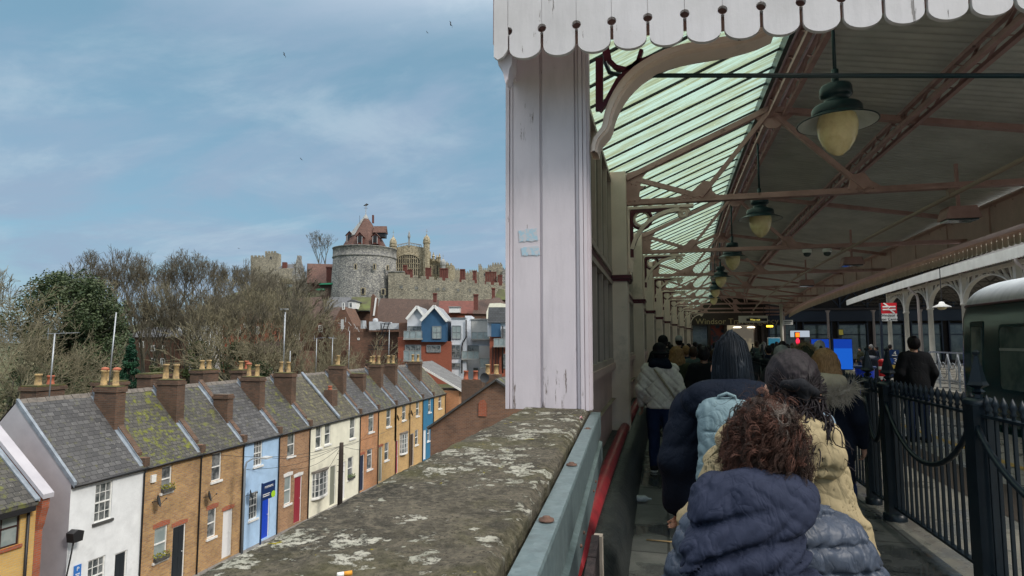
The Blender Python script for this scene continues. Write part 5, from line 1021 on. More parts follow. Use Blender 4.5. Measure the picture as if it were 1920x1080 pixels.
m.bar(at_y(1124,208,oy-.03), at_y(1124,110,oy-.03), .05, .03); q = [at_y(*q, oy-.03) for q in ((1135,90),(1140,112),(1155,127),(1175,132),(1195,120),(1203,95))]
for a, b in zip(q, q[1:]): m.bar(a, b, .05, .025)
m.build('tracery', M_maroon, br)
# --- wall of pilasters with glazed bays
wl = thing('station_wall', (-.7, 20, 0), 'cream panelled station wall with maroon band and pilasters', 'wall')
M_stglass = glassmat('dim_station_glass', (.03,.045,.05), .12, (.07,.085,.085))
for i, y in enumerate(YS):
    hw = .24
    a, b = y, y+2*hw
    P_ = MB(); P_.prism([S(-.98,a,.02), S(-.5,a,.02), S(-.5,b,.02), S(-.98,b,.02)], (0,0,4.15)); P_.build('pilaster', M_cream, wl, fix=True)
    bd = MB(); bd.prism([S(-.99,a-.035,2.6), S(-.44,a-.035,2.6), S(-.44,b+.035,2.6), S(-.99,b+.035,2.6)], (0,0,.05)); bd.prism([S(-.99,a-.02,2.56), S(-.46,a-.02,2.56), S(-.46,b+.02,2.56), S(-.99,b+.02,2.56)], (0,0,.038)); bd.build('band', M_maroon, wl, fix=True)
ends = [4.45]+[y for y in YS]
for i in range(len(ends)-1):
    a = ends[i]+(.0 if i == 0 else .48); b = ends[i+1]; xs = -.74
    def pan(s, z0, z1, th, m, name, a=a, b=b):
        q = MB(); q.prism([S(s-th,a,z0), S(s,a,z0), S(s,b,z0), S(s-th,b,z0)], (0,0,z1-z0)); return q.build(name, m, wl, fix=True)
    pan(xs, .42, 1.32, .08, M_pinkp, 'lower_panel'); pan(xs+.06, 1.32, 1.40, .14, M_pinkp, 'sill_rail'); pan(xs+.02, 2.58, 2.66, .1, M_maroon, 'band')
    fr_ = MB(); nv = 6
    for k in range(nv+1):
        y = a+.03+(b-a-.06)*k/nv; fr_.bar(S(xs,y,1.4), S(xs,y,2.58), .06, .07, up=(0,1,0)); fr_.bar(S(xs,y,2.66), S(xs,y,4.1), .06, .07, up=(0,1,0))
    for z in (1.43,2.54,2.7,4.05): fr_.bar(S(xs,a,z), S(xs,b,z), .07, .06)
    fo = fr_.build('window', M_dullc, wl); g = MB(); g.quad(S(xs-.02,a,1.4), S(xs-.02,b,1.4), S(xs-.02,b,4.1), S(xs-.02,a,4.1)); g.build('pane', M_stglass, fo)
    rl = MB(); a2 = a+.1 if i else 3.35; pts = [S(-.56,a2+(b-.05-a2)*k/6,.50) for k in range(7)]; rl.tube(pts, .065, 10); rl.build('red_rail', M_redrail, wl)
k_ = MB(); k_.grid(lambda u, v: S([-.98,-.5,-.42,-.36,-.33,-.32][round(u*5)], 3.4+47*v, [.46,.44,.42,.36,.22,0][round(u*5)]+.02*noise.noise((u*7,v*420,0))), 5, 240, True)
k_.build('plinth', M_bitumen, wl)
tp_ = MB(); tp_.grid(lambda u, v: S(-.95, 4.45+47*v, 4.1+.3*u), 1, 30, False); tp_.build('wall_plate', M_cream, wl)
# --- canopy roof
cn = thing('station_canopy', (2, 20, 3.4), 'long pitched station canopy of pinkish trusses with green glazed slope', 'canopy')
SE, ZE = -.8, 4.2; SR, ZR = 1.55, 5.22; SG, ZG = 6.15, 4.36; YA, YB = 3.75, 52
def translucent():
    t = NT('green_tinged_plastic_sheet'); p = t.pos(True); c = t.mix(t.ramp(t.noise(t.mapping(p, (.5,7,.5)), 1.6, 6, .7), .42, .58), (.40,.55,.47), (.28,.33,.21)); c = t.mix(t.ramp(t.noise(p, 9, 5, .7), .62, .72), c, (.5,.58,.36))
    d = t.n('ShaderNodeBsdfDiffuse'); tr = t.n('ShaderNodeBsdfTranslucent'); t.l(c, d.inputs[0]); t.l(c, tr.inputs[0]); m_ = t.n('ShaderNodeMixShader'); m_.inputs[0].default_value = .9; t.l(d.outputs[0], m_.inputs[1]); t.l(tr.outputs[0], m_.inputs[2]); t.l(m_.outputs[0], t.out.inputs[0]); return t.m
M_trl = translucent()
gl = MB(); per = .0845; ny = int((YB-YA)/per*5)
gl.grid(lambda u, v: S(SE+(SR-.12-SE)*u, YA+(YB-YA)*v, ZE+.05+(ZR-.06-ZE)*u+.010*math.cos(2*PI*(YB-YA)*v/per)), 3, ny)
gl.build('glazed_slope', M_trl, cn)
lap = MB(); n = int((YB-YA)/.507)
for k in range(n): y = YA+.507*(k+.5); lap.bar(S(SE,y,ZE+.025), S(SR-.1,y,ZR-.04), .036, .02)
lap.build('sheet_laps', M_black, cn)
sh = MB(); per2 = .15; ny = int((YB-YA)/per2*10)
sh.grid(lambda u, v: S(SR-.1+(SG+.3-SR+.1)*u, YA+(YB-YA)*v, ZR+.06+(ZG-.06-ZR)*u+.065*(1-abs(math.sin(PI*(YB-YA)*v/per2)))**1.5), 3, ny)
sh.build('corrugated_slope', mat('grey_corrugated_sheet', (.58,.58,.54), (.46,.465,.43), 2, .6, world=True), cn)
# ridge purlin: twin angles with zig-zag lacing, and two purlins down the right slope
def lattice(s, z, y0, y1, w, h, name):
    b = MB(); n = int((y1-y0)/1.3)
    for k in range(n):
        a, c = y0+(y1-y0)*k/n, y0+(y1-y0)*(k+1)/n
        for ds in (-w/2, w/2): b.bar(S(s+ds,a,z+h/2), S(s+ds,c,z+h/2), .06, .05); b.bar(S(s+ds,a,z-h/2), S(s+ds,c,z-h/2), .06, .05)
        m_ = (a+c)/2; q = (c-a)/4
        for j in range(4):
            z0, z1 = (z-h/2, z+h/2) if j % 2 else (z+h/2, z-h/2)
            b.bar(S(s-w/2,a+q*j,z0), S(s-w/2,a+q*(j+1),z1), .03, .012); b.bar(S(s+w/2,a+q*j,z0), S(s+w/2,a+q*(j+1),z1), .03, .012)
    return b.build(name, M_trussp, cn)
lattice(1.62, 5.0, YA, YB, .2, .2, 'ridge_purlin'); lattice(3.3, 4.72, YA, YB, .16, .16, 'purlin')
bk = MB()
for k in range(40):
    a, c = YA+(YB-YA)*k/40, YA+(YB-YA)*(k+1)/40; bk.bar(S(1.42,a,5.12), S(1.42,c,5.12), .05, .16)
bk.build('ridge_flashing', M_teal, cn)
# plate girder on the right with stiffeners, and its valance
gd = MB(); gs, g0, g1 = 6.1, 3.7, 4.3
for k in range(40):
    a, c = 2+(YB-2)*k/40, 2+(YB-2)*(k+1)/40
    gd.bar(S(gs,a,(g0+g1)/2), S(gs,c,(g0+g1)/2), .03, g1-g0); gd.bar(S(gs-.03,a,g0+.01), S(gs-.03,c,g0+.01), .26, .025); gd.bar(S(gs-.03,a,g1-.01), S(gs-.03,c,g1-.01), .26, .025)
    for dz in (g0+.06, g1-.06): gd.ball(S(gs-.02,a,dz),(.02,.02,.02),6,4); gd.ball(S(gs-.02,(a+c)/2,dz),(.02,.02,.02),6,4)
for k in range(26): y = 2+1.9*k; gd.bar(S(gs-.06,y,g0+.03), S(gs-.06,y,g1-.03), .03, .012, up=(0,1,0))
gd.build('plate_girder', M_pinkp, cn)
def valance(y0, y1, s, zt, zb, bw, m, name, parent, th=.025, along=True, f=None, slot=True):
    "row of boards with rounded feet, each pair sharing a slot and a drilled hole"
    v = MB(); n = int(round((y1-y0)/bw))
    for k in range(n):
        a = y0+k*bw; hw = bw/2; r = bw*.13; sl = bw*.045; zc = zb+bw*.55; zh = zb+bw*.86; o = []
        def half(sg):
            pts = []
            for j in range(7): an = PI*.5*j/6; pts.append((sg*(hw-sl-(hw-sl)*(1-math.sin(an))), zb+bw*.30*(1-math.cos(an))))
            pts += [(sg*(hw-sl), zh-r)] if slot else []
            if slot:
                for j in range(7): an = -PI/2+PI*j/6; pts.append((sg*(hw-.001-r*math.cos(an)*.98), zh+r*math.sin(an)))
            pts += [(sg*(hw-.001), zt)]
            return pts
        rt = half(1); lf = half(-1)[1:][::-1]; poly = rt+lf
        if f: v.prism([f(a+hw+px, z) for px, z in poly], f(0, 0, True))
        else:
            y = a+hw; P0 = S(s, y, 0); v.prism([(cx(y)+s, y+px, z) for px, z in poly], (th,0,0))
    return v.build(name, m, parent, fix=True)
valance(5, 50, 6.32, 3.95, 3.48, .21, M_cream2 if 'M_cream2' in globals() else mat('dirty_cream_paint', (.42,.38,.3), (.3,.27,.21), 3, .7, world=True), 'track_valance', cn)
# gable-end valance across the near end
def fv(x, z, ext=False):
    if ext: return Vector((0,.03,0))
    return Vector((x, 3.475+.046*(x+1), z))
valance(-.887, 6.3, 0, 4.35, 3.405, .208, M_val, 'end_valance', cn, f=fv)
MB().prism([fv(x, z) for x, z in ((-.975,3.43),(-.95,3.41),(-.92,3.425),(-.90,3.45),(-.889,3.47),(-.889,4.35),(-.975,4.35))], (0,.03,0)).build('end_board', M_val, cn, fix=True)
gb = MB(); gb.prism([(-1.09,3.9,4.2),(6.4,3.9,4.2),(6.4,3.9,4.6),(1.6,3.9,5.6),(-1.09,3.9,4.6)], (0,.04,0)); gb.build('gable_boards', M_val, cn, fix=True)
cor = MB(); cor.box((-.975,3.52,3.46),(-.94,4.2,4.3)); cor.prism([(-.97,3.53,3.46),(-.87,3.53,3.46),(-.875,3.53,3.40),(-.89,3.53,3.37),(-.90,3.53,3.31),(-.915,3.53,3.28),(-.935,3.53,3.37),(-.96,3.53,3.40)], (0,.12,0)); cor.build('corner_drop', M_lav, cn, fix=True)
bm_ = MB().box((-1.02,3.62,3.585),(.3,3.74,4.2)).box((.3,3.66,3.585),(6.2,3.8,4.2)); bm_.build('end_beam', M_trussp, cn)
# trusses
def truss(y):
    b = MB(); zt = 3.73; w = .09
    def B(p, q, w_=.1, h_=.05): b.bar(S(p[0],y+.24,p[1]), S(q[0],y+.24,q[1]), w_, h_)
    B((-.5,zt),(6.05,zt),.12,.035); b.bar(S(-.5,y+.24,zt+.035), S(6.05,y+.24,zt+.035), .02, .07)
    B((-.5,4.12),(1.5,5.0),.1,.075); B((1.5,5.0),(6.05,4.2),.1,.075)
    B((.55,zt+.05),(1.5,4.95),.08,.06); B((1.55,4.95),(2.7,zt+.05),.08,.06); B((-.35,4.1),(.5,zt+.08),.05,.07)
    # riveted gusset plates with curved cut-outs
    def plate(pts): b.prism([S(p[0],y+.225,p[1]) for p in pts], (0,.03,0))
    plate([(-.5,zt),(-.5,4.2),(-.3,4.25),(-.2,4.2),(-.27,4.12),(-.3,4.0),(-.22,3.98),(-.3,3.94),(-.32,3.85),(-.28,3.79),(-.1,3.75),(-.1,zt)])
    plate([(.1,zt),(.2,3.8),(.42,3.86),(.6,4.02),(.7,4.0),(.72,3.86),(.8,3.78),(.95,zt)]); plate([(1.3,4.92),(1.4,4.82),(1.5,4.72),(1.62,4.72),(1.75,4.82),(1.85,4.9),(1.6,5.02)]); plate([(2.4,zt),(2.5,3.82),(2.54,3.98),(2.7,4.0),(2.78,3.88),(2.9,3.8),(3.0,zt)])
    for (s, z) in ((-.45,4.13),(-.38,4.16),(-.31,4.2),(-.42,4.03),(-.36,4.02),(-.45,3.78),(-.38,3.78),(-.31,3.78),(-.23,3.98),(.25,3.77),(.33,3.77),(.42,3.77),(.5,3.77),(.38,3.84),(.3,3.83),(.62,3.84),(.68,3.9),(.75,3.77),(2.5,3.78),(2.6,3.78),(2.7,3.78),(2.8,3.78),(2.62,3.88)): b.ball(S(s,y+.222,z),(.017,.012,.017),6,4)
    return b.build('truss', M_trussp, cn, fix=False)
for y in YS: truss(y)
# brackets under the ties: cream casting with maroon inner beading, ring and scroll
def bracket(y):
    yy = y+.24; O = -.49; zt = 3.66; c = MB(); m = MB(); n = 14; Wd, H_ = .82, .78
    arc = [S(O+.04+Wd*.86*(1-math.cos(PI/2*k/n)), yy, zt-.05-H_*(1-math.sin(PI/2*k/n))*.92) for k in range(n+1)]
    for p, q in zip(arc, arc[1:]): c.bar(p, q, .11, .055)
    c.bar(S(O,yy,zt), S(O+Wd+.12,yy,zt), .12, .04); c.bar(S(O+.015,yy,zt), S(O+.015,yy,zt-H_-.1), .03, .09, up=(0,1,0))
    c.bar(arc[0], S(O+.02,yy,zt-H_-.16), .08, .04, up=(0,1,0)); c.ball(S(O+.03,yy,zt-H_-.2),(.025,.04,.045),8,6)
    sc_ = [S(O+Wd-.02+.085*(1-k/26)*math.cos(k*.5)*1.0, yy, zt-.105+.085*(1-k/26)*math.sin(k*.5)) for k in range(24)]
    c.tube(sc_, .026, 6)
    ring = [S(O+.2+.105*math.cos(2*PI*k/20), yy, zt-.155+.105*math.sin(2*PI*k/20)) for k in range(21)]
    c.tube(ring, .022, 6); m.tube([S(O+.2+.145*math.cos(2*PI*k/20), yy-.03, zt-.165+.145*math.sin(2*PI*k/20)) for k in range(21)], .024, 6)
    m.bar(S(O+.05,yy-.02,zt-.04), S(O+.05,yy-.02,zt-H_+.05), .06, .045, up=(0,1,0)); m.bar(S(O+.05,yy-.02,zt-.045), S(O+Wd-.12,yy-.02,zt-.045), .06, .045)
    ar2 = [S(O+.07+Wd*.80*(1-math.cos(PI/2*k/n)), yy-.02, zt-.06-(H_-.08)*(1-math.sin(PI/2*k/n))*.9) for k in range(2, n-1)]
    for p, q in zip(ar2, ar2[1:]): m.bar(p, q, .06, .042)
    o = c.build('bracket', M_cream, wl); m.build('beading', M_maroon, o); return o
for y in YS: bracket(y)
# conduit under the ties, rod across the end, floodlights, cameras
q = MB(); q.tube([S(3.72,y,3.62) for y in np.linspace(3.9, 40, 40)], .03, 8); 
for y in YS: q.box(S(3.68,y+.2,3.6), S(3.76,y+.28,3.73))
q.build('conduit', mat('dusty_conduit', (.36,.27,.22), rough=.6), cn)
tag(MB().tube([(-.36,4.15,3.75),(-.36,4.15,at_y(1185,110,4.15).z),(-.33,4.15,at_y(1200,130,4.15).z),(-.25,4.15,at_y(1200,138,4.15).z),tuple(at_y(1920,142,4.15))], .016, 8).build('tie_rod', M_teal), 'thin dark teal rod spanning the near end under the valance', 'rod')
def lamp(i, y):
    t = thing('pendant_lamp', S(1.52,y,3.5), ['nearest teal pendant lamp with large yellowed globe','second teal pendant lamp in the receding row','third teal pendant lamp in the receding row','fourth teal pendant lamp in the row, small','fifth pendant lamp in the row, partly behind the fourth','farthest pendant lamp in the row, above the travel sign'][i], 'lamp', 'pendant lamps along the canopy ridge')
    c = S(1.52,y,3.65)
    MB().tube([c+Vector((0,0,1.4)), c+Vector((0,0,.45))], .016, 8).tube([c+Vector((0,0,.48)), c+Vector((0,0,.30))], .03, 10).build('rod', M_teal, t)
    h = MB().lathe([(.0,.33),(.12,.33),(.13,.31),(.135,.24),(.12,.225),(.1,.21),(.1,.18),(.12,.165),(.19,.14),(.205,.12),(.21,.06),(.205,.05)], c, 28); h.build('housing', M_teal, t)
    rim = MB().lathe([(.205,.055),(.32,-.005),(.332,-.01),(.332,-.018),(.32,-.016)], c, 32); rim.build('reflector', M_teal, t)
    un = MB().lathe([(.322,-.017),(.2,.045),(.15,.05)], c, 32); un.build('reflector_underside', mat('enamel_white', (.62,.66,.64), (.5,.53,.5), 8, .35, world=True), t)
    b = MB().lathe([(.15,.05),(.166,-.01),(.166,-.06),(.155,-.13),(.128,-.2),(.085,-.262),(.035,-.302),(.0,-.312)], c, 28); b.build('globe', M_globe, t)
def globe():
    t = NT('yellowed_opal_glass'); p = t.pos(True); c = t.mix(t.ramp(t.noise(p, 14, 6, .7), .4, .7), (.93,.80,.47), (.78,.64,.33)); b = t.bsdf(c, .25, 0, .5); b.inputs['Subsurface Weight'].default_value = .3; b.inputs['Subsurface Radius'].default_value = (.05,.04,.02); return t.m
M_globe = globe()
for i, y in enumerate((5.86,10.3,14.95,19.65,24.4,29.1)): lamp(i, y)
def flood(i, y):
    t = thing('flood_light', S(4.25,y,3.6), ['nearest','second','third'][i]+' grey flood light fitted below the canopy on the right', 'flood light', 'flood lights under the canopy')
    c = S(4.05,y,3.45); m = MB(); m.prism([c+Vector(v) for v in ((-.22,0,-.05),(.22,0,-.05),(.17,0,.12),(-.17,0,.12))], (0,.3,0)); m.build('body', M_trussp, t, fix=True)
    MB().box(c+Vector((-.19,.02,-.075)), c+Vector((.19,.28,-.052))).build('lens', M_stglass, t); MB().bar(c+Vector((0,.15,.12)), c+Vector((0,.15,.75)), .04).build('hanger', M_trussp, t)
for i, y in enumerate((9.6,14.9,20.2)): flood(i, y)
for i, (s) in enumerate((3.0,3.4)):
    c = S(s,14.35,3.64); t = thing('dome_camera', c, ['left','right'][i]+' white dome camera under the second tie beam', 'camera', 'dome cameras'); MB().lathe([(.0,.06),(.09,.05),(.1,0),(.08,-.03)], c, 14).build('housing', M_trim, t); MB().lathe([(.08,-.03),(.07,-.08),(.03,-.11),(0,-.115)], c, 14).build('dome', M_stglass, t)
# ------------------------------------------------------------------ iron fence between walkway and platform
FS = 2.1
fposts = [2.9, 5.0, 6.74, 7.34, 9.3, 11.2, 13.1, 15.0, 16.9]
M_swag = M_fence
for i in range(len(fposts)-1):
    a, b = fposts[i], fposts[i+1]
    t = thing('iron_fence', S(FS,(a+b)/2,0), ['black spear-topped iron fence bay, nearest and cut by the frame edge','black iron fence bay in front of the standing man','black iron fence bay beside the beige coat, second from the man','black iron fence bay beside the fur-hooded coat','black iron fence bay beyond the fur hood, near the blue bin','black iron fence bay, third from the far end of the fence','black iron fence bay, next to last at the far end','black iron fence bay at the far end before the blue doors'][i], 'fence', 'iron fence bays')
    n = int((b-a)/.105)
    B_ = MB()
    for k in range(1, n): y = a+(b-a)*k/n; B_.bar(S(FS,y,.12), S(FS,y,1.18), .02, .02, up=(0,1,0))
    B_.build('bars', M_fence, t)
    MB().bar(S(FS,a,1.19), S(FS,b,1.19), .055, .02).build('rail', M_fence, t); MB().bar(S(FS,a,.13), S(FS,b,.13), .045, .02).build('rail', M_fence, t)
    H = MB()
    for k in range(1, n):
        y = a+(b-a)*k/n; c = S(FS,y,1.2); H.lathe([(.013,0),(.013,.02),(.022,.03),(.012,.045),(.026,.075),(.018,.1),(.003,.135)], c, 6)
    H.build('spear_heads', M_fence, t)
    m = MB(); pts = []
    for j in range(25):
        u = j/24; y = a+.05+(b-a-.1)*u; pts.append(S(FS-.045,y,1.12-.42*(1-(2*u-1)**2)**.8 if 0 < u < 1 else 1.12))
    m.tube(pts, .022, 6); m.build('swag', M_swag, t)
    pm = MB(); big = i == 0
    w = .14 if i <= 1 else .11
    pm.bar(S(FS,b,0), S(FS,b,1.26), w, w, up=(0,1,0)); pm.lathe([(w*.75,0),(w*.75,.03),(w*.5,.05)], S(FS,b,1.26), 4); pm.lathe([(w*.75,0),(w*.75,.05),(w*.55,.07)], S(FS,b,0), 12)
    pm.build('post', M_fence, t)
    fn = MB().lathe([(.03,.04),(.02,.07),(.045,.09),(.02,.11),(.07,.135),(.055,.16),(.012,.34),(.02,.345),(.025,.365),(0,.385)], S(FS,b,1.26), 4 if i <= 1 else 8, smooth=False); fn.build('finial', M_fence, t)
# ------------------------------------------------------------------ train standing at the platform
def train_paint():
    t = NT('dark_green_train_paint'); p = t.pos(True); c = t.mix(t.ramp(t.noise(p, .9, 5), .4, .7), (.004,.036,.043), (.007,.05,.055)); t.bsdf(c, .2, .0, .4, t.noise(p, 2.5, 2), .02, .02, Coat_Weight=.2, Coat_Roughness=.1); return t.m
M_tg = train_paint(); M_tr = mat('train_roof_white', (.62,.66,.68), (.48,.52,.55), 2, .45, world=True, stretch=(1,3,1)); M_tgl = glassmat('train_window_glass', (.05,.08,.08), .06, (.14,.18,.18))  # train panes: paler tone is reflection put into the colour
tr = thing('passenger_train', (8.3, 10, -1.1), 'dark green passenger train with pale roof standing at the platform', 'train')
XT, YT0, YT1 = 6.35, 1.0, 16.0
half = [(0,-.35),(.0,.25),(.02,1.4),(.06,2.2),(.14,2.46)]; roofp = [(.14+1.26*(1-math.cos(PI/2*k/12)), 2.465+.60*math.sin(PI/2*k/12)) for k in range(13)]
def nose(y): q = max(0, (y-(YT1-.55))/.55); return .55*(1-math.sqrt(max(0, 1-q*q)))
def tx(pt, y, mir): x = XT+pt[0]+nose(y)*(1 if pt[0] < 1.35 else 0); return (x if not mir else 2*(XT+1.4)-x, y, pt[1]-nose(y)*.35*(pt[1]/2.8 if pt[1] > 1.5 else 0))
ysn = [YT0, 12.0]+[YT1-.55+.55*k/10 for k in range(11)]
b = MB(); r_ = MB()
for mir in (False, True):
    for prof, mb_ in ((half, b), (roofp, r_)):
        nj, ni = len(prof)-1, len(ysn)-1; mb_.grid(lambda u, v: tx(prof[round(u*nj)], ysn[round(v*ni)], mir), nj, ni)
pe = half+roofp[1:]; rows = [[tx(p_, YT1, m_) for p_ in pe] for m_ in (False, True)]
b.add(rows[0]+rows[1][::-1], [tuple(range(len(pe)*2))])
b.build('body', M_tg, tr); r_.build('roof', M_tr, tr)
gt = MB(); gt.tube([Vector(tx((.13,2.47), y, False)) for y in ysn], .028, 6); gt.build('gutter', mat('train_gutter', (.10,.03,.03), (.05,.03,.03), 3, .5, world=True), tr)
sm_ = MB()
for y in (12.45,): sm_.tube([Vector(tx(p_, y, False))+Vector((0,0,.006)) for p_ in roofp], .012, 6)
sm_.build('roof_seam', M_black, tr)
def side(y0, y1, z0, z1, d, m, name, par, rnd=.0):
    def xx(z): 
        for a, c in zip(half, half[1:]):
            if a[1] <= z <= c[1]: return XT+a[0]+(c[0]-a[0])*(z-a[1])/(c[1]-a[1])
        return XT
    pts = []
    for (yy, zz, a0) in ((y0+rnd,z0+rnd,PI),(y1-rnd,z0+rnd,1.5*PI),(y1-rnd,z1-rnd,0),(y0+rnd,z1-rnd,.5*PI)):
        for k in range(5): a = a0+PI/2*k/4; pts.append((yy+rnd*math.cos(a), zz+rnd*math.sin(a)))
    q = MB(); q.add([(xx(z)-d, y, z) for y, z in pts]+[(xx(z)+.02, y, z) for y, z in pts], [tuple(range(20))]+[(i, (i+1) % 20, 20+(i+1) % 20, 20+i) for i in range(20)]); return q.build(name, m, par, fix=True)
w1 = side(9.9,14.05,.72,2.03,.012,M_tg,'window',tr,.1); side(9.96,13.99,.78,1.97,.018,M_tgl,'pane',w1,.1); side(9.96,13.99,1.52,1.57,.026,M_steel,'transom',w1,.01)
w2 = side(14.65,15.2,-.1,2.12,.014,M_tg,'cab_door',tr,.05); side(14.7,15.15,1.0,2.0,.02,M_tgl,'pane',w2,.05); side(14.7,15.15,.95,.985,.03,M_steel,'handle',w2,.01)
side(14.3,14.36,-.3,2.38,.004,M_black,'door_gap',tr,.01)
MB().ball((XT+.06,12.75,2.2),(.03,.06,.06),10,6).build('side_lamp', M_trim, tr)
for yb in (2.5, 12.8):
    wb = MB()
    for dy in (-.9,.9):
        for xw in (7.0,8.45): wb.lathe([(0,-.06),(.40,-.06),(.42,-.0),(.42,.06),(0,.06)], (0,0,0), 16); 
    bo = MB().box((6.8,yb-1.5,-.75),(8.7,yb+1.5,-.45)); bo.build('bogie', M_black, tr)
# ------------------------------------------------------------------ canopy over the far platform: white columns, arches, valance
M_colw = mat('off_white_iron_paint', (.62,.59,.52), (.5,.47,.41), 2, .5, world=True)
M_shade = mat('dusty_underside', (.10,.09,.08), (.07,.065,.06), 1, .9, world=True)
SF = 10.2
fc = thing('far_canopy', S(SF,25,0), 'white columned canopy over the far platform with arched lattice brackets', 'canopy')
ycs = [13.7,17.7,21.7,25.7,29.3,32.7,35.8]
zc = 4.2
for y in ycs:
    c = S(SF,y,0); MB().lathe([(.16,0),(.16,.25),(.11,.3),(.095,3.0),(.13,3.02),(.13,3.08),(.1,3.12)], c, 14).box(c+Vector((-.085,-.085,3.1)), c+Vector((.085,.085,zc))).build('column', M_colw, fc)
    MB().lathe([(.1,0),(.15,.06),(.16,.14),(.12,.18)], c+Vector((0,0,zc-.02)), 12).build('capital', M_maroon, fc)
for a, b in zip(ycs, ycs[1:]):
    m = MB(); n = 16; top = zc-.12; ym = (a+b)/2; hw = (b-a)/2-.1
    m.bar(S(SF,a,top), S(SF,b,top), .1, .12)
    arc = [S(SF,ym-hw*math.cos(PI*k/n),3.1+.82*math.sin(PI*k/n)) for k in range(n+1)]
    for p, q in zip(arc, arc[1:]): m.bar(p, q, .16, .05)
    for k in range(n):
        p = arc[k]; y2 = a+(b-a)*(k+.5)/n; m.bar(p, S(SF,y2+(.12 if k % 2 else -.12),top), .05, .03)
    m.build('arch', M_colw, fc)
valance(8, 45, SF-.55, 4.42, 4.08, .17, mat('white_valance_paint', (.72,.70,.64), (.6,.58,.52), 2, .5, world=True), 'valance', fc, slot=False)
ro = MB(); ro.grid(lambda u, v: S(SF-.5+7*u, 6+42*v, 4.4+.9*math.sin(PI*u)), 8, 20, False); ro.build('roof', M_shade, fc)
for y in np.linspace(9, 46, 12):
    tru = MB(); tru.bar(S(SF,y,4.15), S(SF+6.2,y,4.15), .07, .05)
    for k in range(6): tru.bar(S(SF+k+.2,y,4.15), S(SF+k+.7,y,4.6), .035, .035); tru.bar(S(SF+k+.7,y,4.6), S(SF+k+1.2,y,4.15), .035, .035)
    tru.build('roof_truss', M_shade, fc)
for y in (15,19.5,24,28.5,33):
    c = S(SF+5.8,y,0); MB().lathe([(.12,0),(.085,.3),(.075,3.0),(.16,3.1),(.2,3.35),(.1,3.5),(.1,3.7)], c, 12).build('inner_column', mat('dull_pinkish_column', (.34,.27,.24), rough=.6), fc)
for k, (y, s) in enumerate(((20.6,SF-.5),(30.2,SF-.5))):
    m = MB().tube([S(s,y,4.2), S(s,y,4.0), S(s+.32,y+.1,3.7), S(s+.35,y+.1,3.5), S(s+.35,y+.1,0)], .05, 8); m.build('drainpipe', mat('pinkish_pipe', (.5,.43,.4), rough=.5), fc)
# dark arcade closing the view on the right, and the shop front with its fascia
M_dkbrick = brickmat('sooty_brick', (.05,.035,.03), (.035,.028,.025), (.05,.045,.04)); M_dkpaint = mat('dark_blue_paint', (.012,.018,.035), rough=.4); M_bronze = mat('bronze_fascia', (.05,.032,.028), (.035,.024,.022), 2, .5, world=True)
M_shopgl = glassmat('shop_glass', (.03,.05,.05), .08, (.1,.12,.1))
M_lit = NT('lit_shop_interior'); _e = M_lit.n('ShaderNodeEmission'); _p = M_lit.pos(True); _c = M_lit.mix(M_lit.ramp(M_lit.noise(_p, 1.1, 2), .4, .6), (.40,.34,.22), (.16,.14,.11)); M_lit.l(_c, _e.inputs[0]); _e.inputs[1].default_value = .35; M_lit.l(_e.outputs[0], M_lit.out.inputs[0]); M_lit = M_lit.m
def emit(name, c, s):
    if name in _mats: return _mats[name]
    t = NT(name); e = t.n('ShaderNodeEmission'); e.inputs[0].default_value = (*c,1); e.inputs[1].default_value = s; t.l(e.outputs[0], t.out.inputs[0]); _mats[name] = t.m; return t.m
YW = 50.0
def W_(px, py, Y=YW): return at_y(px, py, Y)
def rect(px0, py0, px1, py1, Y, th=.08):
    py0, py1 = min(py0,py1), max(py0,py1); a, b = W_(px0,py1,Y), W_(px1,py0,Y); return (Vector((a.x,Y-th,a.z)), Vector((b.x,Y,b.z)))
ag = thing('travel_shop', (4,50,0), 'bronze fronted travel shop closing the end of the walkway', 'shop')
x0_, x1_ = W_(1294,640).x, W_(1432,640).x
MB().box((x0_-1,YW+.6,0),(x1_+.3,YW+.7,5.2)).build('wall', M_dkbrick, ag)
z0f, z1f = W_(1350,610).z, W_(1350,594).z
MB().box((x0_,YW-.3,z0f),(x1_,YW+.5,z1f+.3)).build('fascia', M_bronze, ag)
text('lettering', 'Windsor Travel Agency', .62, mat('dull_gold_letters', (.42,.33,.18), rough=.5), ag, (W_(1380,603).x,YW-.32,W_(1380,603).z), (PI/2,0,0))
for (a, b, m, nm) in ((1297,1329,M_shopgl,'window'),(1331,1361,mat('red_poster_wall', (.25,.05,.04), (.03,.05,.09), 2.5, .5, world=True, lo=.45, hi=.55),'poster_panel'),(1362,1415,M_lit,'lit_interior')):
    p, q = rect(a,655,b,612,YW,.02); MB().box((p.x,YW+.3,0),(q.x,YW+.36,z0f)).build(nm, m, ag)
for px in (1294,1330,1361,1417,1430): p = W_(px,640); MB().box((p.x-.1,YW-.2,0),(p.x+.1,YW+.35,z0f)).build('mullion', M_bronze, ag)
for px in (1382,1408): p = W_(px,613.5); MB().lathe([(0,0),(.28,.01),(.28,.06),(0,.08)], (p.x,YW-.1,p.z-.05), 12).build('ceiling_lamp', emit('warm_lamp', (1,.85,.6), 4), ag)
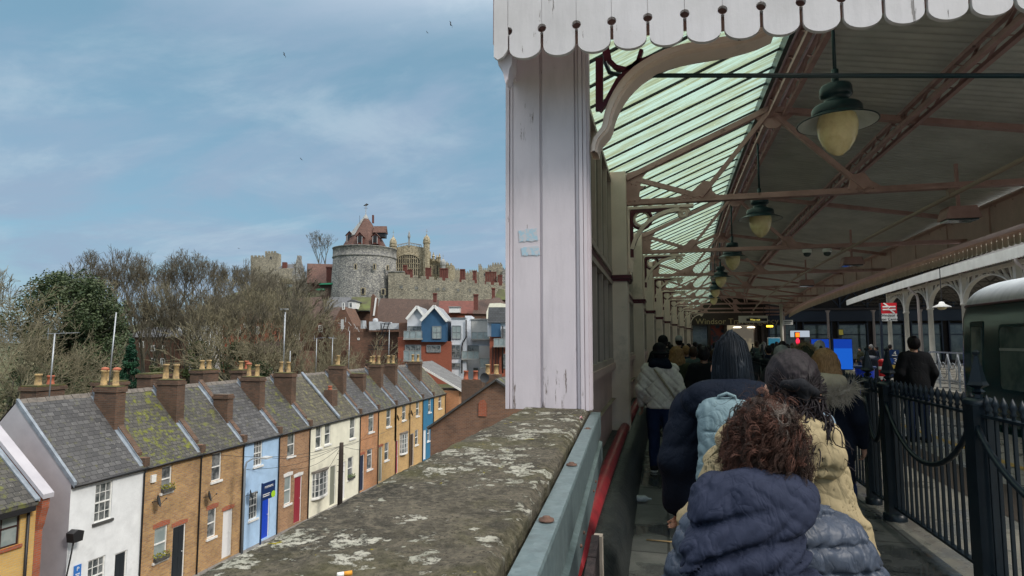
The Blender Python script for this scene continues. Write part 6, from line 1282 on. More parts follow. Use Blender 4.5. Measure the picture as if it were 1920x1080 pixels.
# hanging platform signs
hsn = thing('hanging_sign', S(3.2,38,3), 'cream hanging sign for trains and way out above the crowd', 'sign')
p, q = rect(1385,605,1439,592,38,.1); MB().box(p, q).build('board', mat('sign_cream', (.55,.53,.46), rough=.5), hsn)
MB().box((p.x+.42,37.88,p.z+.08),(q.x-.04,37.897,p.z+.24)).build('dark_panel', M_black, hsn)
text('lettering', 'Trains', .2, M_black, hsn, ((p.x+q.x)/2,37.89,q.z-.14), (PI/2,0,0)); text('lettering', 'Way out', .15, emit('sign_yellow_text', (.6,.5,.1), .8), hsn, ((p.x+q.x)/2+.1,37.875,p.z+.16), (PI/2,0,0))
for xx in (p.x+.2,q.x-.2): MB().bar((xx,37.95,q.z),(xx,37.95,4.0),.03).build('hanger', M_black, hsn)
ws = thing('small_sign', S(4.9,36,2.5), 'small white two-line notice hung from a white post', 'sign'); p, q = rect(1468,609,1486,600,36); MB().box(p, q).build('board', M_trim, ws); MB().box((p.x+.06,35.905,q.z-.1),(q.x-.06,35.918,q.z-.06)).box((p.x+.06,35.905,p.z+.07),(q.x-.12,35.918,p.z+.11)).build('small_print', M_black, ws); a = W_(1467,640,36); MB().tube([(a.x,36,0),(a.x,36,4)], .08, 10).build('post', M_colw, ws)
ys_ = thing('lit_sign', W_(1443,612,40), 'small glowing yellow sign beside the travel shop', 'sign'); p, q = rect(1437,613.5,1449,610,40); MB().box(p, q).build('panel', emit('amber', (1,.6,.05), 1.6), ys_); MB().bar(((p.x+q.x)/2,39.9,q.z),((p.x+q.x)/2,39.9,4.2),.03).build('hanger', M_black, ys_)
def panel(label, px0, py0, px1, py1, Y, m, name, frame=M_black, cat='screen', group=None, base=True):
    p, q = rect(px0,py0,px1,py1,Y); t = thing(name, (p.x,Y,0), label, cat, group); MB().box(p, q).build('face', m, t); MB().box((p.x-.04,Y+.002,p.z-.04),(q.x+.04,Y+.12,q.z+.04)).build('case', frame, t)
    if base: MB().bar(((p.x+q.x)/2,Y+.06,0),((p.x+q.x)/2,Y+.06,q.z),.12).build('post', frame, t)
    return t
def bluescreen():
    t = NT('blue_screen'); p = t.pos(True); s = t.n('ShaderNodeSeparateXYZ'); t.l(p, s.inputs[0]); e = t.n('ShaderNodeEmission'); t.l(t.mix(t.ramp(s.outputs[2], 1.38, 1.4), (.015,.14,.72), (.01,.06,.45)), e.inputs[0]); e.inputs[1].default_value = .42; t.l(e.outputs[0], t.out.inputs[0]); return t.m
M_blue = bluescreen()
panel('bright blue backlit panel nearer the standing man', 1565,636,1596,692,30, M_blue, 'blue_screen', group='bright blue panels')
panel('bright blue backlit panel behind the white hood', 1523,636,1553,690,32, M_blue, 'blue_screen', group='bright blue panels')
panel('landscape poster screen in a white frame beside the crowd', 1441,634,1462,652,42, mat('blue_photo_print', (.05,.3,.5), (.01,.03,.05), 1.2, .3, world=True, lo=.45, hi=.55), 'poster_screen', M_trim, 'poster')
panel('pale grey information screen above the fur hood', 1482,620,1517,632,36, emit('pale_screen', (.45,.52,.6), .5), 'information_screen', M_black)
t = panel('orange lit figure sign on a pole below the grey screen', 1492,624,1498,632,34, emit('orange_sign', (1,.16,.01), 1.3), 'pedestrian_signal', cat='signal'); c = W_(1495,640,34); MB().ball((c.x,33.9,c.z),(.09,.05,.16),10,8).build('red_light', emit('red_signal', (1,.02,.06), 1.2), t)
panel('small yellow notice on the dark arcade wall', 1573,618,1580,628,44, mat('yellow_notice', (.4,.33,.05), rough=.5), 'notice', cat='notice')
# arcade mass
ar = thing('station_arcade', (14,56,0), 'dark shopping arcade with columns closing the station on the right', 'building')
ax0, ax1 = W_(1428,640,54).x, 42
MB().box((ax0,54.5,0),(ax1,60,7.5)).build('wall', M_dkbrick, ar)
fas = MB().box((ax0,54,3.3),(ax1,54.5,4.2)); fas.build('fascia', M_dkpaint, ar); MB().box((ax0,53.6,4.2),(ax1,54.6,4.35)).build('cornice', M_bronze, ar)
for k in range(12):
    x = ax0+.6+k*2.6; f = MB(); f.box((x,54.2,.3),(x+.1,54.45,3.3)); f.box((x+2.1,54.2,.3),(x+2.2,54.45,3.3)); f.box((x+.1,54.2,3.0),(x+2.1,54.45,3.1)); f.box((x+.1,54.2,2.2),(x+2.1,54.3,2.28)); fo = f.build('window', M_dkpaint, ar); MB().box((x+.1,54.4,.3),(x+2.1,54.44,3.0)).build('pane', M_shopgl, fo)
for k in range(9):
    x = ax0+1.5+k*3.2; MB().lathe([(.14,0),(.1,.3),(.09,3.9),(.2,4.1)], (x,52.5,0), 10).build('column', mat('dull_pinkish_column', (.34,.27,.24), rough=.6), ar)
up = MB()
for k in range(16):
    x = ax0+k*2; up.box((x,54.3,4.4),(x+.12,54.5,7.2)); up.bar((x,54.4,4.5),(x+2,54.4,7),.08); up.bar((x+2,54.4,4.5),(x,54.4,7),.08)
up.build('glazing_bars', M_dkpaint, ar)
rf = MB(); rf.grid(lambda u, v: (ax0-1+(ax1-ax0+2)*u, 46+14*v, 7.5+2.2*math.sin(PI*v)), 4, 8, False); rf.build('roof', M_shade, ar)
# double-arrow station name board
nb = thing('station_name_board', S(9.4,27,2.5), 'red and white station name board with double arrow between white columns', 'sign')
p, q = rect(1652,592,1680,568,26.5,.06); zmid = W_(1666,588,26.5).z; zlow = W_(1666,602,26.5).z
MB().box((p.x,26.44,zmid),(q.x,26.5,q.z)).build('red_panel', mat('signal_red', (.55,.01,.02), rough=.4), nb); MB().box((p.x,26.44,zlow),(q.x,26.5,zmid-.003)).build('name_panel', M_trim, nb)
ar_ = MB(); xm, zm = (p.x+q.x)/2, (zmid+q.z)/2; w2 = (q.x-p.x)*.42
for dz in (-.05,.06): ar_.box((xm-w2,26.425,zm+dz-.025),(xm+w2,26.437,zm+dz+.025))
for (a, b) in (((-.02,.06),(-.18,.2)),((.05,.06),(-.08,-.05)),((.02,-.05),(.18,-.2))): ar_.bar((xm+a[0],26.43,zm+a[1]),(xm+b[0],26.43,zm+b[1]),.012,.05,up=(1,0,1))
ar_.build('double_arrow', M_trim, nb)
text('lettering', 'Windsor &\nEton Central', .15, M_black, nb, (xm,26.43,(zlow+zmid)/2), (PI/2,0,0)); MB().bar((p.x-.02,26.48,0),(p.x-.02,26.48,q.z),.07).build('post', M_dkpaint, nb)
# platform number sign
pn = thing('platform_sign', S(4.6,19,0), 'blue platform number sign on a post by the standing man', 'sign')
p, q = rect(1668,690,1684,656,17.5,.04); zz = [W_(1676,v,17.5).z for v in (656,669,671,683,684,691)]
a_ = W_(1676,660,17.5); MB().bar((a_.x,17.5,0),(a_.x,17.5,zz[0]),.06).build('post', M_dkpaint, pn)
MB().box((p.x,17.44,zz[1]),(q.x,17.465,zz[0])).build('upper_plate', M_navyb, pn); MB().box((p.x,17.44,zz[3]),(q.x,17.465,zz[2])).build('lower_plate', mat('plate_blue', (.015,.06,.26), rough=.4), pn); MB().box((p.x,17.44,zz[5]),(q.x,17.465,zz[4])).build('warning_plate', mat('warning_yellow', (.5,.36,.08), rough=.5), pn)
text('lettering', '4', .13, M_trim, pn, (a_.x,17.435,zz[0]-.08), (PI/2,0,0)); MB().box((p.x+.05,17.434,zz[1]+.03),(q.x-.05,17.439,zz[1]+.05)).build('small_print', M_trim, pn); text('lettering', '3', .2, M_trim, pn, (a_.x,17.435,(zz[2]+zz[3])/2), (PI/2,0,0))
# blue bin bags, red barrier, dark bin, far lamp
bb = thing('blue_bin', at_z(1622,716,0), 'bright blue sack hanging behind the fence by the platform', 'bin'); c = at_d(1622,706,19); m = MB(); m.grid(lambda u, v: (c.x+.28*math.cos(2*PI*u)*(1-.25*(1-v))*(1+.08*math.sin(8*PI*u)), c.y+.28*math.sin(2*PI*u)*(1-.25*(1-v)), .02+.85*v), 20, 6); m.build('sack', mat('blue_plastic', (.01,.05,.6), rough=.35), bb); MB().lathe([(.27,.86),(.33,.9),(.3,.95),(.27,.9)], (c.x,c.y,0), 18).build('rim', M_navyb, bb)
rb = thing('red_post', at_z(1655,695,0), 'red bollard standing by the white column base', 'bollard'); c = at_d(1655,690,22); MB().lathe([(.16,0),(.16,.08),(.13,.12),(.13,.95),(.15,.98),(.1,1.06),(0,1.08)], (c.x,c.y,0), 16).build('body', M_redrail2 if 'M_redrail2' in globals() else mat('bright_red', (.5,.015,.02), rough=.4), rb)
for k, z in enumerate((.35,.7)): MB().lathe([(.133,z),(.135,z+.01),(.135,z+.1),(.133,z+.11)], (c.x,c.y,0), 16).build('white_band', M_trim, rb)
db = thing('litter_bin', at_z(1632,690,0), 'dark litter bin beside a column on the far platform', 'bin'); c = at_d(1632,690,24); MB().lathe([(.28,0),(.3,.05),(.3,.95),(.34,1.0),(.3,1.1),(.1,1.15),(0,1.15)], (c.x,c.y,0), 18).build('body', M_dkpaint, db)
fl = thing('pendant_lamp', S(13,22,3), 'single shallow pendant lamp hanging over the far platform', 'lamp'); c = at_d(1766,575,19); MB().lathe([(0,.16),(.06,.15),(.09,.08),(.25,0),(.25,-.02)], c, 18).build('shade', M_trim, fl); MB().ball(c+Vector((0,0,-.03)),(.13,.13,.07),12,8).build('globe', M_globe, fl); MB().bar(c+Vector((0,0,.15)), c+Vector((0,0,1.2)), .02).build('rod', M_black, fl)
# railing round the far platform beyond the man
rl = thing('platform_railing', S(8.2,20,0), 'grey hooped railing on the far platform behind the standing man', 'railing'); m = MB()
for k in range(14): y = 15+.9*k; m.bar(S(9.3,y,0), S(9.3,y,1.3), .05, .05, up=(0,1,0))
m.bar(S(9.3,15,1.3), S(9.3,26.7,1.3), .05); m.bar(S(9.3,15,.3), S(9.3,26.7,.3), .04); m.build('frame', M_steel, rl); m = MB()
for k in range(13):
    y = 15+.9*k; m.tube([S(9.28,y+.9*j/8,1.25-.5*math.sin(PI*j/8)) for j in range(9)], .018, 5); m.tube([S(9.28,y+.45+.3*math.cos(PI*2*j/12),.65+.3*math.sin(PI*2*j/12)) for j in range(13)], .015, 5)
m.build('hoops', M_steel, rl)
# litter on the walkway and on the coping
lb = thing('plastic_bottle', at_z(1203,936,0), 'crushed clear plastic bottle lying on the wet flags', 'bottle'); c = at_z(1203,936,.04); m = MB(); m.tube([c+Vector((-.1,0,0)),c+Vector((-.06,.01,0)),c+Vector((.04,.02,.005)),c+Vector((.07,.03,0)),c+Vector((.1,.035,0))],[.032,.036,.034,.014,.013],10); m.build('body', mat('clear_plastic', (.4,.43,.43), (.25,.28,.28), 30, .15, world=True), lb)
sk = thing('wooden_stick', at_z(1240,965,0), 'thin pale stick lying across the wet flags', 'stick'); MB().tube([at_z(1212,1012,.012), at_z(1262,1016,.012)], .006, 6).build('stick', M_pot, sk)
ci = thing('cigarette_end', at_z(640,1077,1.28), 'cigarette end with orange tip lying on the near coping', 'cigarette'); a = at_z(632,1078,1.285); b = at_z(660,1074,1.285); MB().tube([a, a.lerp(b,.45)], .004, 10).build('paper', M_trim, ci); MB().tube([a.lerp(b,.45), b], .0041, 10).build('filter', mat('cork_orange', (.6,.26,.03), rough=.7), ci)
wr = thing('sweet_wrapper', at_z(1093,787,1.28), 'crumpled red sweet wrapper tucked beside the coping edge', 'wrapper'); c = at_z(1090,787,1.262); m = MB(); m.grid(lambda u, v: c+Vector((.014*(u-.5)+.006*math.sin(9*v+5*u), .09*(v-.5), .008+.01*math.sin(7*u+11*v))), 6, 10); m.build('foil', mat('red_foil', (.5,.03,.04), (.6,.6,.6), 90, .3, world=True, lo=.5, hi=.52), wr)
# ------------------------------------------------------------------ people: bodies and clothes grown as one smooth surface each from a distance field
class F:
    "distance field on a grid; parts are blended smoothly, then turned into a quad mesh (surface nets)"
    def __init__(s, lo, hi, res):
        s.lo = np.array(lo, float); s.res = res; s.n = np.ceil((np.array(hi)-s.lo)/res).astype(int)+1
        ax = [s.lo[i]+res*np.arange(s.n[i]) for i in range(3)]; s.X, s.Y, s.Z = np.meshgrid(*ax, indexing='ij'); s.f = np.full(s.n, 9.0)
    def smin(s, d, k):
        if k <= 0: s.f = np.minimum(s.f, d); return s
        h = np.maximum(k-np.abs(s.f-d), 0)/k; s.f = np.minimum(s.f, d)-h*h*k*.25; return s
    def cone_d(s, a, b, r0, r1, sy=1.0, sx=1.0):
        a = np.array(a, float); b = np.array(b, float); S_ = np.array([sx, sy, 1.0]); px, py, pz = (s.X-a[0])/sx, (s.Y-a[1])/sy, s.Z-a[2]; d = (b-a)/S_; L = max(d.dot(d), 1e-9)
        t = np.clip((px*d[0]+py*d[1]+pz*d[2])/L, 0, 1); q = np.sqrt((px-t*d[0])**2+(py-t*d[1])**2+(pz-t*d[2])**2); return (q-(r0+(r1-r0)*t))*min(1, sx, sy)
    def cone(s, a, b, r0, r1=None, k=.04, sy=1.0, sx=1.0): return s.smin(s.cone_d(a, b, r0, r0 if r1 is None else r1, sy, sx), k)
    def chain(s, pts, rs, k=.04, sy=1.0, sx=1.0):
        for i in range(len(pts)-1): s.cone(pts[i], pts[i+1], rs[i], rs[i+1], k, sy, sx)
        return s
    def ell_d(s, c, r):
        px, py, pz = (s.X-c[0])/r[0], (s.Y-c[1])/r[1], (s.Z-c[2])/r[2]; k0 = np.sqrt(px*px+py*py+pz*pz); k1 = np.sqrt((px/r[0])**2+(py/r[1])**2+(pz/r[2])**2)+1e-6; return k0*(k0-1)/k1
    def ell(s, c, r, k=.04): return s.smin(s.ell_d(c, r), k)
    def cut(s, d, k=.0):
        if k <= 0: s.f = np.maximum(s.f, d); return s
        h = np.maximum(k-np.abs(s.f-d), 0)/k; s.f = np.maximum(s.f, d)+h*h*k*.25; return s
    def warp(s, amp, fr, seed=0, dirs=5):
        "soft irregular folds"
        R = random.Random(seed); w = 0
        for i in range(dirs):
            v = Vector((R.gauss(0,1),R.gauss(0,1),R.gauss(0,.7))).normalized()*fr*R.uniform(.7,1.5); ph = R.uniform(0,6.28); w = w+np.sin(v.x*s.X+v.y*s.Y+v.z*s.Z+ph+1.3*np.sin(.6*(v.y*s.X-v.x*s.Z)+ph*2))
        s.f = s.f+amp*w/dirs; return s
    def crease(s, amp, fr, seed=0, dirs=4, sharp=.5):
        "sharp-edged folds: ridged waves along a few warped directions"
        R = random.Random(seed)
        for i in range(dirs):
            v = Vector((R.gauss(0,1),R.gauss(0,.6),R.gauss(0,1))).normalized()*fr*R.uniform(.7,1.4); q = v.orthogonal(); ph = R.uniform(0,6.28)
            w = np.abs(np.sin(v.x*s.X+v.y*s.Y+v.z*s.Z+ph+1.6*np.sin(.45*(q.x*s.X+q.y*s.Y+q.z*s.Z)+ph))); m = .5+.5*np.sin(.55*(q.x*s.X+q.y*s.Y+q.z*s.Z)+2*ph+.3*v.z*s.Z); s.f = s.f+amp/dirs*2*m*((1-w)**2-.33)
        return s
    def mesh(s):
        f = s.f; n = s.n; ins = f < 0; cs = [(i,j,k) for i in (0,1) for j in (0,1) for k in (0,1)]; m = [x-1 for x in n]; cnt = sum(ins[i:i+m[0], j:j+m[1], k:k+m[2]].astype(int) for i,j,k in cs)
        act = (cnt > 0) & (cnt < 8); idx = np.argwhere(act); num = -np.ones(m, int); num[act] = np.arange(len(idx)); P = np.zeros((len(idx),3)); W_ = np.zeros(len(idx))
        for a in cs:
            for d in range(3):
                if a[d]: continue
                b = list(a); b[d] = 1; fa = f[idx[:,0]+a[0], idx[:,1]+a[1], idx[:,2]+a[2]]; fb = f[idx[:,0]+b[0], idx[:,1]+b[1], idx[:,2]+b[2]]; c = (fa < 0) != (fb < 0); t = np.where(c, fa/(fa-fb+1e-12), 0); p = np.tile(np.array(a, float), (len(idx),1)); p[:,d] += t; P += np.where(c[:,None], p, 0); W_ += c
        P = s.lo+(idx+P/np.maximum(W_,1)[:,None])*s.res; Q = []
        for d in range(3):
            e = [0,0,0]; sl0 = [slice(None)]*3; sl1 = [slice(None)]*3; sl0[d] = slice(0,-1); sl1[d] = slice(1,None); A = ins[tuple(sl0)]; B = ins[tuple(sl1)]; ed = np.argwhere(A != B); u, v = (d+1) % 3, (d+2) % 3
            ok = (ed[:,u] > 0) & (ed[:,v] > 0) & (ed[:,u] < n[u]-1) & (ed[:,v] < n[v]-1); ed = ed[ok]; fl = A[tuple(ed.T)]; qs = []
            for du, dv in ((0,0),(1,0),(1,1),(0,1)): c = ed.copy(); c[:,u] -= 1-du; c[:,v] -= 1-dv; qs.append(num[tuple(c.T)])
            q = np.stack(qs, 1); q[~fl] = q[~fl][:, ::-1]; Q.append(q)
        return P, np.concatenate(Q)
    def to(s, mb=None):
        P, Q = s.mesh(); mb = mb or MB(); return mb.add(P.tolist(), Q.tolist(), True)
M_skin = mat('skin', (.42,.24,.17), (.36,.19,.13), 9, .5, spec=.3); M_eye = mat('eye_white', (.7,.68,.66), rough=.2)
def cloth(name, c, c2=None, rough=.8, bsc=220, bump=.15, sc=5, spec=.12, wr=1.0):
    "woven cloth: creases (ridged noise) over a fine weave"
    if name in _mats: return _mats[name]
    t = NT(name); p = t.pos(False); col = t.mix(t.ramp(t.noise(p, sc), .35, .65), c, c2 or tuple(q*.7 for q in c))
    r1 = t.math('ABSOLUTE', t.math('SUBTRACT', t.noise(t.mapping(p, (1,1,.6), (.4,.3,.5)), 9, 2, .5, 1.2), .5)); r2 = t.math('ABSOLUTE', t.math('SUBTRACT', t.noise(t.mapping(p, (1,1,.7), (0,.7,.2)), 21, 2, .5, .8), .5))
    h = t.math('ADD', t.math('ADD', t.math('MULTIPLY', t.math('MINIMUM', r1, .09), 10*wr), t.math('MULTIPLY', t.math('MINIMUM', r2, .08), 4.5*wr)), t.math('MULTIPLY', t.noise(p, bsc, 3), bump*.6))
    t.bsdf(col, rough, 0, spec, h, .30, .010); _mats[name] = t.m; return t.m
def hairmat(name, c, c2, c3=None):
    if name in _mats: return _mats[name]
    t = NT(name); p = t.pos(False); st = t.mapping(p, (90,90,14)); n = t.noise(st, 1.5, 5); col = t.mix(t.ramp(n, .35, .65), c, c2)
    if c3: col = t.mix(t.math('MULTIPLY', t.ramp(t.noise(p, 11, 3), .5, .66), .75), col, c3)
    t.bsdf(col, .5, 0, .14, n, .5, .004); _mats[name] = t.m; return t.m
H_black = hairmat('black_hair', (.007,.006,.007), (.022,.017,.020)); H_brown = hairmat('dark_brown_hair', (.03,.017,.012), (.06,.035,.024)); H_blond = hairmat('brown_blond_hair', (.16,.085,.035), (.32,.19,.085)); H_auburn = hairmat('auburn_curls', (.018,.012,.010), (.045,.028,.022), (.07,.034,.025)); H_grey = hairmat('grey_hair', (.2,.19,.18), (.3,.29,.28))
SHO = 1.40
def arms(pose):
    "pose: (elbow, wrist) for left and right in body coordinates, x to the right, y forward"
    return pose or {-1: ((-.255,-.03,1.12),(-.25,.10,.88)), 1: ((.255,-.03,1.12),(.25,.10,.88))}
def legs(st): return {-1: ((-.09,0,.90),(-.10,.04+st*.10,.48),(-.10,-.02+st*.24,.09+max(0,-st)*.05)), 1: ((.09,0,.90),(.10,.04-st*.10,.48),(.10,-.02-st*.24,.09+max(0,st)*.05))}
def body_mesh(pose, st, res, turn=0, hx=0, bow=0, sz=1.38):
    f = F((-.42,-.42,0),(.42,.45,1.74), res); A = arms(pose); Lg = legs(st)
    f.chain([(0,0,.92),(0,.0,1.08),(0,.01,1.26),(0,0,1.36)], [.125,.115,.125,.07], .06, .72)
    f.cone((-.15+(1.38-sz)*.6,0,sz),(.15-(1.38-sz)*.6,0,sz),.055,.055,.06); f.cone((0,-.005,1.38),(hx*.8,.015,1.50),.052,.05,.03)
    c, s_ = math.cos(turn), math.sin(turn); hd = lambda x, y, z: (x*c-y*s_+hx, x*s_+y*c+.02+bow*(z-1.5)*.5, z)
    f.ell(hd(0,0,1.60),(.075,.093,.108),.02); f.ell(hd(0,.035,1.545),(.055,.06,.06),.04); f.cone(hd(0,.085,1.615),hd(0,.112,1.575),.010,.016,.012); f.ell(hd(0,.088,1.54),(.024,.012,.010),.01); f.ell(hd(0,.082,1.505),(.022,.018,.016),.02)
    for sg in (-1,1):
        f.ell(hd(sg*.08,-.01,1.585),(.012,.022,.034),.008); f.ell(hd(sg*.032,.083,1.625),(.018,.010,.008),.01)
        e, w = A[sg]; f.chain([(sg*(.17-(1.38-sz)*.6),0,sz-.01),e,w], [.05,.042,.028], .03); h, k, a = Lg[sg]; f.chain([h,k,a], [.085,.058,.036], .03); f.chain([a,(a[0],a[1]+.15,max(.035,a[2]-.055))], [.036,.03], .02)
    mb = f.to()
    for sg in (-1,1):
        e, w = A[sg]; e, w = Vector(e), Vector(w); d = (w-e).normalized(); side = Vector((sg,0,0)); n = d.cross(side).normalized(); side = n.cross(d).normalized(); fwd = Vector((0,1,0)); fwd = (fwd-d*fwd.dot(d)).normalized()
        g = F(tuple(w-Vector((.12,.12,.14))), tuple(w+Vector((.12,.14,.08))), .008); p0 = w+d*.01; p1 = w+d*.085; g.cone(w-d*.03, p0, .026, .027, .02); 
        for q in (-.022,0,.022): g.cone(p0+fwd*q*.5, p1+fwd*q, .016, .014, .02)
        inn = -side*sg if side.x*sg > 0 else side*sg
        for i, L_ in enumerate((.062,.074,.070,.055)):
            b0 = p1+fwd*(.03-.02*i); b1 = b0+d*L_*.45+inn*.006; b2 = b1+d*L_*.33+inn*.018; b3 = b2+d*L_*.2+inn*.022; g.chain([b0,b1,b2,b3], [.010,.009,.0085,.007], .004)
        t0 = p0+fwd*.025; g.chain([t0, t0+fwd*.028+d*.025, t0+fwd*.034+d*.055], [.013,.011,.008], .006); g.to(mb)
    return mb
def coat_field(pose, hem, puff=.02, flare=.0, res=.014, sl=1.0, sh=None, width=1.0, xhi=.46):
    f = F((-xhi,-.36,hem-.04),(xhi,.36,1.60), res); A = arms(pose); w = width
    hips = max(hem-.05, .2); pts = [(0,.0,1.36 if not sh else sh[1]),(0,.01,1.22),(0,.0,1.05)]; rs = [(.125 if not sh else .10)+puff,.165+puff,.155+puff]
    if hem < .98: pts += [(0,0,.90),(0,0,hips)]; rs += [.165+puff+flare*.3,.170+puff+flare]
    else: pts += [(0,0,hips)]; rs += [.16+puff]
    sx_, sz_ = sh or (.155*w, 1.37); f.chain(pts, rs, .08, .70, w); f.chain([(-sx_,-.01,sz_),(0,-.01,min(1.38,sz_+.05)),(sx_,-.01,sz_)],[.068+puff*.7,.075+puff*.7,.068+puff*.7],.07); f.cone((0,0,1.38),(0,.012,1.46),.075+puff*.5,.068+puff*.5,.05)
    for sg in (-1,1):
        e, wr = A[sg]; wv = Vector(e).lerp(Vector(wr), .93*sl); f.chain([(sg*(sx_+.02),0,sz_),e,tuple(wv)], [.070+puff*.8,.060+puff*.8,.046+puff*.6], .035)
    return f
def finish(f, hem, neck=1.475):
    f.cut(hem-f.Z, .012); f.cut(f.Z-neck-.25*(f.Y), .01); f.cut(-f.cone_d((0,.012,1.40),(0,.02,1.7),.052,.062), .01); return f
def trousers(st, res=.016, loose=.0):
    f = F((-.34,-.42,.05),(.34,.45,1.0), res)
    for sg in (-1,1): h, k, a = legs(st)[sg]; f.chain([h,k,(a[0],a[1],a[2]-.01)], [.105+loose*.5,.078+loose,.062+loose], .03)
    f.cone((0,0,.93),(0,0,.98),.15,.145,.06,.75); f.warp(.012,26,3); return f
def shoes(st):
    f = F((-.2,-.42,-.01),(.2,.55,.26), .011)
    for sg in (-1,1): h, k, a = legs(st)[sg]; z = a[2]-.09; f.chain([(a[0],a[1]-.045,.045+z),(a[0],a[1]+.08,.042+z),(a[0],a[1]+.19,.034+z)], [.047,.045,.036], .02); f.cone((a[0],a[1],.05+z),(a[0],a[1],.12+z),.05,.048,.03)
    f.cut(.004-f.Z, .004); return f
def hair_field(style, turn=0, res=.011):
    f = F((-.26,-.30,1.0),(.26,.26,1.86), res); c, s_ = math.cos(turn), math.sin(turn); hd = lambda x, y, z: (x*c-y*s_, x*s_+y*c+.02, z)
    if style in ('short','long','tied'):
        f.ell(hd(0,-.012,1.625),(.088,.104,.108),.02); 
        if style == 'short': f.ell(hd(0,-.03,1.58),(.082,.082,.085),.03)
        if style == 'long': f.chain([hd(0,-.035,1.60),hd(0,-.06,1.45),hd(0,-.085,1.25)], [.088,.098,.07], .06, .62, 1.15); f.cone(hd(-.07,-.0,1.58),hd(-.085,-.02,1.38),.04,.045,.05); f.cone(hd(.07,-.0,1.58),hd(.085,-.02,1.38),.04,.045,.05)
        if style == 'tied': f.ell(hd(0,-.035,1.56),(.076,.07,.075),.04)
        f.cut(-f.ell_d(hd(0,.095,1.57),(.07,.075,.095)), .02); f.warp(.008,70,5)
    if style == 'beanie': f.ell(hd(0,-.01,1.648),(.096,.112,.105),.01); f.cut(1.605-f.Z+.12*(f.Y), .01); f.cone(hd(-.02,-.01,1.60),hd(.02,-.01,1.60),.0,.0,0); f.warp(.004,110,2)
    if style == 'buckethat': f.ell(hd(0,-.005,1.655),(.092,.108,.09),.01); f.cut(1.60-f.Z, .01); f.smin(np.maximum(f.ell_d(hd(0,0,1.595),(.135,.15,.03)), 0-9), .02)
    if style == 'hood': 
        f.ell(hd(0,-.01,1.625),(.118,.135,.15),.02); f.ell(hd(0,-.03,1.50),(.125,.13,.12),.06); f.cone(hd(0,-.06,1.72),hd(0,-.09,1.755),.05,.02,.06); f.cut(-f.ell_d(hd(0,.13,1.60),(.085,.13,.125)), .02); f.warp(.010,24,4)
    if style == 'hooddown':
        f.chain([(-.13,.06,1.42),(-.12,-.08,1.43),(0,-.15,1.42),(.12,-.08,1.43),(.13,.06,1.42)], [.04,.06,.075,.06,.04], .05); f.cone((0,-.13,1.40),(0,-.15,1.28),.085,.04,.06,.5,1.4); f.warp(.010,26,6)
    return f
_cache = {}
def pm(key, fn):
    "grow a mesh once, keep its data for every later person that wears the same"
    if key not in _cache: _cache[key] = fn()
    return _cache[key]
def part_from(key, fn, name, m, parent):
    if key in _cache:
        me = _cache[key]; o = bpy.data.objects.new(name, me); COL.objects.link(o); o.parent = parent; o.material_slots[0].link = 'OBJECT'; o.material_slots[0].material = m; return o
    o = fn().build(name, m, parent, world=False); _cache[key] = o.data; o.material_slots[0].link = 'OBJECT'; o.material_slots[0].material = m; return o
def fur(center_pts, r, m, parent, n=1600, L_=.06, seed=1, name='fur_trim'):
    R = random.Random(seed); mb = MB(); pts = [Vector(p) for p in center_pts]
    for i in range(n):
        t = R.random()*(len(pts)-1); k = int(t); c = pts[k].lerp(pts[min(k+1,len(pts)-1)], t-k); d = Vector((R.gauss(0,1),R.gauss(0,1),R.gauss(0,1))).normalized(); q = c+d*r*.6; e = q+(d+Vector((R.gauss(0,.4),R.gauss(0,.4),R.gauss(-.3,.4))))*L_*R.uniform(.5,1.2); w = d.orthogonal().normalized()*.0035
        mb.add([q-w, q+w, e], [(0,1,2)])
    mb.tube(pts, r*.62, 8); return mb.build(name, m, parent, world=False)
def person(label, pos, h=1.7, rz=0, coat='jacket', cm=None, tm=None, hair='short', hm=None, hat=None, hatm=None, st=.5, hem=.80, extra=None, group='people in the queue along the walkway', low=True, top=None):
    if top is not None: h = top
    s = h/1.72; t = thing('person', pos, label, 'person', group, rz); t.scale = (s,s,s); R_ = .02
    part_from(('body',st), lambda: body_mesh(None, st, R_), 'body', M_skin, t)
    kind = (coat, hem, st)
    def mk():
        f = coat_field(None, hem, .03 if coat == 'puffer' else .015, .02 if hem < .7 else 0, .018); 
        if coat == 'puffer': f.f = f.f+.010*np.cos(f.Z*2*PI/.09)
        elif coat == 'quilt': 
            q = np.minimum(np.abs(np.sin((f.X*1.0+f.Z)*PI/.10)), np.abs(np.sin((f.X*1.0-f.Z)*PI/.10))); f.f = f.f-.007+.022*np.exp(-(q/.2)**2)
        f.warp(.012,20,1); return finish(f, hem).to()
    part_from(('coat',kind), mk, 'coat', cm or M_navy, t)
    part_from(('trousers',st), lambda: trousers(st).to(), 'trousers', tm or M_jean, t); part_from(('shoes',st), lambda: shoes(st).to(), 'shoes', M_shoe, t)
    if hair: part_from(('hair',hair), lambda: hair_field(hair).to(), 'hair', hm or H_black, t)
    if hat: part_from(('hair',hat), lambda: hair_field(hat).to(), {'beanie':'beanie','buckethat':'hat','hood':'hood','hooddown':'hood'}[hat], hatm or M_blackc, t)
    return t
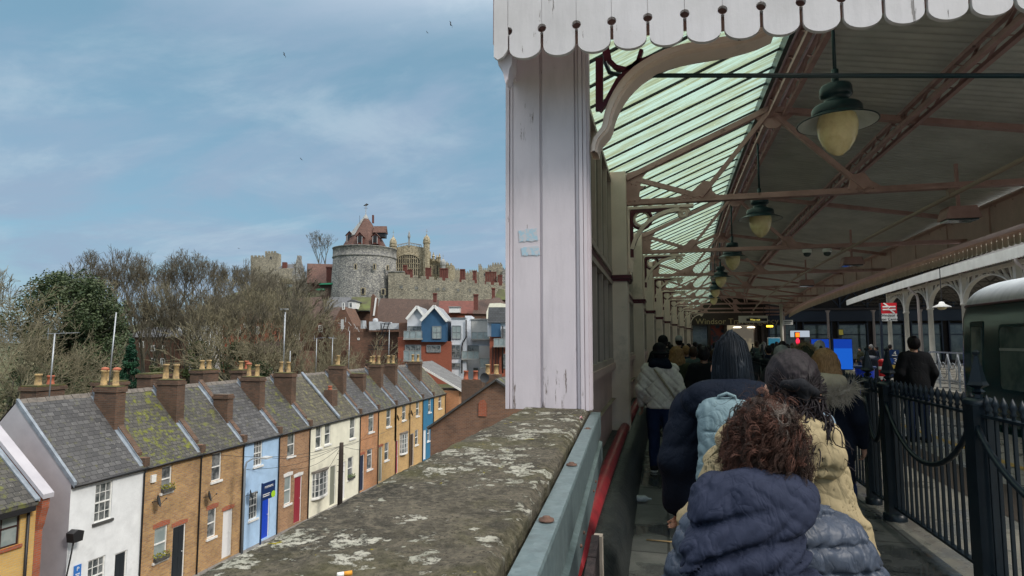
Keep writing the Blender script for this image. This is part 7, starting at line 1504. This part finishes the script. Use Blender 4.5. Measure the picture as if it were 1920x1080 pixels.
M_navy = cloth('navy_cloth', (.012,.018,.035)); M_blackc = cloth('black_cloth', (.012,.013,.016)); M_jean = cloth('dark_denim', (.012,.022,.06), (.02,.035,.085)); M_shoe = cloth('dark_shoe', (.02,.02,.022)); M_whitej = cloth('off_white_quilting', (.70,.65,.57), (.62,.57,.5)); M_olive = cloth('olive_cloth', (.045,.05,.03)); M_teald = cloth('teal_grey_cloth', (.07,.10,.10)); M_brick = cloth('brick_pink_cloth', (.22,.075,.06)); M_greyk = cloth('grey_knit', (.33,.33,.33)); M_dnavy = cloth('deep_navy_cloth', (.006,.010,.020)); M_lden = cloth('pale_denim', (.16,.22,.28)); M_beige = cloth('beige_cloth', (.42,.36,.25)); M_whitek = cloth('white_knit', (.6,.58,.55)); M_char = cloth('charcoal_cloth', (.03,.032,.035))
def G(px, D): p = at_d(px, 640, D); return (p.x, p.y, 0)
def HT(py, D): return EYE-(py-640)*D/FPX
# --- the queue ahead
wj = person('person in an off-white quilted jacket and dark hat walking beside the station wall', G(1236,8.1), coat='quilt', cm=M_whitej, tm=M_jean, hair='short', hat='buckethat', hatm=M_blackc, st=.5, hem=.86, top=HT(645,8.1)*1.0)
m = F((-.2,-.2,1.3),(.2,.2,1.6),.014); m.chain([(-.09,.05,1.47),(-.08,-.07,1.48),(.08,-.07,1.48),(.09,.05,1.47)],[.045,.05,.05,.045],.03).cone((-.1,-.08,1.45),(.12,-.1,1.43),.05,.045,.04).warp(.01,40,2); m.to().build('scarf', M_dnavy, wj, world=False)
m = MB(); m.tube([(-.12,-.05,1.45),(-.02,-.155,1.32),(.12,-.165,1.12),(.2,-.1,.98)], .014, 6); m.build('bag_strap', M_beige, wj, world=False)
for sg in (-1,1): 
    h, k, a = legs(.5)[sg]; mm = F((a[0]-.1,a[1]-.12,0),(a[0]+.1,a[1]+.3,.05),.01); z = a[2]-.09; mm.chain([(a[0],a[1]-.045,.02+z),(a[0],a[1]+.19,.02+z)],[.052,.042],.01); mm.cut(mm.Z-.03-z,.005); mm.to().build('pale_sole', M_whitek, wj, world=False)
person('person in a round black beanie beyond the quilted jacket', G(1243,12), cm=M_blackc, hat='beanie', hatm=M_blackc, st=-.5, top=HT(631,12))
person('person with long brown-blond hair and olive coat by the wall', G(1268,9.6), cm=M_olive, tm=M_lden, hair='long', hm=H_blond, st=-.5, hem=.72, top=HT(650,9.6))
person('person in a pale grey-white beanie farther along the wall', G(1273,16.5), cm=M_blackc, hat='beanie', hatm=M_greyk, top=HT(631,16.5))
person('black-haired person in a black coat left of the big hood', G(1319,9.2), cm=M_blackc, hair='short', st=-.5, top=HT(650,9.2))
person('person in a teal-grey jacket between long hair and black coat', G(1299,12.0), cm=M_teald, hair='short', hm=H_brown, top=HT(650,12))
person('blond short-haired person ahead of the olive coat', G(1286,13.8), cm=M_navy, hair='short', hm=H_blond, st=-.5, top=HT(648,13.8))
person('person in a brick-pink coat just left of the big black hood', G(1339,10.8), cm=M_brick, hair='short', hm=H_brown, top=HT(655,10.8))
person('person in a pale grey domed beanie right of the big hood', G(1465,7.6), cm=M_char, hat='beanie', hatm=M_greyk, top=HT(651,7.6))
person('dark-haired person right behind the grey domed beanie', G(1467,13), cm=M_navy, hair='short', st=-.5, top=HT(640,13))
R = random.Random(12)
for k, (px, py, D) in enumerate(((1258,646,17),(1291,644,22),(1303,641,24),(1312,645,20),(1329,648,18),(1340,642,25),(1352,646,21),(1419,640,24),(1428,645,19),(1432,641,27),(1441,648,16),(1449,644,22),(1456,641,28),(1476,645,20),(1486,643,25),(1500,647,18),(1254,641,26),(1280,643,29))):
    person('person in dark winter clothes in the distant part of the queue', G(px,D), cm=R.choice([M_navy,M_blackc,M_char,M_olive,M_teald]), hair=R.choice(['short','short','long']), hm=R.choice([H_black,H_brown,H_black,H_grey]), st=R.choice([.5,-.5]), rz=R.uniform(-.4,.4), group='far people in the queue', top=HT(py,D))
# --- right side: fur hoods, blonde, white hood, the man past the fence, people on the far platform
M_furt = mat('tan_fur', (.36,.27,.14), (.22,.16,.09), 40, .9); M_furp = mat('pale_fur', (.42,.37,.30), (.27,.23,.18), 30, .9)
fa = person('person with a tan fur-edged hood raised beside the crowd', G(1508,7.2), cm=M_olive, hair=None, hat='hood', hatm=M_olive, top=HT(652,7.2)*.985)
fur([(-.12,.03,1.48),(-.13,.02,1.62),(-.07,0,1.75),(.0,-.04,1.78),(.07,0,1.75),(.13,.02,1.62),(.12,.03,1.48)], .05, M_furt, fa, 2600, .06, 2)
fb = person('blonde person with a cream fur-trimmed hood down over a long navy coat', G(1546,5.3), cm=M_dnavy, hair='long', hm=H_blond, hem=.55, rz=-.5, st=-.5, top=HT(655,5.3))
m = hair_field('hooddown'); m.to().build('hood', M_beige, fb, world=False); fur([(-.19,.02,1.40),(-.20,-.12,1.36),(-.08,-.21,1.33),(.08,-.22,1.32),(.20,-.13,1.36),(.2,.02,1.41)], .055, M_furp, fb, 3200, .075, 3); fur([(-.22,-.1,1.26),(-.16,-.19,1.22)], .06, M_furt, fb, 900, .06, 5, 'fur_pompom')
person('person in a pointed white hood in front of the blue panels', G(1536,13.5), cm=M_blackc, hair=None, hat='hood', hatm=M_whitek, top=HT(639,13.5)*.98)
mn = person('man in a black jacket standing with his back turned beyond the iron fence', (4.15,11.9,0), cm=M_blackc, tm=M_jean, hair='short', st=.1, top=HT(632,12.6), group=None, rz=.05, hem=.82)
mn['label'] = 'person in a black jacket standing alone beyond the iron fence'
for k, (px, py, D, cm_, lab) in enumerate(((1633,646,30,M_blackc,'person in dark clothes and pale cap by a far platform column'),(1643,650,31,M_navy,'dark-coated person right of the pale cap on the far platform'),(1668,646,29,M_char,'person standing behind the red bollard on the far platform'),(1612,652,33,M_olive,'dim person beside the blue panel at the arcade'))):
    person(lab, G(px,D), cm=cm_, hair='short', hm=H_grey if k == 0 else H_black, top=HT(py,D), group='people on the far platform', rz=R.uniform(-2,2), st=.1)
# --- third in front: big hood, black coat, pale blue backpack
def hero3():
    D = 3.3; p = G(1366,D); t = thing('person', (p[0],p[1],0), 'person with long black hair, black hooded coat and pale blue backpack', 'person', 'people in the queue along the walkway', .06)
    s = HT(620,D)/1.80; t.scale = (s*1.06,s*1.06,s); pose = {-1: ((-.27,-.05,1.10),(-.27,.06,.84)), 1: ((.26,-.02,1.12),(.24,.12,.88))}
    body_mesh(pose, .4, .014).build('body', M_skin, t, world=False); f = coat_field(pose, .62, .04, .03, .011, 1.0, width=1.05, xhi=.48); f.warp(.018,17,8); f.crease(.020,22,9,5); finish(f, .62).to().build('coat', M_dnavy, t, world=False)
    trousers(.4).to().build('trousers', M_blackc, t, world=False); shoes(.4).to().build('shoes', M_shoe, t, world=False)
    f = F((-.24,-.28,1.34),(.24,.24,1.86),.008); f.ell((0,-.005,1.655),(.108,.125,.128),.02); f.ell((0,-.03,1.53),(.125,.12,.13),.07); f.cone((0,-.02,1.76),(.0,-.04,1.795),.045,.022,.05); f.cut(-f.ell_d((0,.13,1.60),(.085,.13,.125)), .02); f.warp(.014,30,5); f.f = f.f+.004*np.sin(np.arctan2(f.X, f.Y+.3)*70+6*np.sin(f.Z*9))
    hb = f.to().build('hair', M_blackh, t, world=False); R = random.Random(4); m = MB()
    for i in range(700):
        a = R.uniform(-2.3,2.3); x, y = math.sin(a), -math.cos(a); q = [Vector((x*.02*R.random(),-.02+y*.03,1.787)), Vector((x*.088,y*.10-.01,1.735)), Vector((x*.112,y*.128-.01,1.66)), Vector((x*.125,y*.13-.02,1.56)), Vector((x*.132+R.gauss(0,.01),y*.135-.025,1.45+R.uniform(-.04,.04)))]; o = Vector((R.gauss(0,.004),R.gauss(0,.004),R.gauss(0,.004))); m.tube([p_+o for p_ in q], [.001,.0018,.0022,.0022,.001], 3, cap=False)
    m.build('loose_strands', M_blackh, hb, world=False); hb.scale = (.76,.84,1.0); hb.location = (.01,0,0)
    f = F((-.36,-.36,1.12),(.36,.2,1.56),.012); f.chain([(-.20,.02,1.43),(-.16,-.10,1.43),(0,-.16,1.42),(.16,-.10,1.43),(.2,.02,1.43)],[.05,.075,.085,.075,.05],.05); f.cone((0,-.15,1.42),(.02,-.19,1.27),.11,.05,.06,.5,1.5); f.warp(.014,22,6); f.crease(.016,26,7,4); co = f.to().build('collar_hood', M_dnavy, t, world=False)
    # backpack
    f = F((-.32,-.50,.78),(.26,.12,1.54),.008); c = (-.055,-.25,1.22)
    f.cone((c[0],-.23,1.33),(c[0],-.25,1.06),.115,.135,.04,.6,1.12); f.ell((c[0],-.315,1.10),(.115,.05,.095),.03); f.cone((c[0]-.06,-.22,1.39),(c[0]+.06,-.22,1.39),.055,.055,.04,.7); f.warp(.006,22,4); f.crease(.010,44,5,5); f.f = f.f+.006*np.exp(-((np.abs(f.X-c[0])-.085)/.004)**2)*(f.Y < -.25)
    f.f = f.f+.007*np.exp(-((f.Z-1.295+.4*(f.X-c[0])**2)/.005)**2)*(f.Y < -.27)
    for sg in (-1,1):
        x = c[0]+sg*.10; x2 = sg*.135-.01; f.chain([(x,-.20,1.36),(x*.5+x2*.5,-.185,1.43),(x2,-.12,1.475),(x2,-.03,1.485),(x2*1.05,.07,1.43)], [.012,.012,.012,.012,.012], .015, 1, 2.2)
    b = f.to().build('backpack_bag', M_pblue, t, world=False)
    m = MB(); m.tube([(c[0]-.045,-.235,1.43),(c[0]-.035,-.25,1.465),(c[0],-.255,1.48),(c[0]+.035,-.25,1.465),(c[0]+.045,-.235,1.43)], .009, 8); m.build('grab_loop', M_pblue, b, world=False); m = MB()
    m.box((c[0]-.08,-.362,1.122),(c[0]+.06,-.356,1.128)); m.build('zip', M_greyk, b, world=False)
    o = text('lettering', 'BOOTMOB', .022, M_whitek, t, (0,0,0), (0,0,0)); o.location = (.10,-.250,1.425); o.rotation_euler = (rad(68),0,rad(12)); return t
M_blackh = hairmat('blue_black_hair', (.006,.009,.013), (.014,.02,.028)); M_pblue = cloth('pale_blue_nylon', (.17,.245,.27), (.125,.185,.21), .6, 90, .12)
hero3()
# --- second: beige coat, black hair in a clip
def strands(mb, R, root, dirn, L_, n, curl, turns, r0, sag=.4, sides=4):
    pts = []; rs = []; d = Vector(dirn).normalized(); x = d.orthogonal().normalized(); x = Matrix.Rotation(R.random()*6.28,3,d) @ x; p = Vector(root); ph = R.random()*6.28
    for i in range(n+1):
        t = i/n; c = p+d*L_*t+Vector((0,0,-sag*L_*t*t)); y = d.cross(x); w = curl*min(1, t*2.5); pts.append(c+(x*math.cos(ph+turns*6.28*t)+y*math.sin(ph+turns*6.28*t))*w); rs.append(r0*(1-.65*t))
    mb.tube(pts, rs, sides, cap=False)
def hero2():
    D = 2.05; p = G(1441,D); t = thing('person', (p[0],p[1],0), 'person in a beige hooded coat with black hair held in a clip', 'person', 'people in the queue along the walkway', 0); s = HT(655,D)/1.735; t.scale = (s,s,s)
    pose = {-1: ((-.235,-.02,1.12),(-.21,.14,.93)), 1: ((.205,-.05,1.12),(.265,.08,.86))}
    body_mesh(pose, .3, .012, hx=.070, sz=1.30).build('body', M_skin, t, world=False)
    f = coat_field(pose, .55, .020, .03, .008, 1.0, width=.88, xhi=.44, sh=(.115,1.315)); f.warp(.008,16,11); f.crease(.012,30,12,5); f.crease(.008,60,13,6)
    for sg in (-1,1):   # folds round the elbow and a seam down the sleeve
        e = pose[sg][0]; dd = np.sqrt((f.X-e[0])**2+(f.Y-e[1])**2+(f.Z-e[2])**2); f.f = f.f+.011*np.sin((f.Z+.5*f.X*sg)*75)*np.exp(-(dd/.13)**2)
    yoke = np.abs(f.Z-1.24+.25*np.abs(f.X)); f.f = f.f+.006*np.exp(-(yoke/.006)**2)*(f.Y < 0); f.f = f.f+.005*np.exp(-((f.X)/.006)**2)*(f.Y < 0)*(f.Z < 1.22)
    g0 = f.f.copy(); finish(f, .55).to().build('coat', M_trench, t, world=False)
    # storm flap: a loose second layer over back and shoulders with a free hem
    f.f = g0-.012; hemz = 1.235-.20*np.abs(f.X-.02)+.012*np.sin(f.X*26); f.cut(hemz-f.Z, .004); f.cut(f.Y-.02, .006); f.cut(-(g0-.001), .002); f.cut(f.Z-1.44, .004); f.cut(np.abs(f.X)-.23, .004); f.to().build('storm_flap', M_trench, t, world=False)
    m = MB()
    for sg in (-1,1): m.tube([(sg*.10,-.10,1.455),(sg*.16,-.085,1.43),(sg*.215,-.05,1.36)], .004, 5)
    m.build('shoulder_seam', M_trench, t, world=False)
    m = F((-.32,-.3,1.02),(.32,0,1.36),.010); q = coat_field(pose, 1.0, .05, 0, .010, 1, width=1.12, xhi=.32) if 0 else None
    trousers(.3).to().build('trousers', M_jean, t, world=False); shoes(.3).to().build('shoes', M_shoe, t, world=False)
    f = F((-.32,-.36,1.16),(.36,.22,1.58),.010); f.chain([(-.13,.06,1.42),(-.13,-.06,1.43),(-.03,-.12,1.44),(.07,-.11,1.45),(.135,-.05,1.45),(.14,.05,1.44)],[.04,.05,.06,.06,.055,.045],.05); f.cone((.0,-.13,1.41),(.0,-.17,1.27),.10,.05,.06,.5,1.3); f.cone((.12,-.07,1.43),(.15,-.10,1.38),.05,.04,.05); f.warp(.012,22,14); f.crease(.014,34,15,4); f.f = f.f+.008*np.exp(-((f.X-.12-.3*(f.Z-1.4))/.006)**2); f.to().build('hood', M_trench, t, world=False)
    f = F((.05,-.2,1.38),(.22,.1,1.52),.010); f.chain([(.12,.07,1.50),(.16,-.0,1.49),(.165,-.07,1.46)],[.03,.032,.028],.03); f.to().build('scarf', M_lden, t, world=False)
    # sleek hair drawn back to a clip, loose curled tail below
    f = F((-.2,-.24,1.36),(.2,.22,1.80),.007); f.ell((0,.004,1.632),(.087,.108,.107),.01); f.ell((0,-.045,1.57),(.062,.06,.07),.04); f.cut(-f.ell_d((0,.11,1.575),(.07,.085,.10)), .02)
    for sg in (-1,1): f.cut(-f.ell_d((sg*.095,.012,1.575),(.03,.034,.045)), .01)
    dx_, dz_ = f.X, f.Z-1.60; an = np.arctan2(dx_, dz_); f.f = f.f+.0022*np.sin(an*46+7*np.sin(an*5))*(f.Y < .02)
    hb = f.to().build('hair', H_black, t, world=False); hb.location = (.072,0,0); R = random.Random(5); m = MB()
    for i in range(520):
        a = R.uniform(-PI,PI); r = R.uniform(.05,.105); q0 = Vector((.093*math.sin(a)*min(1,r/.085), -.02-.085*math.cos(min(1.5,r/.085)) , 1.60+.1*math.cos(a)*min(1,r/.085))); q1 = Vector((.0+R.gauss(0,.012),-.112,1.592+R.gauss(0,.008))); mid = q0.lerp(q1,.5); o = (mid-Vector((0,.006,1.625))).normalized()*.012; m.tube([q0, mid+o*R.uniform(.6,1), q1], [.0012,.0018,.0012], 3, cap=False)
    m.build('combed_strands', H_black, hb, world=False); m = MB()
    for i in range(320): strands(m, R, (R.gauss(-.005,.03),-.085+R.gauss(0,.018),1.575+R.gauss(0,.02)), (R.gauss(0,.45),-.25+R.gauss(0,.3),-1), R.uniform(.08,.20), 14, R.uniform(.008,.020), R.uniform(1,2.2), .0042, .15)
    m.build('curled_tail', H_black, hb, world=False)
    f = F((-.08,-.18,1.54),(.08,-.08,1.67),.006); f.chain([(-.046,-.118,1.624),(0,-.135,1.622),(.042,-.122,1.60)],[.015,.021,.015],.01); f.cone((0,-.13,1.615),(.012,-.125,1.575),.02,.014,.01); f.to().build('hair_clip', M_blackc, hb, world=False)
    m = MB(); m.tube([(.31,-.02,.99),(.33,-.1,.98),(.37,-.06,.97)], .008, 6); m.build('cuff_tab', M_trench, t, world=False); return t
M_trench = cloth('beige_cotton', (.31,.255,.15), (.26,.21,.125), .75, 120, .15)
hero2()
# --- first: curly auburn hair, navy hood and quilted jacket
def hero1():
    D = 1.62; p = G(1432,D); t = thing('person', (p[0],p[1],0), 'person nearest the viewer with curly auburn hair and navy quilted jacket', 'person', 'people in the queue along the walkway', .14); s = HT(742,D)/1.745; t.scale = (s,s,s)
    pose = {-1: ((-.275,-.01,1.06),(-.235,.16,.88)), 1: ((.29,-.01,1.06),(.235,.16,.88))}
    body_mesh(pose, .3, .012, sz=1.30).build('body', M_skin, t, world=False)
    f = coat_field(pose, .72, .035, 0, .0075, 1.0, width=1.02, xhi=.48, sh=(.15,1.315))
    z = f.Z+.006*np.sin(f.X*7); ph = (z % .068)/.068; gd = np.minimum(ph, 1-ph)*.068; f.f = f.f-.005*np.sin(PI*ph)+.010*np.exp(-(gd/.006)**2)
    f.f = f.f+.006*np.sin(f.X*120+f.Y*80+5*np.sin(f.Z*34)+3*np.sin(f.X*21))*np.exp(-(gd/.016)**2)
    f.f = f.f+.010*np.exp(-((np.abs(f.X)-.215)/.008)**2)*(f.Y < .03)*(np.abs(f.X) < .3); f.warp(.008,24,21); f.crease(.007,55,22,5)
    finish(f, .72).to().build('quilted_jacket', M_puff, t, world=False); trousers(.3).to().build('trousers', M_jean, t, world=False); shoes(.3).to().build('shoes', M_shoe, t, world=False)
    # hood lying on the back, pulled to the left in diagonal folds
    f = F((-.40,-.42,1.00),(.36,.20,1.60),.007); f.chain([(-.16,.06,1.44),(-.16,-.06,1.47),(-.08,-.115,1.485),(.01,-.11,1.485),(.06,-.05,1.475),(.075,.05,1.45)],[.045,.055,.06,.05,.045,.04],.05)
    f.cone((-.07,-.135,1.43),(-.13,-.185,1.24),.098,.095,.06,.6,1.25); f.cone((-.15,-.09,1.40),(-.20,-.14,1.22),.085,.065,.06,.8); f.cone((-.07,-.17,1.24),(-.15,-.18,1.10),.085,.05,.06,.7,1.3)
    g = np.clip((1.49-f.Z)/.08,0,1)*(f.Y < .02)
    for (ca, sa, fr, am, ph) in ((.80,-.55,34,.020,.4),(.86,-.45,58,.011,2.1),(.70,-.70,22,.014,1.2),(.5,-.85,75,.006,.7)):
        u = (f.Z-1.28)*ca+(f.X+.05)*sa; w = np.abs(np.sin(u*fr+ph+1.2*np.sin(f.X*11+ph)+.9*np.sin(f.Z*13+2*ph))); f.f = f.f+am*((1-w)**2-.3)*g
    f.crease(.010,40,23,5); f.to().build('hood', M_navyh, t, world=False)
    m = MB(); pts = [(-.245,-.16,1.30),(-.27,-.165,1.2),(-.285,-.16,1.08),(-.29,-.15,.95)]; m.tube(pts, .009, 6); m.build('zip_edge', M_steel, t, world=False)
    # curls
    f = F((-.2,-.24,1.36),(.2,.2,1.80),.010); f.ell((-.012,-.01,1.61),(.100,.115,.112),.02); f.ell((-.012,-.05,1.535),(.105,.095,.09),.05); f.warp(.014,60,3); f.cut(-f.ell_d((0,.12,1.57),(.07,.09,.10)), .02); hb = f.to().build('hair', H_auburn, t, world=False)
    R = random.Random(8); ms = [MB(), MB(), MB()]
    for i in range(1400):
        v = Vector((R.gauss(0,1),R.gauss(-.5,1),R.gauss(.1,.9))).normalized()
        if v.y > .75: continue
        q = Vector((v.x*.096-.012, v.y*.110-.012, 1.605+v.z*.106 if v.z > 0 else 1.60+v.z*.125)); d = v*R.uniform(.25,.55)+Vector((R.gauss(0,.3),R.gauss(0,.25),-.7+R.gauss(0,.3))); k = 1 if (v.z > .1 and R.random() < .35) or (v.x < -.45 and R.random() < .5) else (2 if v.z > .5 and abs(v.x) < .5 and R.random() < .4 else 0)
        L_, cu, tu, ph = R.uniform(.05,.085), R.uniform(.009,.016), R.uniform(1.3,2.3), R.random()*6.28; d = d.normalized(); x = d.orthogonal().normalized(); y = d.cross(x); R2 = random.Random(i)
        for j in range(7):
            o = Vector((R2.gauss(0,.0022),R2.gauss(0,.0022),R2.gauss(0,.0022))); pts = []; dp = R2.gauss(0,.12); dc = R2.uniform(.88,1.12)
            for m in range(13):
                t_ = m/12; c = q+o*(1+t_)+d*L_*t_+Vector((0,0,-.3*L_*t_*t_)); w = cu*dc*min(1, t_*2.5); an = ph+dp+tu*6.28*t_; pts.append(c+(x*math.cos(an)+y*math.sin(an))*w)
            ms[k].tube(pts, [.0011*(1-.5*m/12) for m in range(13)], 3, cap=False)
    ms[0].build('dark_curls', H_auburn, hb, world=False); ms[1].build('auburn_curls', hairmat('bright_auburn_hair', (.075,.034,.025), (.14,.068,.05)), hb, world=False); ms[2].build('grey_curls', hairmat('greying_hair', (.11,.09,.08), (.22,.185,.16)), hb, world=False)
    m = MB()
    for i in range(70):
        v = Vector((R.gauss(0,1),R.gauss(-.3,.8),R.gauss(.6,.7))).normalized(); strands(m, R, (v.x*.10,v.y*.11-.01,1.61+v.z*.12), v+Vector((0,0,-.3)), R.uniform(.06,.11), 16, R.uniform(.008,.016), R.uniform(1,2), .0008, .2, 3)
    m.build('flyaway_curls', H_auburn, hb, world=False); hb.scale = (.84,.9,1.10); hb.location = (-.004,0,1.60*(1-1.10)+.012); return t
M_puff = cloth('navy_nylon_quilting', (.045,.058,.085), (.032,.043,.066), .48, 60, .12, spec=.35); M_navyh = cloth('navy_hood_cloth', (.025,.031,.056), (.018,.023,.043), .75, 200, .25)
hero1()
